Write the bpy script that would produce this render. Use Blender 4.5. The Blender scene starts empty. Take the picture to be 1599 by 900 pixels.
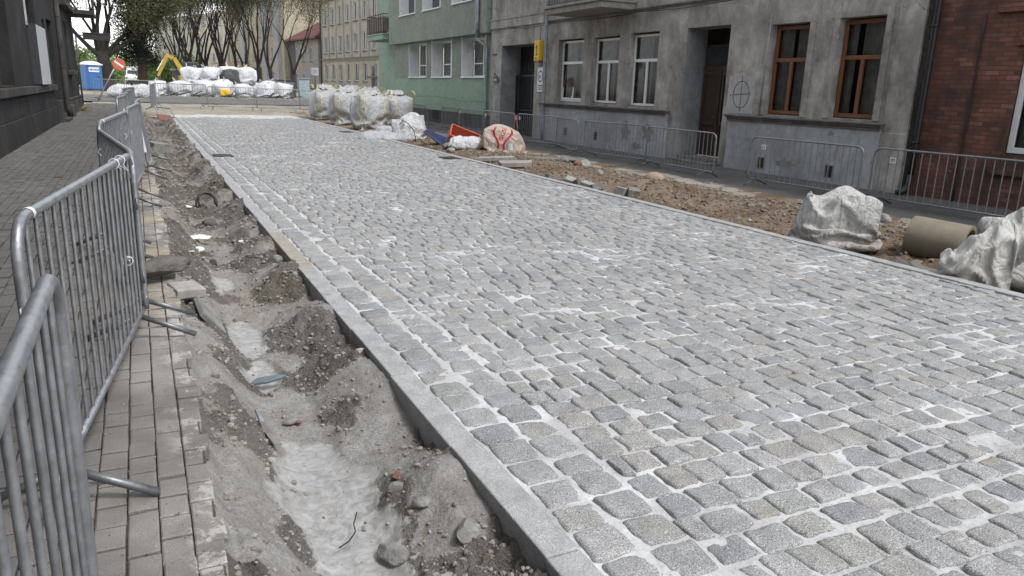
import bpy, math, random
import numpy as np
from mathutils import Vector, Matrix, noise as mn
from mathutils.bvhtree import BVHTree
R = math.radians
S = bpy.context.scene
COL = S.collection
# ------------------------------------------------------------------ camera, world, sun, exposure
cd = bpy.data.cameras.new('camera'); cam = bpy.data.objects.new('camera', cd); COL.objects.link(cam)
CAMM = ((0.899737, 0.082808, -0.428505), (-0.435213, 0.243602, -0.866745), (0.032611, 0.966334, 0.255217))
m = Matrix(CAMM).to_4x4(); m.translation = (0, 0, 1.75)
cam.matrix_world = m
cd.sensor_width = 36; cd.lens = 36*1170/1599; cd.clip_end = 3000; cd.clip_start = .05
S.camera = cam
w = bpy.data.worlds.new('World'); S.world = w; w.use_nodes = True
wn = w.node_tree; bg = wn.nodes['Background']
sky = wn.nodes.new('ShaderNodeTexSky'); sky.sky_type = 'NISHITA'; sky.sun_disc = False
SUN_EL, SUN_AZ = R(58), R(150)
sky.sun_elevation = SUN_EL; sky.sun_rotation = SUN_AZ; sky.dust_density = 1; sky.air_density = 1.2; sky.ozone_density = 1
hs = wn.nodes.new('ShaderNodeHueSaturation'); hs.inputs['Saturation'].default_value = .2
wn.links.new(sky.outputs[0], hs.inputs['Color']); wn.links.new(hs.outputs[0], bg.inputs[0]); bg.inputs[1].default_value = .15
sd = bpy.data.lights.new('sun', 'SUN'); sd.energy = 1.2; sd.angle = R(11); sd.color = (1, .97, .92)
so = bpy.data.objects.new('sun', sd); COL.objects.link(so)
dirv = Vector((math.sin(SUN_AZ)*math.cos(SUN_EL), math.cos(SUN_AZ)*math.cos(SUN_EL), math.sin(SUN_EL)))
so.rotation_euler = dirv.to_track_quat('Z', 'Y').to_euler(); so.location = (0, 0, 30)
S.view_settings.view_transform = 'Standard'; S.view_settings.look = 'None'
S.view_settings.exposure = 1.18; S.view_settings.gamma = 1; S.view_settings.use_curve_mapping = False
random.seed(7)
# ------------------------------------------------------------------ helpers
def N3(x, y, z=0.): return mn.noise(Vector((x, y, z)))
def fbm(x, y, z=0., o=4): return mn.fractal(Vector((x, y, z)), 1., 2., o)
class MB:
    def __init__(s): s.v = []; s.f = []
    def add(s, vs, fs):
        n = len(s.v); s.v += [tuple(v) for v in vs]; s.f += [tuple(i+n for i in f) for f in fs]
    def box(s, x0, x1, y0, y1, z0, z1, M=None):
        vs = [Vector((x, y, z)) for z in (z0, z1) for y in (y0, y1) for x in (x0, x1)]
        if M: vs = [M @ v for v in vs]
        s.add(vs, [(0, 2, 3, 1), (4, 5, 7, 6), (0, 1, 5, 4), (2, 6, 7, 3), (0, 4, 6, 2), (1, 3, 7, 5)])
    def quad(s, a, b, c, d): s.add([a, b, c, d], [(0, 1, 2, 3)])
    def bar(s, p, q, w, h=None, up=(0, 0, 1)):
        p, q = Vector(p), Vector(q); h = h or w; d = (q-p).normalized(); up = Vector(up)
        if abs(d.dot(up)) > .98: up = Vector((0, 1, 0))
        a = d.cross(up).normalized()*w/2; b = a.cross(d).normalized()*h/2
        s.add([p-a-b, p+a-b, p+a+b, p-a+b, q-a-b, q+a-b, q+a+b, q-a+b],
              [(0, 3, 2, 1), (4, 5, 6, 7), (0, 1, 5, 4), (1, 2, 6, 5), (2, 3, 7, 6), (3, 0, 4, 7)])
    def tube(s, pts, r, n=8, cap=True):
        pts = [Vector(p) for p in pts]; rs = r if isinstance(r, (list, tuple)) else [r]*len(pts)
        vs = []; ref = None
        for i, p in enumerate(pts):
            d = (pts[min(i+1, len(pts)-1)]-pts[max(i-1, 0)]).normalized()
            if ref is None:
                ref = Vector((0, 0, 1)) if abs(d.z) < .9 else Vector((1, 0, 0))
            a = (ref-d*ref.dot(d)).normalized(); b = d.cross(a); ref = a
            for k in range(n):
                t = 2*math.pi*k/n; vs.append(p+a*math.cos(t)*rs[i]+b*math.sin(t)*rs[i])
        fs = [(i*n+k, i*n+(k+1) % n, (i+1)*n+(k+1) % n, (i+1)*n+k) for i in range(len(pts)-1) for k in range(n)]
        if cap: fs += [tuple(range(n-1, -1, -1)), tuple((len(pts)-1)*n+k for k in range(n))]
        s.add(vs, fs)
    def prism(s, poly, z0, z1, M=None):
        n = len(poly); vs = [Vector((x, y, z0)) for x, y in poly]+[Vector((x, y, z1)) for x, y in poly]
        if M: vs = [M @ v for v in vs]
        s.add(vs, [tuple(range(n-1, -1, -1)), tuple(range(n, 2*n))]+[(i, (i+1) % n, n+(i+1) % n, n+i) for i in range(n)])
    def build(s, name, mat, parent=None, smooth=False, bevel=0):
        me = bpy.data.meshes.new(name); me.from_pydata(s.v, [], s.f); me.materials.append(mat)
        if smooth: me.polygons.foreach_set('use_smooth', [True]*len(me.polygons))
        me.update(); o = bpy.data.objects.new(name, me); COL.objects.link(o)
        if parent: o.parent = parent
        if bevel:
            b = o.modifiers.new('bevel', 'BEVEL'); b.width = bevel; b.segments = 2; b.limit_method = 'ANGLE'
        return o
def tag(o, label=None, cat=None, group=None, kind=None):
    if label: o['label'] = label
    if cat: o['category'] = cat
    if group: o['group'] = group
    if kind: o['kind'] = kind
    return o
def empty(name, loc=(0, 0, 0), rz=0, label=None, cat=None, group=None):
    o = bpy.data.objects.new(name, None); COL.objects.link(o); o.location = loc; o.rotation_euler = (0, 0, rz)
    o.empty_display_size = .2
    return tag(o, label, cat, group)
def copy_tree(o, parent=None):
    kids = [c for c in o.children]
    c = o.copy(); COL.objects.link(c)
    if parent: c.parent = parent
    for k in kids: copy_tree(k, c)
    return c
def rcol(c): return (c[0], c[1], c[2], 1) if len(c) == 3 else c
class NT:
    def __init__(s, name):
        s.m = bpy.data.materials.new(name); s.m.use_nodes = True; s.t = s.m.node_tree
        s.b = s.t.nodes['Principled BSDF']; s.out = s.t.nodes['Material Output']
    def set(s, sock, v):
        if isinstance(v, bpy.types.NodeSocket): s.t.links.new(v, sock)
        elif isinstance(v, (tuple, list)) and sock.type == 'RGBA': sock.default_value = rcol(v)
        else: sock.default_value = v
    def n(s, t, ins=None, **kw):
        nd = s.t.nodes.new('ShaderNode'+t)
        for k, v in kw.items(): setattr(nd, k, v)
        for k, v in (ins or {}).items(): s.set(nd.inputs[k], v)
        return nd
    def obj(s): return s.n('TexCoord').outputs['Object']
    def pos(s): return s.n('NewGeometry').outputs['Position']
    def island(s): return s.n('NewGeometry').outputs['Random Per Island']
    def objrand(s): return s.n('ObjectInfo').outputs['Random']
    def mapv(s, v, sc=(1, 1, 1), loc=(0, 0, 0)): return s.n('Mapping', {'Vector': v, 'Scale': sc, 'Location': loc}).outputs[0]
    def noise(s, v, sc=5, det=4, ro=.55, dist=0): return s.n('TexNoise', {'Vector': v, 'Scale': sc, 'Detail': det, 'Roughness': ro, 'Distortion': dist}).outputs['Fac']
    def vor(s, v, sc=5, feature='F1'): return s.n('TexVoronoi', {'Vector': v, 'Scale': sc}, feature=feature).outputs['Distance']
    def ramp(s, f, stops):
        r = s.n('ValToRGB', {'Fac': f}); e = r.color_ramp.elements
        while len(e) > 1: e.remove(e[-1])
        e[0].position = stops[0][0]; e[0].color = rcol(stops[0][1]) if not isinstance(stops[0][1], (int, float)) else (stops[0][1],)*3+(1,)
        for p, c in stops[1:]:
            k = e.new(p); k.color = rcol(c) if not isinstance(c, (int, float)) else (c,)*3+(1,)
        return r.outputs[0]
    def mix(s, f, a, b, mode='MIX'):
        nd = s.n('Mix', data_type='RGBA', blend_type=mode); s.set(nd.inputs[0], f); s.set(nd.inputs[6], a); s.set(nd.inputs[7], b); return nd.outputs[2]
    def math(s, op, a, b=0.): 
        nd = s.n('Math', operation=op); s.set(nd.inputs[0], a); s.set(nd.inputs[1], b); return nd.outputs[0]
    def sep(s, v): return s.n('SeparateXYZ', {0: v}).outputs
    def comb(s, x=0., y=0., z=0.): return s.n('CombineXYZ', {0: x, 1: y, 2: z}).outputs[0]
    def bump(s, h, dist=.01, st=1., nrm=None):
        nd = s.n('Bump', {'Height': h, 'Strength': st}); s.set(nd.inputs['Distance'], dist)
        if nrm: s.set(nd.inputs['Normal'], nrm)
        return nd.outputs[0]
    def fin(s, col, rough=.8, nrm=None, metal=0., spec=None):
        s.set(s.b.inputs['Base Color'], col); s.set(s.b.inputs['Roughness'], rough); s.set(s.b.inputs['Metallic'], metal)
        if nrm: s.set(s.b.inputs['Normal'], nrm)
        if spec is not None: s.b.inputs['Specular IOR Level'].default_value = spec
        return s.m
def simple(name, c, rough=.7, var=.25, sc=6, bump=.002, bsc=60, metal=0., coord='obj'):
    t = NT(name); v = t.obj() if coord == 'obj' else t.pos()
    f = t.noise(v, sc, 5, .6); d = tuple(x*(1-var) for x in c[:3]); l = tuple(min(1, x*(1+var)) for x in c[:3])
    col = t.ramp(f, [(.3, d), (.7, l)])
    return t.fin(col, rough, t.bump(t.noise(v, bsc, 3), bump) if bump else None, metal)
# ------------------------------------------------------------------ materials
def m_granite(name, cols, speck=1., rough=.8, isl=True):
    t = NT(name); v = t.pos()
    f1 = t.noise(v, 160, 3, .75); f2 = t.noise(v, 340, 2, .6); f3 = t.noise(v, 7, 4, .6)
    sp = t.ramp(f1, [(.36, .3), (.46, .85), (.56, 1.1), (.66, 2.1)])
    sp2 = t.ramp(f2, [(.35, .6), (.5, 1.), (.64, 1.5)])
    if isl:
        r = t.n('ValToRGB', {'Fac': t.island()}); r.color_ramp.interpolation = 'LINEAR'; e = r.color_ramp.elements
        e[0].color = rcol(cols[0]); e[0].position = 0; e[1].color = rcol(cols[-1]); e[1].position = 1
        for i, c in enumerate(cols[1:-1]): k = e.new((i+1)/(len(cols)-1)); k.color = rcol(c)
        base = r.outputs[0]
    else: base = t.mix(f3, cols[0], cols[-1])
    base = t.mix(1., base, t.ramp(f3, [(.3, .82), (.7, 1.15)]), 'MULTIPLY')
    col = t.mix(speck, base, t.mix(1., base, sp, 'MULTIPLY')); col = t.mix(speck*.7, col, t.mix(1., col, sp2, 'MULTIPLY'))
    # whitish sand dust rubbed into the surface, and a few rusty patches
    du = t.ramp(t.noise(v, 1.1, 5, .65), [(.5, 0.), (.75, .5)])
    col = t.mix(du, col, (.34, .34, .345))
    if isl:
        rp = t.math('MULTIPLY', t.ramp(t.noise(v, 3.1, 3, .6), [(.63, 0.), (.72, 1.)]), .3)
        col = t.mix(rp, col, (.33, .28, .17))
    return t.fin(col, rough, t.bump(t.math('ADD', t.noise(v, 45, 4, .7), t.math('MULTIPLY', f1, .4)), .006))
G_ST = m_granite('granite_setts', [(0.23, 0.234, 0.238), (0.265, 0.265, 0.267), (0.194, 0.199, 0.206), (0.257, 0.257, 0.247), (0.231, 0.237, 0.243), (0.289, 0.289, 0.29), (0.242, 0.238, 0.225), (0.213, 0.219, 0.228)])
G_KB = m_granite('granite_kerb', [(.27, .275, .28), (.32, .325, .33)], .55, .7, False)
def m_sand(name):
    t = NT(name); v = t.pos(); f = t.noise(v, 2.2, 5, .6); g = t.noise(v, 55, 3, .6)
    col = t.ramp(f, [(.3, (.30, .30, .298)), (.46, (.39, .39, .395)), (.62, (.50, .505, .515))])
    col = t.mix(.5, col, t.mix(1., col, t.ramp(g, [(.35, .7), (.65, 1.15)]), 'MULTIPLY'))
    return t.fin(col, .85, t.bump(g, .004))
SAND = m_sand('joint_sand')
def m_soil(name, c0, c1, c2, gr, scale=1.):
    t = NT(name); v = t.pos()
    f = t.noise(v, 1.3*scale, 6, .62, .6); g = t.noise(v, 9, 6, .72); h = t.noise(v, 70, 4, .7)
    col = t.ramp(f, [(.28, c0), (.45, c1), (.62, c2)])
    col = t.mix(t.ramp(g, [(.48, 0.), (.62, .75)]), col, gr)
    col = t.mix(1., col, t.ramp(h, [(.3, .62), (.5, 1.), (.7, 1.35)]), 'MULTIPLY')
    peb = t.vor(v, 38); pm = t.ramp(peb, [(.10, 1.), (.2, 0.)])
    pr = t.math('MULTIPLY', pm, t.ramp(t.noise(v, 14, 2), [(.5, 0.), (.6, 1.)]))
    col = t.mix(pr, col, (.42, .40, .37))
    b = t.bump(t.math('ADD', t.math('MULTIPLY', g, 1.2), h), .035); b = t.bump(t.math('MULTIPLY', pr, 1.), .012, 1., b)
    return t.fin(col, .95, b, spec=.2)
def m_trench():
    t = NT('trench_ground'); v = t.pos()
    at = t.n('Attribute', attribute_name='rough_mask').outputs['Fac']; sl = t.n('Attribute', attribute_name='slurry_mask').outputs['Fac']
    f = t.noise(v, 1.6, 6, .62, .6); g = t.noise(v, 9, 6, .72); h = t.noise(v, 75, 4, .7); q = t.noise(v, 3.2, 6, .7, 1.)
    smooth = t.ramp(q, [(.32, (0.162, 0.152, 0.138)), (.5, (0.211, 0.203, 0.193)), (.68, (0.265, 0.262, 0.259))])
    rough = t.ramp(f, [(.28, (0.127, 0.108, 0.0897)), (.45, (0.201, 0.184, 0.163)), (.62, (0.27, 0.259, 0.241))])
    rough = t.mix(t.ramp(g, [(.5, 0.), (.62, .6)]), rough, (.18, .165, .148))
    m_ = t.ramp(t.math('ADD', at, t.math('MULTIPLY', t.math('SUBTRACT', g, .5), .9)), [(.3, 0.), (.62, 1.)])
    col = t.mix(m_, smooth, rough)
    col = t.mix(t.ramp(t.noise(v, .8, 3, .5), [(.5, 0.), (.66, .45)]), col, (.19, .15, .108))
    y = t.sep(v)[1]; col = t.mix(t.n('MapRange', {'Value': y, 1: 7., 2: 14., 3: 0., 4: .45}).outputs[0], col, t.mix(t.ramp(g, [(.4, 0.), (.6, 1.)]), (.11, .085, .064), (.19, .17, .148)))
    col = t.mix(1., col, t.ramp(h, [(.3, .66), (.5, 1.), (.7, 1.3)]), 'MULTIPLY')
    sn = t.math('ADD', sl, t.math('MULTIPLY', t.math('SUBTRACT', t.noise(v, 7, 8, .78, .5), .5), 2.2)); sm_ = t.ramp(sn, [(.42, 0.), (.56, .85), (.8, 1.)])
    sc = t.ramp(t.noise(v, 14, 5, .7, 1.), [(.3, (.17, .162, .15)), (.45, (.25, .246, .24)), (.62, (.33, .33, .332))])
    col = t.mix(sm_, col, sc)
    b = t.bump(t.math('ADD', t.math('MULTIPLY', g, 1.2), h), t.math('MULTIPLY', t.math('MULTIPLY', t.math('ADD', m_, .2), .045), t.math('SUBTRACT', 1.04, sm_)))
    rr = t.ramp(sm_, [(0, .95), (1, .5)])
    return t.fin(col, rr, b, spec=.25)
SOIL_L = m_trench()
SOIL_R = m_soil('verge_soil', (0.109, 0.0768, 0.0512), (0.179, 0.128, 0.087), (0.269, 0.218, 0.166), (0.23, 0.192, 0.147))
SANDY = m_soil('sandy_ground', (.22, .19, .15), (.29, .26, .21), (.35, .33, .28), (.26, .24, .2), .5)
def m_paver():
    t = NT('paver_concrete'); v = t.pos(); i = t.island()
    base = t.ramp(i, [(0, (.07, .066, .063)), (.35, (.085, .08, .076)), (.7, (.10, .095, .09)), (1, (.078, .074, .072))])
    x = t.sep(v)[0]
    dm = t.n('MapRange', {'Value': x, 1: -.75, 2: -.05, 3: 0., 4: 1.}).outputs[0]
    d = t.math('MULTIPLY', dm, t.ramp(t.noise(v, 2.4, 6, .65), [(.3, .2), (.65, .85)]))
    base = t.mix(d, base, (.235, .222, .203))
    y = t.sep(v)[1]
    sm = t.math('MULTIPLY', t.math('MULTIPLY', dm, t.ramp(t.noise(v, .9, 5, .7), [(.46, 0.), (.6, 1.)])), t.n('MapRange', {'Value': y, 1: 4.2, 2: 6., 3: 0., 4: .85}).outputs[0])
    base = t.mix(sm, base, (.30, .245, .18))
    ms = t.math('MULTIPLY', t.ramp(t.noise(v, 6, 6, .75), [(.5, 0.), (.56, .8)]), t.n('MapRange', {'Value': x, 1: -.03, 2: .08, 3: 0., 4: 1.}).outputs[0]); base = t.mix(ms, base, (.36, .35, .33))
    h = t.noise(v, 220, 3, .7)
    base = t.mix(1., base, t.ramp(h, [(.3, .7), (.7, 1.3)]), 'MULTIPLY')
    base = t.mix(1., base, t.ramp(t.noise(v, .6, 4, .6), [(.3, .85), (.7, 1.15)]), 'MULTIPLY')
    return t.fin(base, .9, t.bump(h, .003))
PAVER = m_paver()
PJOINT = m_soil('paver_joint_dirt', (.08, .06, .045), (.12, .098, .076), (.17, .14, .11), (.14, .12, .1))
def m_slurry():
    t = NT('cement_slurry'); v = t.pos(); f = t.noise(v, 9, 6, .75, 1.2)
    col = t.ramp(f, [(.3, (.36, .33, .29)), (.45, (.55, .54, .52)), (.62, (.70, .70, .70))])
    return t.fin(col, t.ramp(f, [(.4, .55), (.6, .3)]), t.bump(t.noise(v, 24, 5, .7), .004))
SLURRY = m_slurry()
def m_galv(name='galvanised_steel', c=(.27, .28, .295)):
    t = NT(name); v = t.obj(); f = t.noise(v, 14, 5, .7); g = t.vor(v, 60)
    col = t.ramp(f, [(.3, tuple(x*.72 for x in c)), (.7, tuple(x*1.25 for x in c))])
    col = t.mix(t.ramp(t.noise(v, 5, 6, .8), [(.62, 0.), (.7, .55)]), col, (.24, .19, .15))
    return t.fin(col, t.ramp(f, [(.3, .34), (.7, .52)]), t.bump(g, .0006), .65)
GALV = m_galv()
GALV_D = m_galv('galvanised_foot', (.16, .165, .172))
def m_plaster(name, c_lo, c_mid, c_hi, stain=(.08, .075, .07), st=.6, peel=None, seed=0., fine=90, bumpd=.006):
    t = NT(name); v = t.mapv(t.obj(), loc=(seed, seed*1.7, seed))
    f = t.noise(v, .9, 6, .62); g = t.noise(t.mapv(v, (1.3, 1.3, .45)), 1.1, 8, .72, .8); h = t.noise(v, fine, 4, .65); p = t.noise(v, 5, 6, .7)
    col = t.ramp(f, [(.3, c_lo), (.5, c_mid), (.7, c_hi)])
    col = t.mix(1., col, t.ramp(p, [(.3, .8), (.7, 1.18)]), 'MULTIPLY')
    col = t.mix(t.math('MULTIPLY', t.ramp(g, [(.46, 0.), (.66, 1.)]), st), col, stain)
    ve = t.n('TexVoronoi', {'Vector': t.n('VectorMath', {0: v, 1: t.n('VectorMath', {0: t.n('TexNoise', {'Vector': v, 'Scale': 3., 'Detail': 5.}).outputs['Color'], 'Scale': .5}, operation='SCALE').outputs[0]}, operation='ADD').outputs[0], 'Scale': .75}, feature='DISTANCE_TO_EDGE').outputs['Distance']
    ck = t.math('MULTIPLY', t.ramp(ve, [(.0, 1.), (.006, 0.)]), t.ramp(t.noise(v, .7, 3), [(.46, 0.), (.56, .8)])); col = t.mix(ck, col, tuple(x*.4 for x in c_lo))
    if peel:
        pm = t.ramp(t.noise(v, 2.3, 7, .75), [(.63, 0.), (.645, 1.)]); col = t.mix(pm, col, peel)
        return t.fin(col, .92, t.bump(pm, .01, .6, t.bump(t.math('ADD', h, t.math('MULTIPLY', p, 1.5)), bumpd)), spec=.2)
    return t.fin(col, .92, t.bump(t.math('ADD', h, t.math('MULTIPLY', p, 1.5)), bumpd), spec=.2)
PLAST = m_plaster('weathered_plaster', (.215, .205, .188), (.35, .338, .315), (.50, .487, .46), (.085, .08, .074), .55, (.46, .45, .42))
PLINTH = m_plaster('painted_plinth', (0.294, 0.304, 0.32), (0.387, 0.403, 0.424), (0.447, 0.464, 0.485), (0.181, 0.181, 0.176), .45, (0.249, 0.228, 0.207), 3.)
GREYP = m_plaster('grey_reveal', (0.2, 0.206, 0.213), (0.25, 0.263, 0.275), (0.312, 0.325, 0.344), (0.125, 0.125, 0.125), .5)
DARKP = m_plaster('sooty_plaster', (0.0211, 0.0205, 0.0216), (0.0328, 0.0316, 0.0328), (0.0491, 0.0468, 0.0491), (0.0117, 0.0117, 0.0123), .6, None, 2., 120, .008)
DARKP2 = m_plaster('sooty_sill', (0.034, 0.0326, 0.0313), (0.0612, 0.0571, 0.0544), (0.0952, 0.0896, 0.0816), (0.0204, 0.0204, 0.0204), .5)
GREEN = m_plaster('green_render', (0.207, 0.236, 0.204), (0.235, 0.266, 0.229), (0.258, 0.29, 0.251), (0.18, 0.2, 0.174), .35, None, 5., 130, .003)
GREEN2 = m_plaster('pale_green_render', (0.241, 0.323, 0.251), (0.269, 0.352, 0.279), (0.29, 0.378, 0.304), (0.224, 0.29, 0.236), .3, None, 6., 130, .003)
YEL = m_plaster('yellow_render', (0.415, 0.382, 0.31), (0.501, 0.469, 0.387), (0.562, 0.533, 0.457), (0.339, 0.292, 0.234), .55, None, 1.)
YEL2 = m_plaster('ochre_render', (0.313, 0.285, 0.21), (0.373, 0.343, 0.261), (0.418, 0.39, 0.315), (0.236, 0.188, 0.133), .5, None, 4.)
GRYW = m_plaster('grey_render', (.28, .28, .30), (.34, .34, .37), (.4, .4, .43), (.2, .19, .19), .4, None, 8.)
GRYB = m_plaster('greige_render', (0.288, 0.27, 0.243), (0.342, 0.324, 0.297), (0.387, 0.369, 0.342), (0.198, 0.18, 0.162), .4, None, 9.)
def m_brick():
    t = NT('red_brick'); o = t.obj(); s = t.sep(o); v = t.comb(t.math('ADD', s[0], s[1]), s[2], 0.)
    wob = t.n('VectorMath', {0: v, 1: t.n('VectorMath', {0: t.n('TexNoise', {'Vector': v, 'Scale': 9.}).outputs['Color'], 'Scale': .012}, operation='SCALE').outputs[0]}, operation='ADD').outputs[0]
    b = t.n('TexBrick', {'Vector': wob, 'Color1': (.0, .0, .0), 'Color2': (1, 1, 1), 'Mortar': (.5, .5, .5), 'Scale': 1., 'Mortar Size': .0075, 'Mortar Smooth': .25, 'Bias': 0., 'Brick Width': .262, 'Row Height': .082})
    r = t.ramp(b.outputs['Color'], [(0, (.09, .046, .036)), (.25, (.18, .07, .047)), (.45, (.225, .085, .055)), (.6, (.12, .052, .04)), (.8, (.165, .07, .05)), (1, (.28, .135, .095))])
    r = t.mix(t.ramp(t.noise(v, 22, 4, .7), [(.4, 0.), (.75, .45)]), r, (.14, .05, .035))
    r = t.mix(b.outputs['Fac'], r, (.085, .065, .055))
    soot = t.ramp(t.noise(t.mapv(o, (.9, .9, .6)), 1.1, 6, .7), [(.42, 0.), (.60, .8)])
    r = t.mix(soot, r, (.045, .03, .026))
    wb = t.math('MULTIPLY', t.ramp(t.noise(v, 2.7, 2), [(.70, 0.), (.72, 1.)]), t.math('SUBTRACT', 1., b.outputs['Fac']))
    r = t.mix(t.math('MULTIPLY', wb, .7), r, (.5, .45, .42))
    return t.fin(r, .88, t.bump(t.math('SUBTRACT', t.math('MULTIPLY', t.noise(v, 60, 3), .25), b.outputs['Fac']), .012))
BRICK = m_brick()
def m_glass():
    t = NT('window_glass'); fr = t.n('Fresnel', {'IOR': 1.5}).outputs[0]
    g = t.n('BsdfGlossy', {'Color': (.42, .44, .46), 'Roughness': .03}); tr = t.n('BsdfTransparent', {'Color': (.82, .84, .84)})
    mx = t.n('MixShader', {0: fr}); t.t.links.new(tr.outputs[0], mx.inputs[1]); t.t.links.new(g.outputs[0], mx.inputs[2])
    t.t.links.new(mx.outputs[0], t.out.inputs[0]); return t.m
GLASS = m_glass()
DGLASS = simple('dark_glass', (.035, .04, .045), .08, .4, 2, 0)
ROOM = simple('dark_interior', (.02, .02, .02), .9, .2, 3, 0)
CURT = simple('net_curtain', (.40, .39, .365), .9, .3, 5, .004, 30)
WHITE = simple('white_upvc', (.68, .69, .70), .4, .08, 3, 0)
CREAM = simple('cream_paint', (.6, .58, .52), .5, .15, 3, 0)
def m_wood(name, a, b):
    t = NT(name); v = t.mapv(t.obj(), (14, 14, 1.2)); f = t.noise(v, 3, 6, .7, .4)
    return t.fin(t.ramp(f, [(.3, a), (.7, b)]), .5, t.bump(f, .001))
WOOD = m_wood('orange_wood', (0.128, 0.051, 0.021), (0.225, 0.093, 0.036))
DWOOD = m_wood('dark_brown_door', (0.027, 0.018, 0.015), (0.075, 0.045, 0.033))
DMET = simple('dark_metal', (.03, .03, .033), .5, .3, 8, .001)
DARK = simple('black_plastic', (.012, .012, .013), .5, .4, 8, .001)
ZINC = simple('zinc_pipe', (.28, .31, .34), .45, .3, 5, .001, 40, .5)
CONC = simple('concrete', (.26, .25, .225), .9, .25, 5, .004, 90)
CONCD = simple('dirty_concrete', (.15, .142, .13), .9, .35, 4, .008, 60)
TANC = simple('clay_concrete_pipe', (.20, .175, .13), .85, .18, 4, .004, 90)
ASPH = m_soil('old_asphalt', (.10, .098, .096), (.13, .128, .125), (.16, .157, .152), (.15, .146, .14))
def m_bag(name, c, dirt, d=.4, stripes=True):
    t = NT(name); v = t.obj(); f = t.noise(v, 3.5, 5, .65); w = t.n('TexWave', {'Vector': v, 'Scale': 120., 'Distortion': .5}, bands_direction='Z').outputs['Fac']
    z = t.sep(v)[2]; zm = t.n('MapRange', {'Value': z, 1: .5, 2: .0, 3: 0., 4: .8}).outputs[0]
    col = t.ramp(f, [(.3, tuple(x*.86 for x in c)), (.7, c)])
    dm = t.math('MULTIPLY', t.math('ADD', zm, .35), t.ramp(t.noise(v, 2.1, 6, .7), [(.35, 0.), (.7, 1.)]))
    col = t.mix(t.math('MULTIPLY', dm, d), col, dirt)
    b = t.bump(t.noise(t.mapv(v, (1, 1, .7)), 4.5, 3, .5, 1.6), .085); b = t.bump(t.noise(v, 16, 5, .6, .8), .02, 1., b); b = t.bump(w, .0012, .6, b)
    return t.fin(col, .55, b)
BAG = m_bag('woven_white_bag', (.52, .53, .54), (.36, .33, .29), .5)
BAGG = m_bag('woven_grey_bag', (.40, .41, .43), (.30, .28, .26), .5)
BAGD = m_bag('dusty_bag', (.50, .50, .49), (.28, .25, .20), .9)
BAGP = m_bag('pinkish_bag', (.47, .38, .33), (.36, .27, .2), .7)
YSTR = simple('yellow_strap', (.62, .56, .18), .7, .2, 5, .001)
REDP = simple('red_paint', (.42, .02, .03), .6, .2, 8, 0)
BLACKP = simple('black_paint', (.02, .02, .02), .6, .2, 8, 0)
YELP = simple('yellow_paint', (.72, .42, .01), .45, .15, 4, 0)
ORNG = simple('orange_red_plastic', (.42, .085, .045), .5, .2, 4, .001)
BLUEP = simple('blue_plastic', (.03, .12, .32), .45, .12, 2, 0)
NAVY = simple('navy_plastic', (.02, .03, .08), .4, .3, 4, 0)
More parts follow.
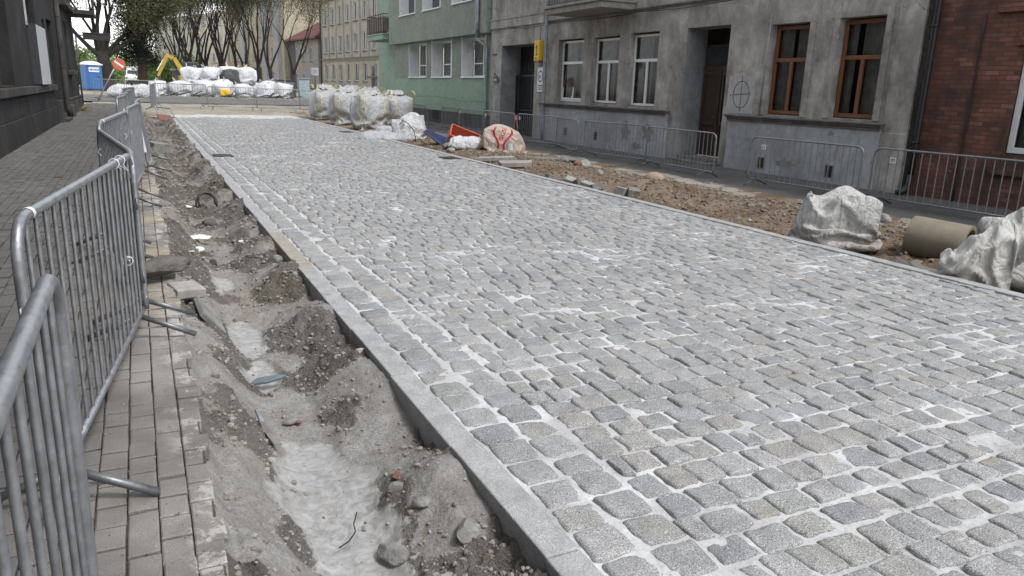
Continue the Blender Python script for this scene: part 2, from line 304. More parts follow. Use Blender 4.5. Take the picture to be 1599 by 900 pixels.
# sack cloth shapes: second differences of the vertex positions in 4 mm steps, x then y then z
CLOTH = {
'full': (15, (
(-166,167,21,-41,34,-8,-37,44,-32,32,-6,4,-19,15,-19,22,-27,32,-41,40,-30,27,-25,24,-22,22,-21,19,-16,13,-5,-2,-9,36,-43,-6,16,28,-14,-15,2,4,2,0,1,2,4,3,-22,36,-50,9,4,27,-2,-20,3,4,2,1,1,3,3,2,-24,36,-50,9,5,15,12,-19,0,6,1,2,0,5,2,2,-29,37,-46,16,-13,14,14,1,-15,11,2,0,1,5,3,-1,-29,30,-35,17,-19,10,9,5,0,5,1,-1,3,5,1,-2,-30,24,-26,22,-28,12,5,7,
3,3,2,1,5,2,-1,0,-36,31,-31,30,-33,11,7,2,8,2,1,3,3,2,1,0,-32,24,-33,39,-38,10,13,3,-11,15,1,2,3,2,1,5,-29,10,-27,44,-42,11,17,1,-19,16,3,2,4,1,9,-2,-13,-27,-1,46,-48,13,21,-6,-20,15,3,3,3,5,11,-6,-30,15,-25,41,-42,14,19,0,-28,16,2,3,2,6,8,5,-41,32,-38,37,-35,22,16,-23,-9,15,0,0,3,3,9,8,-35,36,-47,19,-2,18,4,-34,11,8,-1,-1,1,1,8,6,
-18,27,-42,26,-9,10,3,-31,13,7,-1,-2,0,3,2,2,297,-296,-23,9,18,-13,-17,30,-9,-21,52,-39,39,-54,34,-16,18,-28,48,-48,33,-31,30,-28,26,-26,24,-23,19,-16,7,1,-17,7,2,-14,34,-4,14,-37,28,1,-14,3,-2,-1,-7,-3,-6,22,-24,-3,31,3,8,-34,31,-11,-7,1,-1,-2,-5,-7,-1,28,-32,0,30,7,-2,-28,30,-14,-4,-1,-1,-1,-5,-11,3,39,-40,-5,25,21,-5,-24,20,-15,-5,7,-4,-2,-7,-12,12,34,-33,-15,25,25,-4,-15,
2,-12,-4,10,-5,-1,-7,-15,16,32,-21,-29,25,29,-6,-11,-7,-4,-6,9,-4,-2,-7,-9,3,40,-11,-38,19,33,-5,-10,-16,10,-9,3,-2,-2,-6,-4,-12,52,-5,-37,1,39,-1,-13,-18,17,-9,-2,0,-3,-8,6,-24,50,8,-45,9,35,-28,23,-16,-1,-4,-1,0,-2,-7,-1,-12,28,18,-31,7,23,-41,40,-10,-6,-5,1,-2,0,-7,-4,-7,16,24,-7,-11,-13,-7,33,-9,6,-10,-1,-1,0,-6,-6,-7,7,35,-15,0,-26,0,22,9,-2,-7,-1,0,-2,-2,-9,
-8,0,42,-29,14,-20,-10,20,16,-4,-5,-1,-1,-1,-1,-7,-13,10,0,5,14,-13,-13,0,33,-6,-5,-2,1,-1,-2,-2,-322,316,28,-22,18,-18,19,-20,22,-23,25,-25,25,-23,21,-19,14,-12,2,-2,11,-12,15,-16,15,-14,12,-9,-281,294,-1,2,0,-5,7,0,-3,0,1,-12,12,0,-275,262,13,0,0,-1,3,0,-1,-2,1,1,-20,18,-275,272,5,0,0,-7,6,2,2,-6,2,1,-3,-21,-224,235,6,3,3,-2,2,1,1,0,-14,12,1,0,-260,256,-3,1,
-5,10,0,-7,4,2,1,-2,1,1,-257,246,5,5,1,1,-2,2,-2,-1,0,0,1,-5,-266,266,5,4,-2,-1,-2,2,1,-2,1,0,-9,3,-271,274,2,2,1,-2,0,1,0,-1,1,0,0,-4,-294,295,2,1,0,0,1,-1,0,0,1,-1,-1,-2,-300,300,1,2,2,-1,1,-1,-1,1,-1,0,-1,-1,-306,305,3,0,1,1,1,-2,0,-1,0,-1,1,-1,-310,310,2,-1,1,0,1,-1,0,0,-2,0,1,0,-313,315,-1,0,-1,1,-1,1,1,-2,-1,1,
-1,1,-312,313,1,-1,-1,0,1,0,0,-1,-1,1,-1,1,-303,283,17,-15,15,-16,16,-18,20,-22,24,-23,21,-22,10,-2,9,-14,18,-22,23,-21,19,-17,15,-13,13,-11,-270,283,2,0,-1,0,-11,11,2,-1,-4,3,0,1,-265,266,0,-1,0,-1,-5,-22,28,0,0,1,0,-1,-266,266,-3,4,0,1,-27,26,-1,1,0,-1,2,-1,-270,269,-17,18,1,-1,-1,-10,11,-1,0,1,-3,0,-261,253,-6,15,1,-1,1,2,0,-2,-1,-3,-9,10,-267,263,4,5,-1,0,
0,2,-1,-1,-5,-3,-9,8,-253,259,0,-1,5,-1,1,0,0,1,-12,3,3,-2,-272,274,1,2,3,-1,-1,-1,2,0,0,-4,-2,-1,-284,286,2,2,1,-1,0,-1,1,0,2,-2,-3,-2,-294,297,2,0,0,0,0,0,0,1,1,-1,-3,-3,-300,305,1,-1,-1,1,0,0,2,0,-1,-1,-1,-2,-305,309,0,-2,0,0,3,-1,0,1,-2,0,-2,2,-308,309,0,-2,-1,2,3,-3,0,-1,1,0,-1,2,-307,307,0,-1,-2,2,1,-1,-2,1,0,3,-1,-1,
-326,303,0,-1,-1,0,12,-9,3,0,-1,0,9,-12,5,-6,1,-3,-5,-1,36,-28,1,1,0,11,-6,2,-7,-1,-1,-9,17,-11,19,-12,-3,-3,4,6,5,-7,-2,-3,2,-3,1,0,8,-6,-1,-4,2,8,5,-7,-2,-1,0,-3,5,-3,3,-2,-2,-5,2,10,11,-16,3,-3,1,-3,2,-1,4,-4,-3,0,-7,9,32,-35,12,-7,-1,-8,15,-2,-6,0,-2,-1,-7,10,32,-33,13,-11,-3,-5,10,9,-10,-3,0,-6,-2,23,-12,14,-3,-13,-2,-3,7,11,-5,-9,
-7,17,-9,-10,10,9,11,-20,-1,0,-1,23,-12,-12,-17,23,-1,-4,4,-1,16,-12,0,-7,-8,34,-17,15,-62,47,-7,0,0,1,16,-13,-1,-2,0,2,7,-9,-26,47,-24,2,0,1,17,-14,0,-2,-1,2,4,-9,-10,21,-10,2,0,-1,19,-14,-3,0,0,-1,2,-4,-7,12,0,-1,-2,-1,-277,279,0,1,1,2,-3,1,0,-1,1,-5,-3,-2,20,-13,0,2,0,3,-3,1,0,-1,-3,-4,0,7,11,-13,0,1,1,1,0,0,0,-3,-5,1,5,1,12,-15,
2,0,1,0,0,1,0,-5,-3,6,0,-1,14,-14,1,0,1,0,-1,1,-2,0,-1,2,-3,1,18,-16,0,0,1,0,-2,1,-1,0,0,0,-1,0,18,-16,1,-1,2,-2,-1,-1,1,0,0,0,0,-1,19,-17,0,0,1,0,-2,-1,0,1,0,-1,2,-2,19,-17,-1,1,1,0,-2,1,-3,2,-1,0,1,0,19,-19,0,1,0,0,-1,3,-4,0,0,0,1,-1,22,-21,1,-1,-1,0,2,2,-3,0,-1,1,0,-1,22,-19,-2,-1,-1,-1,4,2,-1,-2,
1,-1,0,-1,21,-18,-1,-3,-1,0,4,3,-1,-3,0,2,-3,0,19,-17,0,-3,-1,1,4,2,0,-3,-2,1,1,-2,),
(-173,196,-20,-10,25,-40,37,-33,45,-45,52,-53,39,-40,38,-37,34,-30,25,-28,38,-39,39,-39,38,-38,36,-37,42,-44,48,-49,39,-14,5,-11,10,10,-13,-9,2,4,1,0,-1,1,2,0,-9,6,-1,4,0,9,-3,-14,2,3,1,0,-1,3,0,0,-9,4,1,3,1,4,5,-15,1,2,2,-1,0,1,2,-2,-7,2,2,0,6,-1,1,2,-10,6,0,-2,0,0,1,-1,-3,-1,2,-1,8,-2,-2,0,1,0,1,-1,-3,0,0,1,-2,0,2,-4,9,-2,-2,0,
-1,1,3,-2,-2,-2,1,1,-2,0,3,-4,8,-2,-3,1,-1,1,1,2,-3,-3,0,1,-1,1,3,-5,7,-2,-3,-1,8,-6,2,1,-2,-2,-1,0,0,2,2,-6,7,-2,-4,1,12,-9,1,0,-1,-2,-2,2,-10,16,0,-9,6,-2,-4,3,12,-8,-1,1,-2,-3,-1,3,-18,22,4,-10,5,-3,-4,1,15,-9,-1,2,-1,-4,-3,4,-20,21,8,-8,2,-7,-13,28,1,-10,0,4,-2,-3,-5,3,-19,18,9,-2,-1,-13,-8,31,-5,-7,1,3,-1,-2,-6,-2,
-8,10,-2,-17,48,-27,-13,29,-8,-3,-2,4,0,-4,-2,-5,-342,369,-13,-33,43,-43,53,-41,24,-20,16,-29,29,-4,3,-30,45,-39,16,-16,31,-32,35,-37,40,-42,43,-45,46,-46,48,-48,57,-26,-7,5,-8,5,-13,23,-18,-7,12,2,1,-1,-1,2,6,-10,9,-3,-5,0,-9,21,-22,6,4,3,-1,0,-1,3,6,-14,11,-3,-7,-3,7,11,-22,8,4,1,-2,-1,2,2,7,-15,9,-1,-8,1,3,9,-16,8,2,-3,0,0,3,0,10,-18,8,3,-9,1,1,1,
0,3,0,-4,1,1,3,-1,6,-11,3,7,-11,1,0,1,2,1,0,-2,1,2,1,-2,5,-9,4,7,-12,1,-1,1,3,1,0,-2,2,1,1,-3,3,-1,-2,1,2,-6,-2,2,2,3,0,-2,0,2,0,-2,3,-4,6,-5,3,-5,-18,30,-10,3,-2,0,0,0,-1,1,0,-2,4,1,-1,-11,-9,27,-7,0,-1,0,-1,0,-2,1,0,0,4,-4,-3,-1,-10,21,-8,12,-8,-1,0,-1,-1,-1,0,0,7,-8,1,-6,-6,7,16,1,-7,-1,0,-1,-2,-2,
2,-1,-5,-19,48,-22,-15,4,22,-1,-5,-3,0,0,-1,-3,0,-8,-15,10,38,-13,-23,-3,29,-3,-5,-2,0,0,-1,-2,-341,325,36,-44,45,-48,49,-48,48,-48,46,-44,36,-28,19,-8,-3,14,-22,40,-54,55,-55,55,-51,46,-36,25,19,-38,1,0,0,-5,2,2,-1,10,2,17,-17,5,8,-31,8,0,1,-4,10,2,7,-2,-6,-3,26,-12,-37,11,6,2,4,15,-8,-1,0,-19,18,2,2,14,-23,-17,1,2,11,13,-8,6,0,2,13,-13,-12,5,13,-28,-4,-1,
-2,17,7,13,-3,0,0,-1,0,-7,-19,-5,1,4,2,6,1,8,6,3,1,1,1,1,-34,3,3,9,-5,-1,-2,10,5,2,2,3,9,-3,-26,-3,0,4,1,0,2,6,1,2,1,2,1,7,-4,-23,1,3,1,2,3,2,2,1,1,1,3,4,1,-25,2,3,2,1,3,1,1,0,2,2,2,3,2,-23,3,2,3,1,1,1,-1,2,1,2,1,3,3,-19,3,2,1,1,2,-2,0,0,2,1,1,3,6,-15,2,0,0,0,4,-4,1,-5,3,3,
0,1,16,-17,0,-1,-3,1,3,2,-4,-4,1,4,1,-1,320,-339,43,-47,49,-51,50,-50,49,-50,51,-51,50,-52,61,-60,59,-57,53,-53,43,-36,28,-21,14,-6,0,5,-18,27,-1,-2,0,2,-7,-10,-2,0,-4,5,0,2,-1,11,6,-2,1,1,8,-39,12,1,2,3,-2,-3,35,-24,-9,14,-1,-1,12,-23,-2,2,0,-1,-1,0,17,-10,19,-13,0,0,1,0,-12,0,0,-3,-3,0,1,28,1,-7,-4,0,0,-12,-1,-2,-3,-5,-6,7,34,-3,-2,-6,-2,-2,
-2,-4,-2,-2,-10,-3,-4,4,46,-15,-1,4,-10,-2,-2,-1,-3,-1,-17,3,5,-2,36,-10,0,-2,-4,-3,-2,0,-2,-1,-7,-5,0,-1,27,1,-2,-2,-4,-2,-3,0,-2,0,-4,-4,-2,-3,27,-1,-2,-2,-4,-3,-1,2,-3,1,-3,-3,-3,-3,25,-4,-1,-4,-5,-3,4,5,-3,-1,-2,-1,-4,-4,19,-3,-1,-4,-4,-3,7,4,0,-4,0,-1,-2,-4,9,0,-1,-3,-6,3,5,5,0,-5,-2,4,-1,-3,-3,6,0,-5,-5,3,7,6,-4,-3,-2,3,1,1,
-331,352,-1,-1,0,0,-3,2,-1,3,0,-1,-11,12,-298,299,-1,-2,4,-4,-3,2,3,0,1,-6,3,-5,-294,300,-1,-1,11,-17,10,3,1,-15,10,-1,-5,4,-305,305,-2,-5,14,-3,2,3,-15,4,4,1,-5,-1,-300,302,-4,-2,15,-2,-3,-2,-1,1,-1,5,-4,-7,-293,297,-6,5,9,-2,0,-2,0,-3,6,12,-32,7,-288,292,-4,0,16,-3,2,-4,0,4,7,-18,-19,23,-292,288,-2,2,9,-2,2,-2,1,2,9,-23,4,-8,-284,292,3,-6,2,15,-12,17,
-14,7,-8,-2,2,-2,-304,304,3,-8,5,1,0,13,-11,15,-25,10,1,0,-300,294,1,-3,-1,-2,25,5,-27,6,-5,7,1,-1,-300,298,-1,0,2,6,-9,24,-31,-2,9,2,-1,2,-301,302,-1,1,1,-2,1,2,-9,2,1,1,2,-1,-299,300,0,1,0,0,1,-3,-4,1,1,2,0,2,-281,280,0,0,0,-1,2,-1,-1,1,0,1,-1,-2,-304,306,0,1,-1,0,0,0,-1,1,0,0,0,-2,-301,301,2,1,-1,0,0,0,-1,1,-1,1,0,-2,-301,302,
0,2,-1,-1,1,0,-1,2,-2,1,-2,-1,-300,304,-1,0,0,0,-2,2,1,0,-1,-2,-6,4,-292,296,1,0,-1,-1,0,1,0,1,-2,-2,1,-8,-285,294,1,1,2,-3,0,-1,1,0,0,-1,-2,-4,-293,298,2,1,2,-1,-3,0,1,1,-2,-1,0,-1,-300,300,3,1,1,0,-1,-2,1,1,-1,-4,2,-1,-302,304,2,0,1,-1,0,-1,0,1,0,-4,-1,0,-302,308,-1,0,-1,1,0,-2,2,0,-1,-1,-3,1,-303,307,0,0,-1,0,0,0,0,1,
-1,-1,-1,-2,-301,307,-2,0,0,0,1,-2,1,-1,2,-1,-1,-3,-301,306,-1,-1,1,1,1,-3,-1,2,0,1,-1,-2,),
(8,-10,14,-3,7,-18,14,-5,9,-9,-13,4,31,-30,28,-28,27,-24,20,-21,23,-24,24,-23,24,-23,24,-25,25,-26,25,-24,-330,336,12,-6,10,-13,16,-2,0,2,-1,-1,2,2,-1,-2,-352,334,-2,15,2,-2,3,0,2,1,0,-2,2,2,-2,-1,-350,337,-17,24,3,4,-7,6,0,3,-2,-2,1,2,-1,-2,-345,336,-25,34,-10,10,1,-2,3,2,-2,-1,0,-1,0,-1,-340,339,-37,40,-15,13,2,0,1,1,0,0,-3,-3,-1,3,-333,336,-43,42,-17,14,3,0,
1,0,1,1,-5,-5,1,2,-323,328,-40,39,-20,17,3,0,0,0,3,-1,-4,-4,0,0,-320,328,-36,32,-20,19,4,0,-4,4,0,1,-4,-3,0,-2,-318,326,-31,25,-17,18,6,0,-8,6,1,1,-3,-3,-5,4,-318,313,-2,0,-10,19,3,3,-11,8,1,0,-1,-3,-8,6,-313,318,-29,22,-13,18,2,1,-12,11,0,2,-1,-2,-7,-5,-300,309,-27,28,-11,14,-11,10,-5,6,0,1,-1,1,-4,-8,-307,304,-15,28,1,-4,-8,1,10,2,-1,-2,2,2,0,-5,
-326,316,2,1,-7,16,-5,-9,15,0,0,-2,2,2,2,-3,-320,287,21,-16,31,-32,0,22,-14,4,5,-24,27,-13,12,-9,11,-12,-1,-4,25,-25,25,-25,24,-24,23,-24,25,-25,24,-22,-308,329,2,-39,36,1,-13,11,2,-7,10,1,0,-1,-2,-1,-325,329,-10,-32,37,-2,-6,9,-5,5,1,3,0,0,-4,-1,-320,322,-10,-31,39,-7,7,2,-5,6,-1,2,1,-2,-1,-6,-300,290,10,-31,39,-20,13,7,-5,5,-2,1,1,-1,-2,-9,-289,278,20,-32,36,-26,14,10,
1,0,-3,2,0,1,-2,-12,-293,288,18,-27,30,-32,18,9,4,-1,-2,0,3,-1,-1,-7,-307,296,15,-15,20,-35,21,10,4,-1,-2,1,2,0,-3,-2,-306,281,20,5,0,-34,24,13,1,-1,0,0,1,1,-4,3,-321,312,-15,18,5,-32,24,-3,13,-1,-1,0,0,3,-2,-2,-318,319,-40,40,2,-16,-11,15,10,0,0,-1,1,4,-2,-3,-316,317,-42,42,2,-4,-38,36,6,-8,5,0,3,1,0,-3,-316,312,-33,39,-1,-9,-30,39,-5,-2,5,1,1,3,0,-4,
-314,307,-9,6,-7,15,-28,31,-9,3,3,2,1,2,1,-3,-303,300,-32,31,-28,28,-5,1,-4,6,3,2,-1,3,1,0,-294,244,38,-32,30,-25,20,-20,21,-21,25,-28,35,-42,47,-52,55,-54,33,-2,-16,11,-6,1,17,-26,34,-42,60,-36,-4,-3,0,-8,10,3,3,3,-8,-3,12,1,7,-30,9,-1,1,12,-1,-2,-6,-1,7,0,-5,0,27,-35,4,0,3,9,-4,-1,0,-4,8,-2,-15,19,-5,8,-12,-5,3,6,-7,7,3,0,-13,3,10,-3,8,-11,0,0,
3,-5,0,9,-3,0,-8,0,0,1,30,-29,1,4,0,-5,1,-2,2,0,0,0,1,6,19,-25,-1,2,-1,0,1,-2,-1,-1,-1,0,10,0,21,-27,0,0,0,0,0,-1,-1,-1,-1,0,0,1,49,-45,-1,0,0,-1,1,-1,0,-2,-1,0,1,0,48,-45,0,0,0,0,0,-2,0,-1,-1,1,1,0,46,-43,-2,0,1,0,0,-2,-1,0,0,1,-1,1,49,-46,-3,0,2,-1,-1,-1,1,1,0,-2,0,0,52,-50,-2,1,1,-1,-3,3,0,5,-2,-3,
-1,-1,50,-49,-1,2,2,-3,-1,0,4,4,-1,-4,-3,1,-287,272,27,-18,17,-11,7,1,-8,-2,14,-19,27,-23,-9,14,3,9,-13,-9,30,-38,45,-51,54,-56,57,-56,36,-2,-2,-2,-1,-3,-20,28,-7,0,-11,13,-2,0,11,-18,2,7,0,-1,-2,-3,4,4,-3,4,-2,-3,-9,2,19,-10,1,-2,-16,15,-2,0,-2,-3,7,2,27,-36,-6,13,1,0,1,-22,19,0,0,1,7,1,28,-45,-4,6,3,1,2,0,0,0,1,0,0,4,24,-29,-3,-1,1,2,
1,0,0,-1,2,1,-2,4,28,-33,-2,1,-1,2,-1,1,0,0,3,0,-6,5,37,-40,1,0,0,0,-2,1,0,1,-1,1,1,0,41,-43,1,1,0,0,-2,-1,1,1,0,0,-1,1,41,-42,1,1,1,-1,-1,0,0,0,0,-1,-1,0,43,-40,-1,-1,1,-1,2,1,-1,0,-1,-1,-2,0,49,-46,-1,0,-2,0,4,2,-1,-2,0,-1,0,-1,49,-47,-1,-2,-2,1,5,2,-1,-2,-2,3,1,-1,44,-46,0,-3,-3,3,6,2,-2,-4,0,2,4,0,
-289,285,1,6,-5,5,-18,11,12,-5,-2,-8,-11,17,-3,-2,7,-7,1,0,2,0,1,3,0,4,-4,-19,12,9,-11,3,-1,3,0,0,1,-1,7,-11,13,-1,-23,19,-11,6,-1,2,1,-4,5,-1,0,2,-6,12,-16,15,-17,6,3,11,-20,7,1,2,-3,5,0,1,-8,16,-22,4,7,0,8,-19,9,1,-1,2,4,0,-11,20,-28,13,-2,5,6,-10,0,-3,3,4,-2,9,-15,21,-27,6,6,1,1,1,-4,-6,6,12,-8,-11,8,14,-14,-15,12,2,1,1,
-2,1,0,4,0,7,-25,26,-8,-18,10,0,-5,18,-8,-1,5,-7,5,-4,16,-30,29,-27,12,0,-1,1,1,3,-1,-1,1,-1,0,4,-16,12,-11,16,-10,8,-2,2,-7,11,-16,14,-5,-1,-8,12,-8,3,2,1,-3,1,11,-21,15,-10,4,7,-7,-4,5,0,4,-1,-10,21,-26,10,6,-8,339,-336,-1,2,-4,-3,4,-2,-1,3,-1,7,3,2,10,-13,-5,-1,-1,-4,3,-1,-2,1,5,6,1,-17,24,-4,-6,-3,-1,-4,1,0,-4,4,6,3,-14,-4,24,-3,
0,-4,-4,-1,-3,1,-3,4,5,-10,-6,-3,30,-9,2,0,-3,-4,1,-2,-2,1,-7,-2,-8,4,33,-11,0,-1,-1,-1,-3,-2,-1,-6,-4,0,1,-8,41,-13,-2,-3,0,-1,-3,-1,-1,-6,-2,-1,-1,-5,38,-12,-4,-2,0,-1,-1,-4,0,-2,-6,-1,2,-2,29,-6,-7,-2,1,-3,-3,3,-4,1,-6,-5,2,0,38,-20,-3,0,-2,-6,1,7,-6,0,-2,-6,-3,0,42,-24,-1,-2,-4,-3,3,6,-4,-1,-1,-5,-4,-1,35,-17,-4,-4,-2,0,2,7,-3,-4,
2,-4,-6,-3,37,-21,-5,-2,-1,1,4,5,-2,-4,-1,2,-6,-6,34,-24,-2,-2,0,3,5,2,1,-7,0,2,1,-11,),
)),
'slump': (20, (
(-114,113,-10,22,-23,20,-7,7,-15,18,-19,19,-20,17,-20,19,-16,20,-20,19,-24,22,-8,-1,-6,18,-18,13,-3,-3,5,-6,7,-7,6,-5,4,-3,-3,8,-2,2,-48,34,-3,19,-9,11,-10,-2,-2,1,3,7,-1,-14,17,-1,-2,-2,-3,-2,8,-38,19,1,18,-6,10,-14,3,0,0,-6,15,-2,-11,4,8,0,-2,-4,-3,6,-34,16,0,15,4,5,-15,1,5,2,-11,15,-1,-1,-8,0,10,-1,-1,-7,4,-30,15,-1,11,7,6,-13,-3,2,8,2,-12,14,-1,-4,
-4,-2,9,0,-2,-5,-22,9,0,6,10,8,-12,-5,4,5,5,-11,7,5,-2,-3,-3,-2,7,1,-4,-22,6,0,4,8,11,-10,-5,6,8,-14,6,3,1,2,1,-5,-1,-2,6,1,-22,2,0,2,6,12,-5,-6,8,8,-13,-2,5,1,0,3,1,-3,-2,1,6,-22,2,-3,4,1,9,2,-1,6,5,-13,2,0,1,0,0,1,2,-1,2,3,-22,4,-4,7,-3,0,9,7,-1,6,-7,-4,1,1,-1,0,0,0,1,-1,7,-24,7,-1,-3,12,-10,9,11,-11,
13,-6,-3,0,-2,0,1,0,0,1,-2,9,-26,9,-4,2,13,-14,7,14,-15,9,1,3,-9,0,-1,3,0,1,1,2,2,-22,9,-6,2,15,-16,5,17,-15,3,2,7,-9,-2,3,2,2,0,2,-4,2,-16,6,-5,0,17,-15,2,19,-11,-5,-4,14,-9,2,6,1,-1,-1,-1,0,-4,-9,7,-9,1,18,-14,-1,19,-12,-9,5,5,1,7,-2,0,-3,-1,1,-4,0,-7,7,-10,-2,21,-13,-3,20,-17,-6,9,-2,11,-1,-2,-3,7,-7,0,-2,0,-4,4,-10,
-1,21,-14,-2,19,-21,-2,7,4,2,0,2,1,5,-9,-1,-2,2,-2,2,-11,-2,23,-15,-1,18,-26,7,3,7,1,0,-8,7,6,-8,-1,-1,0,3,-2,-12,0,18,0,-16,19,-22,6,6,7,-3,-2,-7,6,3,2,-5,0,-2,6,-4,-9,2,7,9,-18,14,-17,7,4,4,4,-13,5,0,-1,3,0,0,0,279,-280,6,-11,15,-19,12,-13,10,-10,10,-11,17,-19,21,-7,7,-12,-3,1,21,-19,17,-24,11,-1,9,-12,-5,16,-14,13,-11,9,-9,9,-9,9,-10,
11,-8,5,-19,28,-3,-10,-7,-2,-2,14,9,-12,0,8,-2,-5,-12,11,2,1,-1,7,-8,-11,22,1,-10,-13,3,-2,8,13,-20,16,1,-2,-11,-8,11,3,0,5,3,-13,-3,19,-1,-7,-15,5,-5,14,0,-15,23,-2,-4,-14,-4,10,3,4,4,1,-17,4,16,-1,-5,-15,4,-4,-4,20,-14,20,-3,-8,-13,-2,9,5,5,3,-2,-17,8,14,0,-5,-12,-4,-2,-2,11,9,4,1,-16,-8,-1,9,7,5,0,-2,-18,12,11,1,-3,-9,-13,0,0,13,10,0,-1,
-16,-5,0,7,10,4,-2,-2,-17,12,12,0,-3,-7,-15,0,-1,14,12,0,-8,-13,-2,-2,9,12,0,-2,-3,-15,14,10,-1,-2,-7,-14,-1,7,4,13,-3,-7,-9,-4,0,9,6,8,-5,-4,-13,15,7,1,-4,-7,-14,0,-1,18,7,-2,-6,-10,-5,0,12,-2,13,-4,-6,-11,16,5,0,-4,-7,-14,1,0,12,13,-1,-5,-12,-6,0,9,2,12,-4,-6,-10,17,1,2,-4,-9,-11,3,-4,10,14,-1,1,-13,-9,0,6,7,9,-3,-6,-9,13,7,0,-6,-9,-10,
1,3,10,-3,14,-2,-10,-12,-1,6,8,9,-3,-6,-8,12,8,-2,-6,-12,-4,6,0,-8,12,13,-4,-2,-17,-1,3,11,7,-2,-7,-6,13,5,-2,-8,-12,7,-6,4,5,-13,22,-1,2,-19,-4,3,12,7,-3,-5,-6,12,5,-4,-11,-6,6,-6,2,13,-7,-7,19,-1,-15,-7,1,13,5,0,-7,-3,10,5,-8,-11,3,-4,3,-5,16,-1,-11,11,2,-4,-14,-1,13,6,-1,-6,-1,8,3,-11,-7,5,-5,4,-5,12,1,0,-9,14,-1,-16,-4,12,5,1,-3,-5,
8,1,-11,-4,4,-3,2,-1,8,6,-12,3,12,-9,-2,-10,11,1,4,-2,-4,5,-5,-5,-2,2,-1,-1,11,-8,11,-12,9,1,-5,0,0,3,-1,1,-1,1,-265,264,12,-12,12,-13,11,-8,7,-12,14,-12,12,-13,13,-12,13,-14,15,-15,16,-16,16,-17,17,-17,16,-16,16,-16,15,-13,13,-19,24,-24,21,-20,-253,273,0,-1,0,-1,0,0,0,1,2,-1,-1,0,-1,0,0,0,0,-276,278,-1,0,-1,-1,0,-1,3,0,1,0,0,-2,0,-1,1,-1,0,-265,266,
1,0,-1,-7,6,1,0,2,-1,1,-1,-1,-3,3,0,0,0,-257,256,-4,3,0,1,-3,4,1,0,1,-1,0,-3,1,0,0,2,-2,-255,256,-1,-3,3,0,-1,1,1,1,0,0,0,-1,0,0,0,-1,-12,-237,249,0,0,1,0,1,-1,1,-1,1,0,0,-1,-1,0,1,0,-6,-250,256,-4,6,-2,-3,4,-1,1,0,1,-1,0,-1,-1,0,0,0,-1,-261,261,3,-1,-2,2,1,0,-1,1,1,0,-1,0,-1,-1,0,-1,0,-269,271,1,0,0,-2,1,-1,
1,1,1,0,-1,-1,0,0,1,-1,-1,-272,273,2,-6,4,0,-1,2,0,0,1,-1,0,-1,0,1,0,-1,-3,-262,264,-3,4,1,-1,0,0,2,-1,0,-2,2,-1,-1,2,1,-1,-1,-270,271,-1,0,-3,4,-1,1,0,0,-1,0,-1,1,1,-1,2,0,-1,-271,271,-1,1,-5,5,-1,1,-3,4,-2,1,-2,1,0,1,1,-1,0,-268,268,-1,1,-5,4,0,0,-4,6,-1,-2,1,1,-1,1,0,1,-1,-263,262,0,1,-11,10,0,-1,-1,3,-2,2,1,-1,
0,0,0,-1,1,-259,259,-2,-9,8,2,0,-3,2,0,2,1,0,-1,1,-1,-1,1,-1,-254,253,-9,5,5,-1,1,-5,5,1,-2,3,0,0,0,-1,0,0,-1,-252,247,-7,9,4,-1,-3,2,1,0,-2,5,-1,-1,0,0,1,-1,0,-264,260,1,-3,5,0,-1,1,0,0,-2,4,0,-3,2,0,1,0,-1,-280,267,10,-9,7,-6,5,-5,2,8,-16,14,-10,1,9,-5,-2,-1,7,-9,11,-11,11,-12,13,-13,12,-11,9,-7,7,-11,15,-15,15,-15,15,-14,-257,
269,0,0,-4,6,0,0,-1,2,-2,1,-1,0,0,1,0,-1,0,-273,274,-2,-1,1,2,0,1,-1,0,-1,0,0,0,0,0,0,0,-2,-267,268,1,0,0,0,0,2,-1,0,-2,0,1,0,0,0,0,1,-4,-258,261,0,0,0,0,-1,1,-2,-1,2,1,0,0,0,1,-2,-2,1,-250,252,-1,-1,1,-1,0,2,1,-5,3,0,1,0,1,0,1,-1,-13,-242,253,1,-1,0,1,1,0,-1,0,1,-2,1,0,0,-2,4,-4,-1,-262,264,1,1,1,-2,-1,
1,0,1,0,-2,-3,4,1,1,-1,-2,-5,-254,261,-4,5,-2,-1,1,0,0,0,0,-1,3,-2,-1,2,1,-5,2,-259,253,7,1,0,-2,0,0,1,0,1,1,-1,1,-3,0,0,2,-1,-263,261,0,2,2,-2,0,-1,-1,2,2,-1,1,0,-2,-2,0,0,-1,-248,244,3,4,1,0,0,-1,-3,2,3,0,0,-1,0,-2,0,0,-1,-256,255,0,3,-2,2,-1,2,0,-1,0,2,-1,0,-1,0,0,-3,3,-262,262,-1,1,0,0,-3,4,0,-1,1,0,0,
0,-1,-1,0,1,-4,-257,259,1,1,2,-1,-2,-2,4,0,0,0,0,0,-1,-1,-2,-1,2,-257,259,-2,2,1,2,-2,-1,-1,0,2,0,0,-2,-1,-1,0,1,2,-258,257,0,1,1,1,1,-3,-4,5,0,-1,-1,-1,0,1,0,1,0,-258,256,2,0,1,-2,3,0,-7,6,-1,-2,1,1,0,0,-1,1,1,-260,259,0,0,-4,4,1,-2,0,0,0,1,1,-1,0,0,0,0,1,-258,257,-1,2,-2,-5,4,1,0,1,1,0,-1,1,-1,0,0,1,-1,
-259,243,-1,1,1,2,0,-1,-1,-1,-6,10,7,-8,1,-1,1,0,0,9,-13,-1,-1,1,4,0,-2,-8,26,-19,0,5,-3,0,1,0,3,-2,9,-13,-2,0,-4,13,-14,16,-4,8,-14,1,1,3,-5,5,1,0,-2,13,-16,-5,5,-8,2,13,14,-19,2,-3,-1,2,-3,-6,13,0,-2,4,10,-16,-11,11,-15,12,23,-16,-3,0,-3,2,0,-2,-3,-3,14,-4,12,-3,-16,1,-5,-3,28,-7,-7,-2,0,0,-1,2,-3,-14,18,-4,14,3,-7,-13,6,-13,5,21,
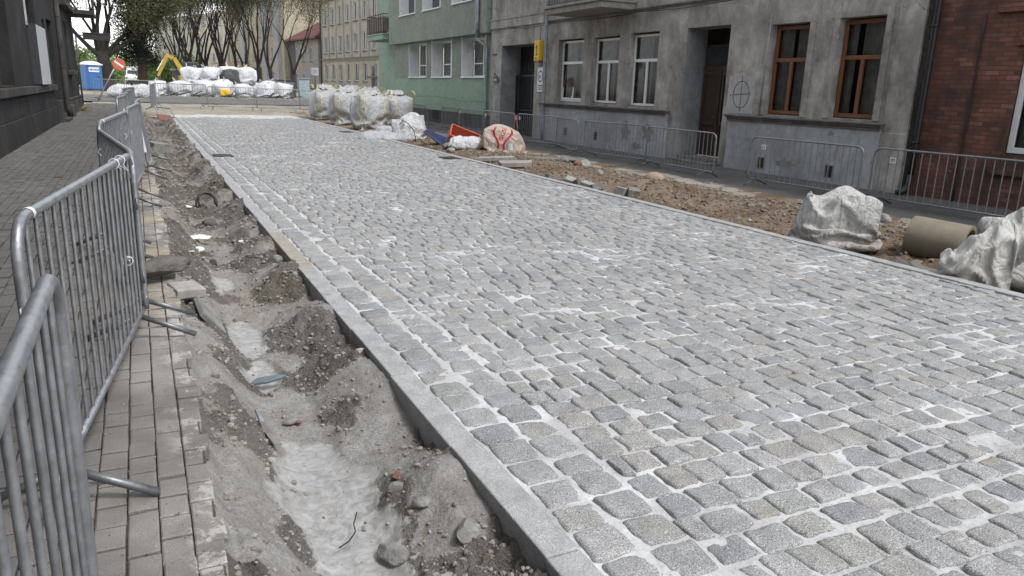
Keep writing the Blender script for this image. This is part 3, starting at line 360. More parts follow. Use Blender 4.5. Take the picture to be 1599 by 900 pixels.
-9,-4,-1,0,-1,0,4,-7,-20,44,-33,32,-19,16,-16,1,-9,2,16,-7,-3,0,0,0,-1,-6,-8,10,15,1,-8,-1,15,-15,-12,10,1,6,-6,0,-1,0,-1,0,-4,0,7,-2,1,6,-1,4,-11,-6,1,11,7,-13,2,-1,-1,1,-3,0,0,3,1,-5,14,-8,11,-15,-9,17,2,-4,-5,1,0,-1,1,-2,-1,1,1,2,-2,10,-13,20,-21,-6,23,-3,-8,-2,0,0,1,-1,-2,1,1,0,9,-18,14,-3,15,-20,0,17,-7,-4,-7,3,1,0,0,-2,
1,1,1,5,-18,20,-9,21,-26,6,19,1,-10,-23,-2,16,0,-2,-3,3,3,-2,4,-9,13,-14,26,-35,33,-1,-8,-3,-3,2,-5,5,-21,-4,19,12,0,-14,-12,17,-6,20,-10,4,-8,5,-4,4,-6,0,4,-7,0,-2,4,2,-10,-2,8,1,21,-17,1,0,0,2,-6,4,-3,1,0,-4,1,-3,0,2,-2,5,-1,14,-13,1,4,-2,0,-5,4,1,-3,2,-4,4,-11,10,-5,2,2,-1,13,-12,1,3,-3,0,0,0,0,0,0,0,-2,-1,-1,1,2,-1,
1,-240,244,-4,-2,1,-1,0,1,-1,1,0,1,-2,1,-1,0,1,1,0,23,-23,1,-1,3,-2,-2,1,-1,0,-1,1,-1,0,1,-1,1,0,2,20,-22,1,1,1,1,-4,2,-5,3,2,-5,3,-2,5,-3,1,-1,0,25,-27,2,2,0,1,0,-6,3,1,1,-5,1,1,0,2,2,1,-3,21,-23,0,4,0,-1,-5,4,0,1,0,-5,1,1,0,1,0,2,-1,27,-29,1,2,1,-6,3,2,-1,1,1,-5,0,1,0,0,1,-1,3,28,-33,6,-1,-4,
2,1,0,0,1,2,-5,-1,1,0,1,-1,0,1,28,-28,4,-6,2,0,2,-1,0,1,2,-4,-1,-1,1,0,-1,2,0,28,-27,0,0,0,-2,3,-2,1,1,2,-3,-2,-1,1,-1,1,1,0,27,-25,0,-1,-2,2,-1,1,0,1,1,-1,-3,-1,1,-1,0,2,0,29,-28,1,-3,2,0,0,-1,1,0,2,-1,-3,-1,1,0,-1,1,1,30,-28,-3,2,0,0,0,-1,0,1,2,-1,-3,-1,1,0,0,-1,1,32,-30,0,0,0,0,-1,1,-1,1,1,
0,-3,-1,0,3,-2,-1,1,32,-30,0,0,-1,1,0,-1,1,0,1,-2,0,-2,0,1,2,-2,-1,35,-34,2,0,-1,1,0,0,0,-1,2,-1,-2,-1,0,1,0,1,0,33,-34,1,1,0,0,0,0,0,0,0,-2,0,0,0,0,0,0,1,34,-34,0,0,1,0,1,-1,-1,1,1,-3,-1,1,-1,0,1,1,0,36,-36,0,0,0,2,-2,1,0,0,-1,0,-2,0,0,1,1,0,-1,38,-38,1,1,-1,-1,1,0,1,0,-1,0,0,-1,0,0,1,
0,-1,),
(-124,135,-11,1,-3,-5,25,-26,18,-12,16,-19,11,-15,13,-14,16,-10,11,-12,4,-7,21,-25,26,-17,5,-10,20,-23,22,-23,24,-24,23,-22,22,-22,21,-21,26,-23,1,6,-2,14,-12,7,7,-17,-1,2,2,4,0,-3,3,-1,-2,1,-2,-1,3,-16,15,-3,13,-8,4,-8,13,-15,1,0,7,-1,-2,-2,4,-1,-1,-1,-2,2,-15,13,1,6,2,-1,-8,-1,12,-10,-2,6,0,-2,-2,1,3,0,-2,-2,0,-21,23,2,1,2,1,-9,-1,1,4,3,-7,8,-3,-3,
0,0,3,-1,-1,-3,-19,22,1,2,2,1,-8,-3,2,3,4,-6,3,3,-2,-3,0,1,0,2,-4,-19,20,3,0,1,3,-7,-3,1,2,4,-3,1,-1,2,1,-3,-1,0,1,1,-24,25,-1,1,0,3,-5,-4,3,-1,4,0,-2,1,0,-1,2,-2,-1,1,1,-26,29,-3,1,0,-1,-1,-1,1,-1,2,0,0,0,0,0,-1,-1,1,1,0,-30,38,-8,-2,2,2,-3,0,0,-1,1,1,0,-1,1,0,-1,1,-1,1,0,-29,36,-7,-2,1,3,-3,-4,8,
-4,0,1,0,0,0,-1,0,1,-1,1,0,-27,34,-10,2,-1,4,-2,-6,9,-5,2,2,-2,0,-2,1,1,-1,1,0,0,-21,19,2,0,-3,5,-2,-7,10,-3,-1,4,-4,0,1,-1,0,0,0,2,0,-22,19,2,0,-4,5,0,-8,7,2,-1,1,-3,1,-1,-1,0,1,2,0,0,-21,18,2,0,-4,4,1,-8,8,0,1,-2,1,-4,1,0,2,0,1,0,1,-22,17,4,-1,-4,4,0,-6,7,0,0,0,-3,0,1,-1,2,0,2,-1,1,-23,19,3,
-1,-4,3,2,-8,9,-1,0,-1,-2,-1,1,2,0,1,0,1,0,-23,19,3,-1,-4,3,1,-7,10,-2,-1,-3,-1,-2,10,-3,0,0,1,0,0,-23,18,4,-1,-4,-3,12,-11,9,-3,-1,-8,2,9,2,-1,-2,2,-1,0,0,-24,19,-8,20,-11,-4,10,-8,6,-3,-1,-5,-3,13,1,0,-1,-1,0,1,-1,-208,206,-5,-8,19,-16,22,-22,22,-20,21,-23,16,-9,3,-10,10,-13,25,-25,16,-15,15,-2,-7,-5,12,-12,19,-18,19,-19,19,-21,22,-22,22,-22,22,
-21,22,-24,15,-2,-6,9,0,3,-2,-5,-7,1,1,1,0,2,2,1,1,-1,1,-2,3,-10,6,-2,5,3,2,-2,-4,-9,3,0,1,0,3,0,3,-1,0,0,-1,4,-11,5,1,1,5,1,0,-14,9,-5,0,-1,1,4,-1,2,1,-1,-1,0,3,-8,3,0,2,4,0,-6,3,2,-6,-2,0,2,4,-3,3,0,0,-2,1,3,-6,1,0,1,2,5,-8,3,-1,0,-7,5,0,2,-1,2,0,-2,1,0,1,-1,-2,0,0,1,4,-1,0,-2,-2,-4,5,
1,-1,0,2,-1,-1,1,0,-2,5,-5,1,-1,0,5,-2,2,-3,-7,5,2,0,0,-1,1,0,-1,1,0,-2,5,-4,-1,0,1,0,-1,9,-21,19,-3,-1,-1,-1,0,1,-1,1,0,0,-2,4,-2,-2,1,-1,1,-1,-2,1,8,-3,-1,-1,-1,0,1,-1,2,-1,-1,-1,3,-1,-1,0,0,-3,3,-1,-2,5,5,-5,-1,-1,0,1,0,0,0,0,-2,2,-1,1,0,-2,-1,2,0,-4,3,8,-4,-2,-1,1,-1,2,0,-1,0,-2,-1,3,1,-1,-1,-2,
-3,9,-8,1,9,0,-5,-1,0,1,1,0,0,-1,-2,-2,5,0,-2,-2,-1,-8,17,-5,-3,7,1,-2,-5,1,1,1,1,-1,-2,-1,-1,4,-1,-3,-2,-2,-2,14,-7,3,4,0,-1,-5,0,1,1,1,-1,-2,-1,-1,4,-2,-5,0,-1,-1,0,18,-8,4,-1,1,-5,-2,0,2,1,-1,-2,-1,0,2,-3,-5,3,-4,1,0,10,8,-2,-1,-4,2,-6,1,1,0,-1,-1,-1,1,1,-6,-4,5,-5,5,-4,8,11,1,-9,5,2,-8,-2,2,0,-1,-1,-1,
1,-1,-5,-4,6,-5,-1,9,-1,12,-5,6,-6,5,-1,-8,0,1,-1,-1,0,0,-3,-5,-1,3,-4,-1,15,-7,11,-4,2,4,-1,-1,0,-6,-1,0,-1,0,-253,244,14,-7,-1,13,-23,26,-28,26,-25,24,-21,20,-17,18,-20,19,-18,18,-17,19,-19,20,-21,22,-22,21,-21,22,-25,21,-13,15,-16,17,-14,12,-52,38,0,0,3,1,-3,3,0,1,0,0,2,1,-1,2,1,1,0,-25,13,-1,1,1,10,-10,-3,8,0,2,0,0,1,0,2,1,1,1,-20,5,
1,0,-1,-7,9,8,0,0,0,0,0,-1,2,0,-1,1,3,-12,-6,-3,3,1,5,12,-4,0,0,-1,1,-3,5,0,-1,-1,1,0,-28,18,-2,-6,6,13,-13,14,-1,0,0,0,-1,-2,0,-1,-5,9,9,-48,24,1,2,0,3,1,5,1,1,1,1,-3,-1,1,1,0,1,6,-36,17,-3,8,-4,-2,5,4,0,1,0,1,1,0,0,3,-1,1,2,-25,6,10,-7,-3,9,2,0,2,-2,0,0,0,1,1,2,2,1,2,-33,16,2,2,7,-2,-2,-2,
4,0,0,0,0,0,2,-1,1,0,3,-28,16,4,1,0,0,1,1,1,-1,1,-1,0,0,1,-1,1,2,5,-31,13,10,-2,-1,-1,0,-3,5,4,-1,5,-8,-3,8,-2,-2,3,-2,-8,6,-3,0,-7,12,-1,-1,0,-5,13,-5,-9,9,-2,-4,4,1,0,-2,1,-4,4,-12,9,3,0,7,-11,10,-8,-4,0,5,3,0,1,0,-10,4,1,3,-13,12,1,-1,9,-12,6,-12,4,5,1,1,1,0,-1,-12,5,2,2,7,-6,-1,-6,15,-8,-9,3,5,2,
0,1,2,0,-2,-18,13,5,3,0,-6,-2,-6,14,-13,1,7,-1,3,-1,1,1,0,1,-23,22,3,0,-4,-4,-3,-5,7,0,6,-3,-3,5,-2,-1,3,0,0,-14,18,0,-2,-5,-2,-5,3,3,2,2,-2,-2,-2,8,-7,3,1,1,-12,19,-7,-10,7,2,-1,0,-1,0,-9,6,6,6,-7,-3,2,0,0,163,-157,-10,7,-4,1,1,-1,5,-8,3,3,-4,-1,2,-6,17,-17,13,-19,25,-27,25,-23,23,-24,24,-24,25,-23,22,-24,26,-24,25,-27,25,-21,-25,
39,0,-2,0,0,-2,1,4,-8,3,-1,1,-1,2,-2,1,-4,-4,-25,34,4,0,0,-3,-1,0,0,-1,1,-1,-1,-1,0,-2,-2,-3,-3,-7,24,0,-1,-1,1,-1,-1,0,-2,-4,-1,1,-1,-1,0,-2,0,0,-6,12,6,1,-1,1,1,-1,2,-20,7,0,0,2,-2,0,0,2,-7,0,16,2,0,-1,1,-1,-3,-8,-8,5,0,0,1,2,-1,1,5,-14,22,0,-2,2,-2,-1,-6,-3,0,1,-2,0,-4,1,-2,-2,11,-10,11,10,-2,-2,-2,-3,-5,0,
1,0,-1,-1,9,-17,3,4,2,0,4,-15,27,-9,8,-14,0,0,-1,4,0,1,3,-11,4,-2,-1,2,0,-7,2,7,14,-15,0,0,8,-1,0,-2,-1,1,-5,0,-2,-6,1,2,6,-5,-2,17,-16,4,3,3,1,1,2,-6,-1,1,0,1,-5,-2,-2,0,-4,-6,28,-19,13,-1,-8,6,-1,1,1,-2,-1,0,1,0,0,-4,-1,-2,-23,36,-12,9,6,-6,0,-2,-3,-5,2,1,1,1,1,2,-1,-7,2,-19,23,2,1,2,2,3,-6,-7,0,-1,1,-1,
1,0,-3,6,4,3,-31,27,-1,-2,1,3,6,-18,4,1,0,0,0,1,2,5,0,0,1,-29,23,3,0,-6,2,1,4,-13,0,6,1,2,4,2,0,-1,0,-2,-27,26,1,-1,-1,-1,-3,-5,-5,7,4,6,1,1,-1,0,-2,-1,-1,-22,24,-1,-1,-7,-2,7,-1,-11,10,9,0,-2,0,0,-1,-2,1,-3,-16,18,-3,-1,-8,6,-1,12,-15,16,-2,-1,-1,0,-1,0,-1,0,-1,-20,18,-1,0,-2,-8,20,-12,10,0,-2,-2,1,-1,1,0,0,-1,-1,
-251,258,0,2,-7,8,-1,0,-2,16,-12,-1,-4,3,4,-4,2,0,-1,-200,197,1,-6,7,1,0,2,-2,4,-5,1,-5,7,0,-4,3,3,-3,-204,202,-2,-6,10,-8,5,27,-33,5,4,-1,-3,3,-1,-1,10,-5,-5,-198,195,-3,0,8,1,10,-17,9,-2,1,-2,1,-3,1,6,5,-13,3,-213,208,-4,3,7,18,-27,8,2,-1,0,0,-1,-1,-3,7,13,-14,-8,-214,216,-1,-5,15,7,-12,1,1,-1,0,0,0,0,-2,-1,32,-43,7,-219,219,2,-9,10,26,
-20,-1,0,0,0,-1,-1,-1,-2,15,9,-33,4,-217,213,4,3,-2,37,-29,1,0,0,0,1,1,6,2,-5,-18,3,0,-217,213,6,-1,13,13,-19,1,1,0,0,0,-1,2,0,-5,21,-28,-1,-213,218,-9,10,-6,41,-29,-1,0,1,-1,1,-2,1,-1,0,25,-32,-2,-215,221,-9,6,1,28,-22,0,0,0,1,-1,0,0,-1,0,25,-30,-1,-220,220,-4,1,-1,38,-26,0,-1,0,1,-1,1,-1,1,24,-31,-1,0,-215,206,8,2,-3,30,-18,-2,0,-1,0,0,
1,-1,1,21,-28,-4,-3,-194,192,8,-4,4,8,18,-15,-3,-1,-1,1,1,-1,1,21,-28,-4,-2,-195,196,5,-8,15,11,-15,0,-2,6,7,-5,0,13,-6,-16,-3,2,-2,-202,204,1,5,7,-9,4,-10,10,7,14,-28,13,-11,-2,10,-11,2,-1,-206,205,7,1,-2,-1,4,-2,9,-4,-2,-7,4,-1,0,0,-5,-2,7,-203,201,2,0,0,3,0,-1,1,-5,3,-5,4,-7,8,-3,3,-2,2,-209,206,2,1,0,0,0,-1,0,-1,1,0,-2,2,-1,2,-1,1,
0,-209,205,1,1,-1,0,2,-1,1,1,-1,0,-1,1,0,1,0,0,0,-197,194,1,-1,-3,3,0,1,1,0,1,-1,0,-1,1,-1,1,1,0,-194,192,0,-1,-1,-1,3,-2,2,2,-1,-3,3,-1,2,-1,0,0,0,-192,191,1,-1,-1,-1,-2,4,2,-1,0,-4,2,1,0,1,0,1,-1,-191,192,-1,-2,-2,-2,6,1,0,-1,0,-3,-2,3,1,0,0,2,-1,-187,187,-1,-2,-3,6,0,1,0,-1,-1,0,-6,4,1,0,1,1,1,-184,178,6,-7,5,
2,-1,1,-1,0,-1,1,-7,2,3,1,1,-1,-1,-183,184,-2,3,0,0,-1,2,-1,0,-1,1,-5,-3,7,0,0,2,-2,-188,188,1,0,-1,1,-1,2,-1,0,-1,1,-4,-4,6,1,1,1,-5,-186,190,0,0,-1,2,-1,0,1,0,-3,2,-3,-5,7,0,1,-1,1,-197,197,1,-2,2,0,-1,1,0,0,-1,-1,-1,-7,9,-1,1,0,0,-202,202,0,1,0,0,0,0,0,0,-1,-1,-1,-5,6,1,-1,2,0,-208,207,1,0,0,1,-1,0,0,0,-2,
0,0,-5,4,3,-1,0,1,-210,210,0,0,1,-1,1,-2,1,-1,-2,1,1,-3,0,4,-1,1,0,-211,211,0,0,1,-1,0,-1,-1,1,-2,2,-1,-2,3,1,0,0,0,-212,211,1,1,-1,0,-1,0,-1,1,-2,1,1,0,1,0,-1,1,0,-212,210,2,0,-1,1,-2,1,-1,1,0,0,0,1,0,-1,1,0,-1,-210,209,1,0,0,-1,1,-1,1,0,0,1,-1,1,0,0,0,0,-1,-210,210,0,-2,1,0,0,1,0,0,1,-1,1,0,1,-1,0,
-1,1,),
(7,-8,6,-3,10,-14,4,0,9,-11,-8,7,14,-14,12,-12,13,-12,12,-12,11,-14,16,-13,11,-15,21,-22,18,-13,13,-14,14,-13,13,-14,14,-14,14,-14,7,-11,-179,194,-2,-7,12,-10,-2,11,-2,2,1,-2,1,-1,-1,0,2,-1,1,0,-2,-195,181,13,-3,7,-14,13,-7,7,0,-1,-2,3,0,1,-3,0,2,0,-1,0,-195,185,-3,14,-1,-13,14,0,-5,4,-1,0,1,1,1,0,-3,0,1,1,0,-208,199,1,8,-1,-11,13,-3,2,-1,-2,3,-4,2,3,
0,0,-3,0,2,0,-207,196,0,10,1,-9,10,-3,1,1,-5,6,-1,-4,3,1,1,0,-2,-1,3,-214,203,0,8,3,-7,6,-1,1,-5,3,2,0,1,-3,0,2,1,0,-1,-2,-205,194,-1,10,4,-3,4,-2,1,-9,9,0,0,1,-1,0,-2,2,1,-1,-1,-215,211,-10,12,0,4,-1,1,-3,-9,11,0,1,-1,1,0,-1,0,0,0,-2,-215,210,-4,10,-2,0,3,-1,0,-10,11,0,1,0,-1,1,-1,0,0,2,-4,-215,207,7,-4,8,-9,9,-6,5,
-7,6,1,1,0,0,-1,0,0,0,2,-5,-212,204,4,4,3,-7,8,-10,9,0,0,-3,4,0,0,-1,0,0,0,0,-1,-214,211,-10,9,5,-5,5,-11,12,0,1,-6,5,0,0,-1,-1,0,-1,3,-1,-213,213,-19,14,3,0,1,-10,13,-1,-2,0,2,0,-2,-1,0,1,1,0,2,-212,209,-18,13,4,1,0,-11,14,-4,3,0,-1,-3,1,0,2,-1,2,0,0,-209,209,-21,14,3,4,-2,-12,14,-4,4,0,-4,2,0,0,-2,3,0,1,0,-203,201,-18,
12,4,4,-1,-13,12,-2,3,0,0,-1,1,-3,-3,6,1,0,0,-201,200,-18,11,3,5,-1,-9,1,7,1,-1,0,-1,0,1,-4,5,0,1,1,-199,197,-17,11,5,-1,-2,0,-9,13,0,-5,3,1,-1,1,0,-1,3,0,0,-195,193,-4,-12,17,-4,0,4,-17,17,0,-2,-7,7,1,0,1,0,1,-1,1,-192,189,-20,10,10,-7,6,-8,-11,14,-14,12,8,-11,15,-23,14,-3,5,-7,3,-5,9,-5,5,-14,21,-18,16,-11,10,-10,10,-9,8,-8,9,-9,9,
-9,7,-6,-148,145,8,4,-21,12,0,11,-19,17,0,-23,23,1,-11,11,-1,0,1,-4,3,-149,142,-4,11,-13,-7,14,7,-10,6,1,-20,21,1,-12,13,-1,1,-2,-2,2,-140,126,7,7,-7,-13,13,7,1,-6,1,-16,21,-3,-10,13,1,-1,-3,1,-1,-132,120,5,9,-3,-18,20,-7,8,0,-8,-9,18,-7,-6,13,1,-2,-2,1,-3,-127,119,2,8,3,-19,15,-11,17,-3,-15,7,9,-12,1,11,1,-4,1,1,-7,-120,116,0,9,4,-11,-8,7,13,-4,-15,13,
2,-12,4,10,0,-3,2,0,-13,-105,107,-2,11,4,-13,-3,2,16,-15,3,9,-5,-9,3,12,-3,0,2,0,-10,-114,112,-1,10,4,-21,3,15,-4,-4,6,4,-4,-12,6,11,0,-5,4,0,-7,-115,106,2,12,3,-18,0,5,13,-14,10,2,-2,-12,4,12,1,-6,3,2,-7,-114,105,-2,14,5,-13,-6,0,19,-10,-5,12,-1,-13,4,12,1,-6,3,2,-5,-116,100,8,10,3,-11,-11,9,12,-2,-16,12,5,-12,2,11,1,-4,2,2,-3,-124,113,1,10,2,-9,
-5,-5,18,3,-17,-2,17,-9,-4,12,2,-4,2,2,-2,-127,115,5,6,0,-14,-1,15,-6,9,-12,-9,18,-4,-6,8,4,-2,1,2,-1,-129,117,6,6,-9,-14,10,11,3,-8,3,-17,15,2,-7,5,7,-3,1,3,-2,-128,115,11,1,-16,-5,15,3,-3,8,-5,-11,-1,15,-8,1,8,-1,0,3,-1,-132,123,8,-5,-18,7,13,-4,6,-13,10,0,-17,19,-4,-3,9,-1,0,3,0,-133,126,4,-6,-16,8,14,-6,7,-17,4,12,-10,-1,8,-4,9,-2,1,2,0,
-133,129,0,-7,-14,8,10,5,0,-11,-12,16,-8,10,2,-2,5,1,-1,1,0,-131,131,-4,-9,-9,10,3,7,0,-6,-16,1,14,4,1,0,4,-1,1,0,0,-122,100,21,-24,21,-18,10,0,1,6,-11,10,-16,19,-21,20,-17,17,-17,17,-17,14,-14,12,-11,10,-1,-3,-1,5,-11,16,-17,9,1,2,-1,-8,19,-17,1,0,0,2,2,-1,1,0,0,0,1,-1,1,-1,0,-1,2,11,-16,-1,1,0,2,2,-3,4,-1,0,0,1,0,0,-1,-1,1,-1,-2,-3,
3,3,2,-1,-1,1,-2,-1,1,-1,0,6,-11,3,0,1,2,15,-14,-1,-1,1,6,-13,7,0,0,-1,1,5,-11,3,-1,2,0,8,10,-12,-2,-3,1,2,-6,5,-1,-1,0,0,1,-2,0,0,-2,2,2,23,-22,0,2,-2,-5,4,-2,0,-1,0,5,-5,-1,8,-3,-2,-1,-4,32,-27,5,-6,2,3,-2,-3,0,-2,-1,1,0,1,0,0,1,-1,1,46,-46,6,-5,1,3,-4,-1,-2,1,0,-1,1,0,-1,1,1,0,0,43,-41,0,3,-5,-3,-1,-1,
3,1,0,0,1,0,6,-2,-1,-1,-1,42,-41,-3,-9,5,1,1,2,0,1,-1,1,0,0,2,0,1,1,4,40,-43,-15,5,1,3,0,2,-2,1,0,-1,2,-1,2,1,-1,2,-1,49,-55,-1,1,0,2,0,0,-1,5,-4,1,0,2,-1,-3,2,1,0,61,-64,-2,2,-1,1,1,0,0,3,-2,0,0,0,1,-1,1,0,-1,61,-63,-1,1,0,0,0,1,0,2,-1,-1,2,0,0,-1,1,-1,1,60,-64,1,-1,-7,9,1,4,-5,2,-3,3,1,-1,
0,-1,0,1,-1,61,-64,0,-8,6,6,1,2,-4,-2,2,1,1,-1,0,0,-1,0,1,58,-63,-6,2,6,5,-1,3,-5,-2,-4,6,6,-7,5,-2,-2,1,0,55,-64,-3,5,9,0,1,-1,-5,-1,-5,9,1,5,-6,2,-1,0,-1,38,-38,-6,-1,9,1,0,-4,-3,0,0,4,1,1,0,0,-1,1,-1,-137,129,18,-19,23,-25,27,-29,18,-9,-1,14,-21,20,-11,-4,23,-27,24,-18,10,-7,2,6,-13,10,-8,7,-10,14,-9,-2,10,-12,10,-7,13,-18,28,
-17,-3,-5,-5,14,-5,4,1,-7,4,-1,1,0,-1,4,1,2,-2,-12,7,-1,-1,0,2,0,1,-1,1,0,2,1,0,1,1,0,-1,-6,1,-2,2,-1,-1,1,-2,1,2,3,3,-1,-1,0,-1,0,-5,5,-10,27,-25,4,0,0,0,0,1,-1,0,3,1,-1,4,-4,-5,12,-19,10,30,-32,1,-1,-1,0,0,6,-1,-4,4,-1,-1,0,-1,0,3,4,-14,33,-25,-1,1,0,2,0,0,0,-5,0,0,7,-2,1,-2,1,-1,-8,30,-23,1,1,-1,-3,-4,
3,3,1,1,4,-6,2,4,-4,1,-11,8,24,-26,5,-4,-4,-2,9,-1,1,0,-3,9,-10,-5,15,-5,-2,2,-5,24,-22,-5,2,0,6,-2,-1,0,1,0,-4,0,-1,2,2,1,2,-3,44,-45,-6,3,4,-2,2,1,3,-4,-1,0,0,-2,-3,0,1,2,2,59,-52,-13,5,1,1,-1,0,-7,3,5,0,0,1,2,-6,-1,-1,-1,70,-61,-8,3,2,-4,0,1,1,0,1,-1,0,0,1,3,-2,-6,2,70,-66,-2,-1,1,-1,1,-1,1,-1,2,-1,1,
0,-1,0,1,0,-5,72,-70,1,5,-2,-2,-1,-5,4,2,2,-1,1,0,0,-2,-1,-3,0,74,-69,-3,2,6,-3,-5,-4,6,-1,2,1,0,0,-4,-1,1,1,1,70,-71,0,1,1,1,0,-3,0,1,1,0,-2,-1,1,1,0,0,0,70,-71,0,1,2,-5,7,-2,-3,2,-2,-2,2,1,0,1,-1,0,1,69,-71,0,0,-3,5,-1,8,-7,-3,0,1,0,1,0,1,-1,1,-1,70,-71,0,0,-3,4,1,7,-9,0,0,0,0,1,0,1,-1,1,0,
-118,126,1,-10,-7,10,2,-4,1,-1,2,0,0,1,1,-2,0,1,-2,5,3,-3,-15,9,-1,4,-4,2,1,0,0,0,-1,3,-2,0,2,-2,11,-8,-4,-10,9,2,1,-4,2,1,0,0,-2,3,-1,1,-1,4,-5,10,-4,-13,2,5,1,-2,4,-3,4,-7,4,0,-1,-4,7,3,-4,4,3,-10,-5,9,-10,8,3,-1,0,-1,-2,-6,7,-3,3,0,4,-1,5,-4,-11,7,-6,1,9,4,-14,7,-1,5,-5,-2,-7,7,-4,18,-9,2,0,-13,8,-6,2,7,
2,-7,2,0,0,0,7,-20,7,-6,34,-22,19,-17,-15,9,2,5,-3,-3,3,0,0,0,3,-13,4,9,-2,4,2,6,-8,-17,5,4,4,0,-2,1,0,0,1,1,-11,6,6,4,-9,13,-18,26,-29,-2,11,2,0,-1,-1,1,0,0,2,-1,-1,-1,0,-1,7,-9,24,-28,-4,13,-2,2,-1,-1,1,0,0,0,0,0,0,2,-5,4,3,9,-23,3,9,-3,2,-3,2,0,0,0,0,0,0,0,0,4,-5,9,-6,-14,13,-6,7,1,-4,0,2,-2,1,0,
0,0,3,-4,-2,6,6,-9,-11,13,-5,0,4,1,2,-4,0,-1,-1,2,3,-2,-3,0,3,9,-11,-4,4,-3,1,3,0,0,2,-4,5,1,-4,-9,17,-13,12,-5,4,-16,13,-6,3,-3,4,0,-2,2,-7,7,2,-3,-1,2,2,-1,-2,8,-14,6,-8,10,1,-8,7,-4,4,-4,5,-5,2,3,1,-2,-10,17,-8,-9,13,-6,-3,6,-6,7,-8,5,2,-5,8,-3,5,-6,-10,9,5,-5,0,-7,8,-4,3,3,-5,3,2,-1,1,-3,4,-8,-2,2,8,-3,
3,161,-157,-2,0,-1,-1,-2,1,-1,-2,-2,-2,-2,0,1,2,-1,1,1,-11,20,-1,1,0,-1,-2,0,0,-3,-2,-4,0,0,-2,0,4,0,1,-13,20,1,1,-1,2,-5,5,-11,5,2,-12,3,-1,5,-3,1,-1,-1,-3,7,5,2,0,1,2,-11,4,1,2,-14,1,3,0,1,4,-1,0,-10,11,1,7,0,2,-13,5,1,1,1,-12,-3,4,0,1,1,3,0,4,0,-9,15,1,-12,3,2,0,2,1,-12,-4,2,2,1,0,0,5,16,-25,11,8,-11,
1,3,0,1,0,3,-11,-6,2,2,2,2,-4,14,-7,-7,13,-8,3,-1,4,-3,1,2,1,-7,-8,-1,5,2,-2,3,9,-9,-3,8,2,-1,-7,8,-4,2,1,3,-6,-9,-3,5,2,2,3,9,-20,11,3,0,-8,5,1,0,1,0,3,-3,-10,-4,6,2,0,11,-3,-13,11,-1,-7,7,0,0,-1,0,1,2,1,-12,-3,9,-5,3,7,2,-5,-3,-2,5,2,-1,-1,-1,0,1,4,-1,-9,-5,6,5,-7,8,1,-3,-2,4,0,0,-1,0,-1,0,0,5,
-2,-7,-5,3,9,-7,4,2,0,-4,4,0,-1,-1,1,0,-1,0,6,-8,1,-6,0,5,6,-4,-2,8,-10,6,-3,2,0,0,1,-3,1,6,-7,-2,-5,5,2,-3,6,0,8,-17,6,1,1,0,1,-1,-2,2,4,-9,0,1,1,1,-4,7,1,9,-19,3,3,3,1,-2,0,-2,1,2,-3,-1,0,-1,-2,3,4,2,10,-21,2,1,4,4,-4,0,0,0,-1,1,-1,-2,-1,3,2,1,1,15,-23,1,-3,2,3,1,0,1,-1,1,0,0,0,1,0,0,
0,1,),
)),
'collapsed': (19, (
(-200,203,-12,23,-16,12,-8,8,-12,-3,9,3,-28,28,-13,14,-7,9,-9,8,-3,0,2,-18,18,-18,19,-20,17,-15,20,-23,18,-14,16,-17,4,9,-2,-4,-29,17,17,11,-5,-12,-10,16,3,9,-4,4,-1,-15,-4,9,-12,-6,3,22,-43,19,4,21,0,-16,-8,18,-2,9,2,-5,4,-7,2,-22,0,1,6,21,-46,18,1,21,-2,-8,-11,21,-5,5,3,3,3,-1,-18,-14,1,1,12,18,-43,10,6,-1,18,0,-19,23,-4,2,1,8,-1,-1,-16,-15,-1,3,18,10,
-42,10,13,-13,23,-8,-3,20,0,-20,21,1,0,-3,-12,-18,-1,4,23,6,-62,41,1,-10,8,2,13,6,-3,-13,18,-1,0,-3,-10,-20,0,4,27,2,-64,41,-2,0,-5,16,10,4,-7,-6,13,0,0,-8,-2,-23,-1,7,29,-5,-69,51,-2,-8,7,12,10,3,-14,7,6,-2,2,0,-21,-12,0,7,27,-1,-74,53,0,-9,4,12,14,0,-11,5,6,-1,0,1,-25,-8,0,10,23,0,-80,69,-8,-13,3,14,13,3,-9,2,6,0,0,-3,-25,-5,1,13,17,1,
-72,57,-4,-10,-1,16,11,5,-3,-5,6,1,-1,-4,-25,-3,3,13,15,0,-69,54,-3,-10,2,9,13,7,0,-7,4,2,-1,-6,-25,-2,8,9,15,2,-68,53,-11,2,-3,13,-4,16,3,-3,-1,3,-1,-10,-22,1,8,7,17,0,-59,43,-9,-2,-1,20,-11,6,12,0,0,0,0,-14,-18,3,9,4,18,-2,-44,19,1,-3,4,19,-14,0,12,6,0,1,0,-21,-12,6,9,2,16,-1,-52,36,-4,-5,4,16,-11,-1,-1,17,2,0,-1,-24,-8,12,5,1,11,3,
-43,27,-7,-2,6,2,16,-18,-3,18,4,1,-3,-28,2,20,-4,-6,9,6,-27,0,1,19,-10,7,-8,20,-23,21,1,0,-3,-22,4,18,-10,-1,2,2,259,-259,7,-22,16,-16,29,-30,37,-37,28,-22,2,5,6,-18,36,-35,34,-33,21,-17,19,-21,17,-17,14,-13,9,-5,0,4,-3,4,-6,8,-3,-2,0,3,-37,52,-20,4,12,-15,-10,22,-6,11,-11,2,-7,-8,2,3,1,10,-7,-7,-27,50,-1,-12,-14,26,-25,12,5,8,-7,-4,-10,-6,6,2,5,7,-12,-6,
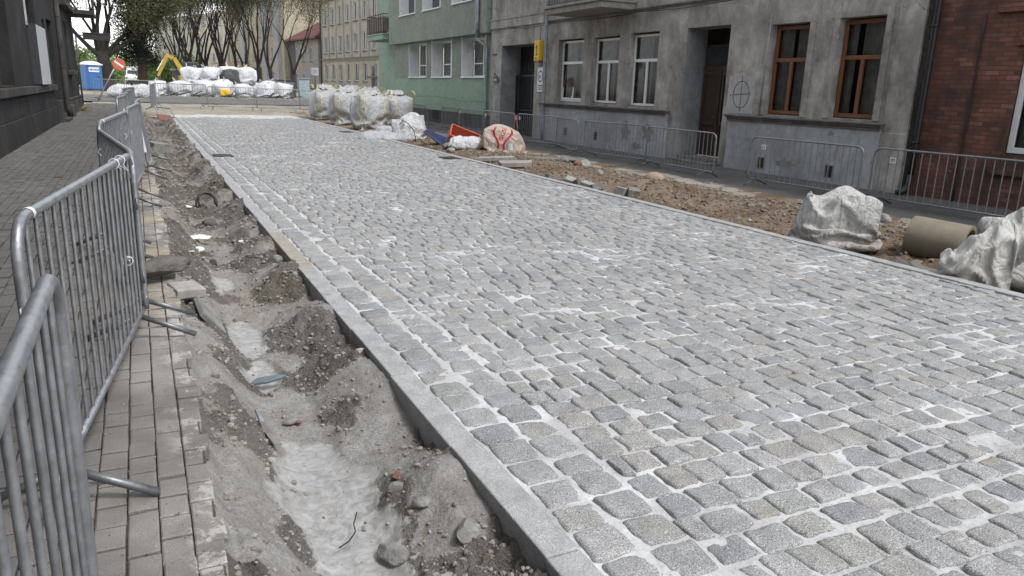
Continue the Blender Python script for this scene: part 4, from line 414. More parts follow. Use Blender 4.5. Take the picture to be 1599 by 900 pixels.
-13,35,2,-6,-22,29,-19,0,10,9,-4,-10,-11,-2,5,4,11,-4,-12,-3,-5,28,3,-7,-22,20,7,-18,1,21,-6,-13,-12,4,3,8,8,-9,-14,5,3,18,2,-8,-21,19,12,-16,-7,20,1,-19,-9,3,4,13,2,-12,-9,-1,18,5,3,-3,-25,18,14,-11,-12,21,-4,-17,-8,3,7,9,6,-18,-7,0,27,-3,3,-3,-24,15,15,-5,-16,20,-8,-14,-7,3,7,9,6,-22,-4,5,17,-1,6,5,-16,-15,27,4,-15,12,-11,-10,-5,-1,11,11,-5,-19,7,-1,
18,-8,11,6,-17,-15,21,10,-3,-4,-11,-4,-9,2,12,10,-10,-16,4,0,34,-22,11,6,-16,-15,15,16,-5,-8,7,-15,-11,5,12,8,-14,-8,0,0,32,-20,12,4,-16,-14,11,19,-12,-1,8,-2,-23,8,16,-11,-11,-2,4,9,8,-2,11,0,-16,-14,8,23,-22,7,11,1,-24,10,9,-23,2,4,3,5,7,-7,16,0,-15,-14,6,23,-19,-3,18,-5,1,2,-12,-8,-4,5,3,6,-3,14,-1,6,-12,-18,17,-13,9,1,15,-1,2,-17,-6,5,-8,-1,5,4,
-2,19,-11,10,-7,-17,-2,2,13,2,8,4,-4,-12,-4,-2,-1,-1,0,1,-2,22,-8,5,-7,-13,-4,3,19,-5,7,6,-6,-7,-11,2,-1,1,0,4,-14,28,-3,-4,-5,-12,2,-3,21,3,0,2,-4,-5,-7,-5,2,1,0,3,-25,38,-2,-5,-4,-10,-4,4,19,5,-3,2,-3,-5,-6,-2,-1,-2,1,0,-364,361,35,-34,30,-28,28,-28,23,-17,13,-16,21,-20,19,-19,21,-20,19,-18,18,-19,21,-24,27,-27,26,-26,26,-25,24,-24,24,-30,30,-25,-297,319,-2,-3,
3,0,-1,0,2,-1,2,2,1,-2,-1,0,-1,-11,-292,296,7,0,-1,0,-1,2,-1,0,1,0,3,-1,-6,2,2,-1,-312,310,1,2,3,-1,0,-2,0,-1,0,-1,4,-1,0,-2,-1,1,-327,329,1,-4,3,2,0,-3,0,1,-2,4,-1,-1,1,-2,-1,-1,-333,336,-7,7,1,1,0,-1,-3,2,1,2,-1,-1,0,-4,2,-13,-317,329,0,0,3,1,-1,0,-1,1,1,0,0,-1,-2,1,-1,-4,-326,328,-1,-2,5,2,0,-1,1,0,1,0,0,-3,-4,5,
1,-4,-318,317,1,-3,1,4,1,0,1,0,1,-1,0,-5,4,0,2,-1,-316,310,2,-2,-4,1,7,0,2,1,0,0,-3,0,2,0,0,1,-323,316,6,-1,-4,-8,5,4,4,1,0,-1,1,-3,2,1,0,0,-331,325,4,2,-2,-3,-4,-5,11,3,0,-1,0,0,1,0,-1,0,-333,329,3,1,0,-6,-2,5,-4,8,-1,0,-1,1,1,1,-3,1,-335,332,1,2,-2,-5,2,0,4,2,-2,1,-1,1,1,0,-3,3,-337,333,1,2,-3,4,-13,9,3,0,
0,-1,0,1,0,0,-1,1,-336,334,0,2,0,0,-12,6,7,0,0,-1,-1,-1,2,-3,3,0,-335,334,-1,2,-4,4,-7,-1,9,1,0,-2,0,-3,2,0,-2,2,-332,331,1,1,1,-12,6,1,5,1,0,0,-2,-2,0,-4,5,0,-331,331,1,0,-6,4,-10,11,2,1,1,-2,0,-2,-10,10,1,-1,-322,311,-4,-2,18,-21,16,-13,12,-12,3,6,-3,-9,19,-23,29,-29,30,-29,27,-26,25,-25,26,-26,26,-25,24,-24,24,-25,24,-25,21,-25,-284,312,1,-13,
12,-8,6,0,-4,2,4,1,0,0,0,-2,1,-1,-320,312,7,-4,6,-1,-4,3,-4,5,1,-4,4,0,1,-1,1,-2,-330,332,-10,7,2,0,-3,2,-5,6,-1,-1,-3,3,2,0,1,-1,-328,326,-9,12,-1,0,1,-3,0,-3,5,-5,3,-1,1,1,2,-7,-323,328,-2,3,-1,2,0,-3,-2,4,-1,0,-1,0,-2,3,0,-1,-338,339,0,1,0,1,0,-3,2,0,-1,0,-1,1,0,-3,2,-14,-307,321,0,0,1,1,0,1,-1,-1,1,-1,1,-1,-1,1,
-21,5,-282,295,2,-1,2,0,0,1,0,0,0,0,0,-1,0,-15,11,-6,-290,296,-1,4,0,1,-1,1,-1,2,0,0,1,-1,0,-11,6,-4,-292,296,-6,9,0,0,0,-2,2,2,-1,1,0,2,-2,0,-10,1,-300,294,13,3,-2,0,0,-5,4,1,-3,4,-2,2,0,1,-2,-4,-329,334,1,-2,2,-4,1,0,1,-1,-4,3,1,1,0,2,-3,3,-338,336,3,-1,0,-1,-2,-1,-4,0,5,1,-2,3,-1,1,0,-4,-325,327,3,1,-1,-2,-5,-1,2,-1,
5,1,0,-7,6,0,1,-2,-314,308,9,0,-1,-5,-8,7,3,3,0,1,-6,4,0,-5,2,2,-308,310,-3,3,-3,-8,3,2,6,0,0,-4,3,1,-1,-5,-5,9,-300,302,-3,1,-2,-2,-5,5,7,-2,-4,5,1,-4,1,-7,-3,11,-295,291,2,1,-2,-2,1,4,-4,1,3,0,0,-1,-4,-6,3,6,-372,359,-1,1,7,3,-55,39,1,-2,3,1,11,12,-14,-7,3,-11,-16,25,-2,3,9,-20,-13,10,-3,29,-18,-9,29,4,-17,-1,-12,18,-35,27,1,0,
-6,-8,12,-6,-31,66,-34,0,39,-34,9,-3,-17,6,-11,13,9,-10,-2,6,4,-11,24,-25,9,21,-9,-16,-15,20,-12,6,-18,22,1,1,-15,14,13,12,-10,-47,45,-9,4,-13,-5,0,-1,0,-7,17,-11,10,-2,-1,20,29,-76,41,2,-11,-1,-8,4,-4,2,-3,-8,9,8,0,-2,-3,25,-1,-22,5,-4,2,0,-16,11,5,1,-5,-19,24,-4,5,-2,-4,-2,13,-4,2,0,-13,5,-4,7,7,-5,-7,-7,5,8,-4,5,-4,-9,13,0,-7,5,-2,2,11,-5,1,
-8,-6,-8,13,-2,0,12,-22,-1,32,-21,-15,37,-17,5,-5,7,-3,-3,-7,-10,14,-3,-3,12,-9,-1,4,-4,18,-14,-1,-2,2,14,-5,-1,-15,-4,12,-2,-5,20,-14,-2,8,-9,3,-1,-2,-3,17,-8,20,-23,-5,-5,9,1,15,-19,2,4,-1,-1,0,0,0,-6,4,15,4,-17,-2,-10,8,5,3,-1,3,-4,-1,0,-1,-1,0,0,4,8,-3,-7,-3,-10,10,-7,21,-9,3,-4,0,-1,-1,0,-2,3,3,2,3,-8,-3,-9,5,3,0,9,9,-12,-2,1,-1,
0,-3,2,5,0,-2,-3,0,-8,4,-9,19,17,-5,-11,-12,15,-13,7,-24,14,40,-43,1,4,1,-6,10,-18,39,-12,-4,5,-5,-3,-2,-1,6,-16,11,-6,4,-6,8,-307,309,1,0,0,-1,0,-1,0,0,1,-1,1,-2,1,0,0,0,-26,27,1,0,0,-1,0,-1,0,1,-1,0,0,0,0,0,-1,1,-25,27,-1,0,0,-1,0,0,-1,3,-2,0,2,-1,0,0,-2,0,-23,25,-5,3,4,-2,-2,0,0,3,-1,1,-1,0,-4,2,7,-16,-7,18,-2,-1,
0,5,-4,-1,2,1,2,-1,-1,-2,-3,4,-7,13,-27,20,0,1,-1,5,-5,0,1,1,0,1,0,-6,2,-2,4,5,-29,27,-6,0,3,5,-3,-3,1,1,-1,1,0,-5,4,-3,7,-4,-20,19,1,-4,0,8,0,-3,-1,0,2,-2,-3,3,-2,2,1,4,-23,16,1,-2,0,0,8,-4,-1,1,-4,5,-3,0,2,2,-1,0,-17,11,1,1,0,0,2,1,-1,0,1,-2,1,2,0,1,-1,-2,-11,7,0,1,0,2,1,0,0,0,0,1,0,0,-1,1,
0,1,-8,2,-1,2,0,2,1,0,0,0,-1,1,1,1,-1,0,-1,0,-3,-1,-1,1,2,1,1,0,0,0,-1,1,0,1,0,-1,1,0,-14,13,-2,1,-1,1,1,0,0,0,0,-3,0,7,-2,-1,0,0,-16,15,-1,0,-1,1,1,0,-1,1,-1,0,-2,0,1,3,2,0,-11,7,1,-6,2,1,5,-2,0,-8,8,2,0,-1,-4,0,1,5,1,-5,-6,1,1,2,3,3,-4,-8,5,5,0,1,1,1,-6,-2,15,-18,1,1,0,0,2,7,-3,-10,
8,5,-4,0,2,-1,0,0,),
(-92,96,7,-16,22,-29,33,-33,26,-28,27,-26,20,-21,27,-25,30,-26,25,-29,26,-18,11,-16,16,-16,14,-14,19,-23,20,-15,22,-27,27,-26,26,-26,33,-32,-18,38,4,-4,-5,-6,-4,5,6,3,-11,3,5,-8,4,-8,15,-9,6,2,-46,49,1,-4,1,-11,-3,7,3,-4,3,-9,4,14,-22,13,0,0,5,-3,-43,47,3,-5,0,-9,-4,8,2,-6,1,0,0,2,1,0,-1,3,4,-5,-38,38,12,-14,5,1,-13,9,1,-6,1,0,1,1,1,-1,0,3,4,-10,
-40,52,7,-14,3,-1,-7,2,1,1,-2,0,0,2,0,-2,0,4,3,-9,-54,86,-19,-8,0,0,1,-5,4,-1,-2,0,1,2,-2,-1,-1,5,0,-5,-48,75,-21,2,-6,5,-2,-6,6,-2,-2,1,0,1,0,-3,0,5,-4,2,-37,44,-5,3,-1,-1,-1,-5,4,0,-4,3,-2,-1,7,-8,3,2,-3,0,-39,47,3,-5,0,0,-5,1,2,-2,-2,1,-2,0,7,-8,4,2,-5,0,-30,39,-5,4,-1,-1,-3,1,1,-2,-3,0,-2,5,3,-6,4,1,-7,2,
-39,55,-8,-2,3,-3,-2,0,-1,1,-7,2,0,5,1,-4,5,-1,-6,-1,-34,51,-8,-4,8,-4,-2,-1,-2,2,-8,2,1,5,1,-3,4,0,-7,0,-31,38,1,-5,11,-15,20,-14,-2,-1,-5,2,0,8,-5,5,1,-1,-6,-3,-33,44,-10,13,2,-22,28,-6,-11,-4,0,-1,2,8,-7,7,0,-1,-7,-2,-44,58,-14,14,6,-28,27,1,-9,-9,-1,-1,2,8,-8,9,-2,0,-7,-2,-49,66,-21,20,3,-28,23,6,-1,-14,-5,2,0,7,-6,8,-3,0,-6,-2,
-53,53,14,1,3,-22,12,9,-6,4,-8,-7,5,1,1,-3,-5,19,-12,-5,-66,75,-2,11,-24,11,9,-6,6,-10,9,0,-4,-8,0,-12,25,1,-5,-8,-336,349,-3,-17,31,-32,20,-20,6,-5,14,-19,35,-34,29,-25,9,-7,10,-16,28,-31,30,-28,30,-30,31,-32,34,-35,35,-34,35,-35,34,-33,34,-35,36,-36,-27,44,12,-30,21,-5,8,-9,-1,-1,4,-1,4,0,1,-1,2,-2,4,-2,-64,64,-15,9,9,-12,14,-10,-2,-3,3,3,3,-1,0,1,0,-1,3,-1,
-65,62,-7,2,10,-12,14,-4,-7,-2,1,4,3,-1,0,1,-2,2,2,-3,-62,63,-9,1,8,-6,2,7,0,-12,2,5,1,0,0,0,-2,4,-3,3,-59,55,-6,2,7,-6,1,6,3,-11,-1,7,-1,1,1,-3,0,5,-4,1,-53,50,-4,1,7,-7,2,4,5,-13,4,4,0,0,0,-1,-1,3,-5,3,-48,51,-10,1,7,-4,-2,4,7,-13,6,2,0,0,1,-2,-2,3,-3,3,-41,26,11,-1,1,3,-2,1,5,-10,6,1,1,-1,0,-3,4,-5,3,1,
-27,-3,27,-1,0,3,-3,2,1,-3,4,1,-2,2,0,-5,5,-4,0,1,-16,-8,14,8,0,2,-2,2,0,-6,14,-6,-1,2,-1,-3,4,-5,0,2,-20,-6,25,-2,1,2,-2,2,-6,0,14,1,-9,3,-9,13,-6,-5,5,0,-24,3,17,0,0,2,0,0,-7,2,16,-3,-3,-2,-8,7,0,1,-1,0,-33,19,11,1,-2,2,-1,0,-6,2,14,-3,5,-22,18,-5,2,-1,-1,0,-37,25,9,3,-4,2,-5,-9,14,3,5,0,-13,11,-1,-1,-1,0,0,-1,
-41,32,6,3,-3,-7,6,-11,17,0,-5,4,4,-1,-1,0,-2,-1,0,1,-49,45,1,2,-4,-6,3,-3,13,-1,-6,3,7,-2,-3,1,0,-1,0,0,-58,51,16,-12,-4,-9,13,-8,15,0,-8,-1,9,0,-3,0,-1,1,-1,0,-75,81,2,-11,-4,-9,6,9,6,0,-11,2,8,-1,-1,-1,0,-1,1,0,-276,258,20,-22,27,-30,30,-29,29,-25,13,6,-24,26,-27,26,-23,27,-30,33,-34,35,-31,23,-13,11,-9,8,-7,4,-3,2,-4,17,-23,14,51,-59,0,0,
-5,-2,-4,1,3,1,2,3,4,2,2,2,1,12,22,-25,-19,0,-6,-4,-1,4,1,0,-2,0,6,2,16,-2,-1,-2,42,-58,8,-3,0,-1,-2,-1,-1,-2,-1,1,2,1,2,15,1,0,32,-51,7,-1,-2,0,0,-3,6,-3,-7,17,-14,1,0,-1,15,5,42,-63,-6,10,1,0,-1,-1,7,-3,1,2,0,-1,-6,-5,17,11,20,-50,1,2,4,1,0,0,3,1,0,1,0,0,3,3,-3,8,37,-62,1,-4,5,6,3,1,0,0,0,3,0,7,4,-7,
-1,-12,62,-67,-1,6,-6,3,15,-6,0,-1,-1,-2,8,10,-6,-1,-1,1,44,-63,2,1,3,-5,3,7,6,-3,-1,-2,-3,15,-8,3,1,2,45,-67,15,-9,-2,1,-3,2,10,4,-5,4,-2,-6,9,1,-1,2,49,-66,8,8,-11,-4,-2,0,6,6,0,1,0,1,2,1,3,0,33,-49,5,5,4,-18,-1,6,-4,11,2,0,2,-2,0,1,8,-7,29,-39,4,2,12,-26,3,2,4,6,3,-2,-3,0,4,3,5,-9,24,-30,1,3,13,-18,-9,5,6,7,
-1,-4,0,0,2,8,1,-10,21,-24,0,1,10,1,-22,2,10,6,-3,0,-2,-4,3,12,-6,-7,23,-20,-7,4,17,-10,-15,-1,12,2,1,-2,-2,-6,4,1,14,-16,28,-29,2,-2,5,17,-25,0,8,3,-2,0,-1,-5,3,-9,20,-14,32,-26,-3,-1,-13,23,5,-13,0,0,1,-1,-1,4,-17,14,0,1,182,-190,15,-1,-16,9,-4,22,-23,5,-17,27,-12,-7,15,3,-11,14,-15,9,-2,-3,11,-13,11,-13,12,-14,13,-12,4,-3,3,-6,5,-11,36,-25,0,-16,
21,-2,-6,1,16,-2,-3,-1,0,-4,-3,-5,3,-1,15,-26,3,19,-5,-2,-7,6,5,-3,0,13,-7,-2,-7,-2,0,1,1,2,-5,12,-8,4,-8,4,6,-6,3,-7,18,-21,3,1,-2,2,33,-28,-6,5,1,1,-1,0,0,2,-3,-5,1,-5,0,0,4,18,16,-27,1,-1,-2,2,-1,1,-1,1,-2,-6,-2,1,-3,2,3,-3,59,-47,0,-3,0,0,0,1,-4,1,-7,1,0,4,-1,-7,4,3,35,-23,-1,0,-1,-1,-3,-5,-3,0,0,0,0,0,0,7,
-14,11,23,-25,10,2,0,1,-1,-2,-6,-3,-2,-1,-1,-1,1,6,-9,3,28,-36,10,13,0,1,0,-3,2,-5,-2,-3,-3,-1,-1,3,-5,-8,44,-42,-3,20,3,4,-2,3,-3,-6,4,1,-6,-3,0,-4,-11,3,44,-49,20,-4,0,1,10,2,-1,-5,6,-8,-6,1,5,-2,-2,-11,31,-19,0,0,-2,-3,2,2,9,1,4,-16,-1,2,6,-4,11,-11,27,-27,0,-1,-1,-1,-1,0,-8,29,-20,0,-2,4,5,3,1,7,12,-20,-7,-1,0,-3,-6,-1,-1,17,
-8,-2,4,18,-8,0,-1,-1,9,1,-12,-8,-3,-6,-4,5,0,11,0,1,14,-6,-11,19,-2,-13,30,-36,18,-22,-1,-7,2,2,7,3,3,14,-7,-8,-2,18,5,-23,43,-47,0,11,-16,-1,-4,3,16,-10,22,-10,-5,-7,15,11,2,-15,14,-31,24,-18,-5,-1,-1,14,-12,20,-4,-9,-3,-1,21,6,0,-8,-287,290,0,0,-5,-3,-5,12,12,7,-14,4,6,-26,4,-2,9,-16,-202,219,0,0,1,-14,-1,5,5,25,7,-14,-2,-17,-8,10,-22,15,-209,219,1,0,
1,-21,2,9,-10,69,-38,23,-65,58,-52,15,-2,7,-230,235,-6,1,2,-7,-1,-1,11,-15,54,0,-50,21,-29,6,6,6,-225,220,3,4,-8,-1,2,-17,9,34,28,-40,-27,15,-1,-1,-5,9,-213,212,-8,12,0,-7,-4,-14,46,-2,-4,-24,-1,3,-4,-16,37,-16,-209,206,9,1,-2,-7,-3,2,16,10,2,-27,-4,-25,21,11,15,-16,-197,203,-5,5,-3,-6,4,-7,24,-19,19,-30,13,-18,20,18,-18,2,-217,211,4,0,-1,1,13,-8,-13,3,7,-11,2,19,-4,-13,
6,0,-231,232,-9,7,-12,18,29,-38,0,1,13,-9,1,-8,0,7,0,-10,-228,238,-13,8,-8,17,19,-11,-6,-3,17,-28,-5,4,17,-7,-7,-10,-231,245,-14,10,-1,30,-16,-2,1,13,-23,1,10,-6,3,-12,-1,-5,-240,249,-2,-12,26,13,-16,-2,-1,-1,2,3,12,5,-34,5,-1,-5,-246,243,11,-4,26,-7,-9,-1,1,0,0,1,1,10,5,-26,1,-3,-253,252,5,-3,14,10,-15,0,1,0,-1,2,1,-1,28,-38,0,5,-264,261,-11,12,-7,40,-26,-1,0,0,
1,0,1,-1,28,-42,4,2,-251,252,-9,5,1,2,9,13,-4,-8,-5,2,5,6,1,-18,-7,7,-245,247,-13,9,6,-1,5,0,6,-5,0,9,-13,-6,1,7,-7,4,-169,168,-1,1,0,0,2,-1,1,-1,2,0,1,-1,1,-1,-1,0,-252,249,2,0,1,0,-1,1,-1,1,0,0,0,1,1,-1,0,-1,-254,251,4,-1,1,-1,0,1,-1,-1,0,1,-1,1,0,1,0,-2,-251,253,1,-1,-2,0,1,1,-1,-1,1,-2,1,1,2,-1,-3,-9,-228,240,0,0,
0,-4,3,1,-1,-1,-1,1,1,1,0,1,-24,21,-228,230,0,-1,1,-4,3,1,-1,-1,0,0,1,1,1,-20,3,12,-201,194,10,1,-1,-3,3,0,0,-1,1,0,1,0,-14,-4,9,-4,-180,192,-7,7,1,-4,1,2,0,0,0,1,1,-16,-1,1,3,8,-185,188,-1,0,0,-1,-2,4,1,-2,3,-2,-13,-1,1,3,2,-2,-165,170,4,0,0,0,2,-1,0,0,-1,-13,3,1,2,2,0,1,-178,180,-2,3,1,2,0,0,0,-1,-12,4,0,2,3,-2,
-1,0,-186,187,1,2,1,2,1,0,-1,-2,-4,-2,-1,1,-1,-1,0,-1,-173,179,-1,0,6,0,1,0,-1,-1,-5,-9,4,1,1,0,0,0,-180,186,1,1,1,0,1,0,-1,-1,-1,-4,-2,-6,2,0,-1,2,-176,184,0,1,2,0,1,-1,0,-1,-1,0,-1,-1,-7,-1,-2,1,-190,200,1,0,1,1,0,0,0,-3,1,0,0,1,-1,-4,-3,-5,-209,221,0,-1,2,0,1,0,0,-5,3,0,0,1,-1,1,-1,-2,-240,243,-1,0,0,0,1,1,0,-5,
4,-2,0,1,1,0,0,0,),
(25,-40,25,-16,16,-6,-17,16,10,-10,10,-13,6,-8,19,-19,-7,16,-23,19,4,-20,35,-26,26,-27,27,-27,25,-24,22,-20,17,-15,14,-13,6,2,-5,6,-193,187,8,-15,16,3,-9,8,-28,12,13,-1,-1,7,-2,-2,-4,-4,4,2,-169,154,15,-2,-2,8,-6,6,-29,23,0,4,-1,-2,-2,-2,1,0,5,-6,-154,151,-5,15,0,3,-6,2,-26,27,-1,-2,-9,4,11,-13,3,1,6,-12,-141,152,-16,17,1,0,-4,0,-23,26,0,-12,1,5,10,-12,-5,9,4,-20,
-125,140,0,-6,13,1,-1,-15,0,15,-14,0,2,6,8,-13,-5,10,3,-13,-133,137,6,-6,13,0,-3,-17,13,7,-15,-4,6,8,6,-15,-5,14,-2,-6,-134,132,3,10,-5,7,-5,-14,15,4,-20,9,-7,15,3,-17,-2,17,-13,8,-126,113,14,-16,20,2,-8,-7,14,-2,-16,10,-5,2,11,-18,4,13,-9,-2,-117,107,18,-13,14,4,-13,2,11,-4,-13,8,-4,-2,12,-17,8,11,-14,1,-110,103,14,-10,10,7,-7,-9,15,-2,-12,0,-1,8,2,-14,11,10,-25,11,
-105,100,15,-12,-3,18,-3,-13,10,3,-17,6,0,9,-3,-10,12,6,-24,4,-92,96,11,-18,14,8,-1,-8,-3,9,-18,7,3,9,-8,-6,14,3,-24,6,-91,90,4,12,-13,17,-11,4,-7,4,-14,8,3,10,-15,6,10,1,-21,8,-103,98,12,-5,0,8,-12,11,-6,-9,2,0,4,12,-18,11,8,1,-18,7,-103,94,16,-7,-7,8,1,-12,15,-9,-2,-2,0,16,-18,16,5,0,-12,2,-117,121,4,-23,13,-2,10,-18,6,5,-7,3,-7,17,-13,16,2,0,-4,-7,
-127,137,-3,-24,17,7,-6,-9,-10,15,2,-7,10,-8,11,6,-1,-7,7,-5,-134,129,2,-9,14,1,-23,10,7,-19,7,5,11,0,3,-13,12,-2,4,0,-135,112,17,-3,-13,8,13,-14,-8,7,16,-20,6,7,-4,1,-4,5,-2,-3,12,-12,11,-10,11,-11,10,-10,10,-10,8,-7,7,-7,6,-6,5,-3,1,-1,-230,223,10,-1,0,7,-23,22,2,-10,10,-1,1,-2,1,0,0,-2,0,0,-227,216,-1,15,-8,-3,-5,16,-1,-10,9,2,-1,-3,3,-1,1,-2,0,-2,
-215,213,-18,24,-12,0,7,4,2,-12,9,3,-4,-1,4,-1,-1,1,-2,-1,-207,202,-13,22,-20,20,-5,3,1,-10,8,4,-8,4,1,1,-1,1,-6,5,-202,192,-6,18,-19,20,-13,12,-3,-1,-2,7,-10,4,3,0,0,1,-5,0,-188,183,-9,19,-16,18,-18,17,-4,0,3,0,-8,3,4,0,-1,0,-8,4,-175,171,-9,19,-15,17,-22,18,1,-2,5,-2,-8,1,7,-1,-1,-4,-4,8,-176,164,6,-9,19,-17,11,-11,16,-2,4,-3,-6,-4,10,-1,1,-14,13,-1,
-176,163,3,0,14,-19,17,-18,15,4,2,-2,-11,3,7,-2,3,-15,9,1,-168,160,1,-2,15,-20,20,-22,19,5,-8,5,-14,8,5,-2,2,-3,0,-1,-173,163,5,-7,18,-20,19,-20,22,0,-6,-3,-7,11,0,0,-2,-1,3,4,-176,164,-4,-2,18,-21,19,-13,15,1,-14,-1,7,5,-2,-11,10,3,2,0,-176,171,-13,-3,20,-19,17,-6,9,0,-25,21,-8,4,5,-1,-6,8,2,0,-173,169,-25,17,11,-18,19,-14,15,-1,-17,-1,-1,17,-2,3,-2,-2,4,0,
-162,154,-24,24,7,-5,-1,-12,20,-1,-27,8,12,6,0,1,-1,1,-2,0,-146,123,-4,25,4,-4,-16,10,7,3,-29,8,15,6,-1,0,0,1,-1,0,-156,133,7,16,2,-16,11,-9,8,-1,-23,3,22,4,0,-1,0,0,1,-1,-163,152,-6,19,-1,-8,-12,16,0,-10,-15,3,23,3,0,0,0,-1,0,0,-150,145,-12,8,0,-6,4,-3,13,-23,11,-16,21,-20,21,-21,23,-19,16,-12,8,1,-8,19,-28,29,-30,31,-32,32,-32,33,-33,21,4,-24,24,-4,1,6,
-14,8,-9,-1,1,-1,-1,1,0,2,5,1,0,-3,2,-3,7,-4,-6,-1,1,8,-11,12,-5,0,-5,0,9,-3,1,0,-1,-12,22,-8,-3,-5,-4,1,7,-1,1,11,-10,-2,-3,0,2,1,9,-6,1,8,-12,-3,2,-6,16,-8,-1,0,-2,3,0,2,-7,5,14,-11,-9,5,0,-1,2,0,9,-5,-1,-4,-2,0,1,7,-10,-2,28,-21,-2,-3,2,1,1,1,1,0,-1,1,0,0,9,-7,-7,-6,20,-7,0,-2,-3,0,1,1,1,0,0,0,0,-1,-5,3,
0,11,-29,23,0,11,-5,-8,-6,6,0,1,0,2,-2,-4,0,-1,1,0,-31,37,4,2,7,-6,-12,2,0,0,0,1,3,-6,-2,0,1,1,-31,35,0,1,6,8,-11,-3,-3,0,0,0,1,-1,-3,-1,1,0,-27,31,0,1,2,5,0,3,-9,-3,0,0,0,-1,-2,-1,0,0,-22,27,0,-1,2,8,0,-2,0,-9,1,-1,-3,3,-1,0,-4,5,-23,26,-2,0,0,10,0,-1,-4,-5,-4,4,1,-2,-1,-2,-1,5,-23,25,-2,0,0,4,10,-5,-6,-6,
1,5,-3,-1,0,-4,0,7,-24,24,-1,-1,-1,2,12,-3,-8,-6,4,-2,1,5,-5,-6,7,3,-26,23,3,-2,-7,10,7,0,-12,0,-3,3,0,6,-3,-6,2,5,-29,29,-1,0,-8,10,6,-2,-8,-3,1,0,0,5,-5,9,-8,4,-29,25,1,0,2,-2,12,-11,1,-2,0,-2,1,-2,8,0,-3,0,-208,196,34,-40,29,-30,17,-3,8,-22,30,-22,10,-16,28,-23,15,-17,24,-29,33,-32,32,-33,32,-31,30,-30,30,-30,30,-31,30,-28,16,3,13,-13,-9,12,
-4,-19,21,-5,-10,1,3,1,2,2,-1,0,-1,1,24,-30,10,9,-10,-4,-10,18,8,-23,2,6,0,0,2,-3,1,-1,22,-26,-11,26,-10,1,-9,15,8,-9,-15,19,-9,-3,1,0,-1,0,15,-21,-9,19,-2,0,-1,10,3,2,-18,18,-6,-10,-1,0,0,3,-13,5,-1,16,-12,4,3,9,2,-4,-3,-2,-2,0,-8,8,4,-1,-32,22,1,2,1,1,1,11,-7,-1,0,-1,0,1,0,-8,7,18,-39,16,0,-1,-1,-1,1,2,3,2,0,1,-1,1,1,-1,
11,4,-28,-2,6,2,4,0,-2,-2,1,0,2,0,1,2,0,17,-14,11,-30,18,-17,7,3,3,4,-6,8,-8,0,-2,1,0,1,19,-9,-3,-13,15,-6,-11,2,7,3,7,-4,-9,5,0,-5,0,1,1,1,6,16,-15,-18,13,-6,-1,7,9,-5,-7,7,-7,-8,1,16,-4,-9,8,21,-28,0,-5,8,10,-2,-6,-2,8,2,-16,-1,0,17,-10,9,-7,6,-12,3,2,0,4,2,1,-2,2,-11,0,-5,5,11,0,1,-4,2,-14,7,1,0,4,5,-2,-3,-17,
10,2,2,-1,4,0,5,2,-6,-10,2,4,1,0,-6,3,1,0,2,1,-3,4,-3,6,0,5,-14,5,-4,3,-1,-3,-1,1,4,-2,2,-5,8,0,-4,6,0,5,-13,4,-13,21,-11,-2,-1,0,5,0,-6,7,1,-4,7,0,-1,3,-12,-5,14,3,-9,-2,0,-7,19,-21,18,-2,-3,-2,8,-2,1,0,-138,127,5,2,-6,9,-5,3,-6,-1,7,-6,2,4,8,-24,16,12,-25,4,10,-4,1,2,-1,-12,2,8,4,-19,27,-8,4,-13,17,-2,-22,6,5,4,
1,5,-15,0,-18,31,-10,5,6,-12,9,-2,7,-14,12,-6,-10,19,-6,-9,-15,16,-4,1,6,-1,9,-7,2,1,5,-13,21,-27,20,-14,-1,-4,3,2,-2,-2,12,6,-4,-3,-3,9,-29,38,-4,-22,-5,8,7,0,-5,-1,-8,13,12,-13,3,-1,5,-12,-3,21,-6,-20,9,5,-3,5,-3,-7,3,9,-4,-2,7,-4,-7,4,0,12,-20,11,9,-15,-4,10,-5,7,-13,11,2,-3,0,-6,7,-2,4,-7,3,12,-18,-1,7,0,-2,2,0,2,0,-7,4,-3,13,-9,
1,5,-3,-1,-15,14,-4,1,3,0,-2,-1,-11,24,-8,1,-9,10,-6,13,-7,-7,-13,15,-1,-3,1,11,-19,16,-8,6,1,-3,-3,8,-5,11,-11,-2,-14,15,-7,11,0,-1,-4,-5,5,2,-2,0,2,19,-33,27,-19,-3,7,-3,1,10,-9,2,1,2,1,-3,-18,22,-3,1,-5,18,-15,-16,17,-9,11,-4,-2,2,0,0,0,11,-11,-10,2,21,-17,20,-13,-18,11,-4,13,-2,-5,2,0,1,-1,0,0,2,-7,17,-11,6,-3,-16,5,3,3,5,-5,3,1,-2,
-4,5,-7,7,-7,23,-17,-1,1,-9,-1,8,3,-5,3,-2,-2,9,-7,7,-4,-4,3,12,-4,-8,-12,15,-14,19,-14,5,-7,14,-5,-5,8,-3,-2,1,5,1,2,-9,154,-164,1,0,2,0,3,0,1,-1,1,1,0,1,5,1,0,-1,61,-74,1,1,1,1,1,0,1,0,-1,1,-1,2,0,4,0,2,71,-84,4,1,-1,2,0,0,2,-3,0,1,-3,2,0,1,4,8,61,-72,5,-7,-3,2,2,1,1,-2,0,-3,1,1,4,-2,-3,18,56,-71,-1,1,
0,-6,6,1,-1,-1,-2,0,1,2,2,-2,-10,9,94,-92,-2,0,0,-4,4,1,1,-2,-1,-2,1,5,0,-15,1,7,94,-72,-13,-3,-3,-3,3,3,-1,-2,1,-3,2,4,-14,0,2,-1,105,-87,8,-8,-4,-6,-1,4,0,-1,-4,3,3,-14,0,1,2,7,92,-81,-2,3,0,1,-14,3,1,-3,3,-4,-9,0,0,2,1,0,108,-83,-7,-1,0,1,-5,-3,-1,-2,-1,-9,0,1,1,1,0,2,102,-80,-1,-4,-2,-1,-3,-2,-2,-1,-9,0,0,0,2,0,
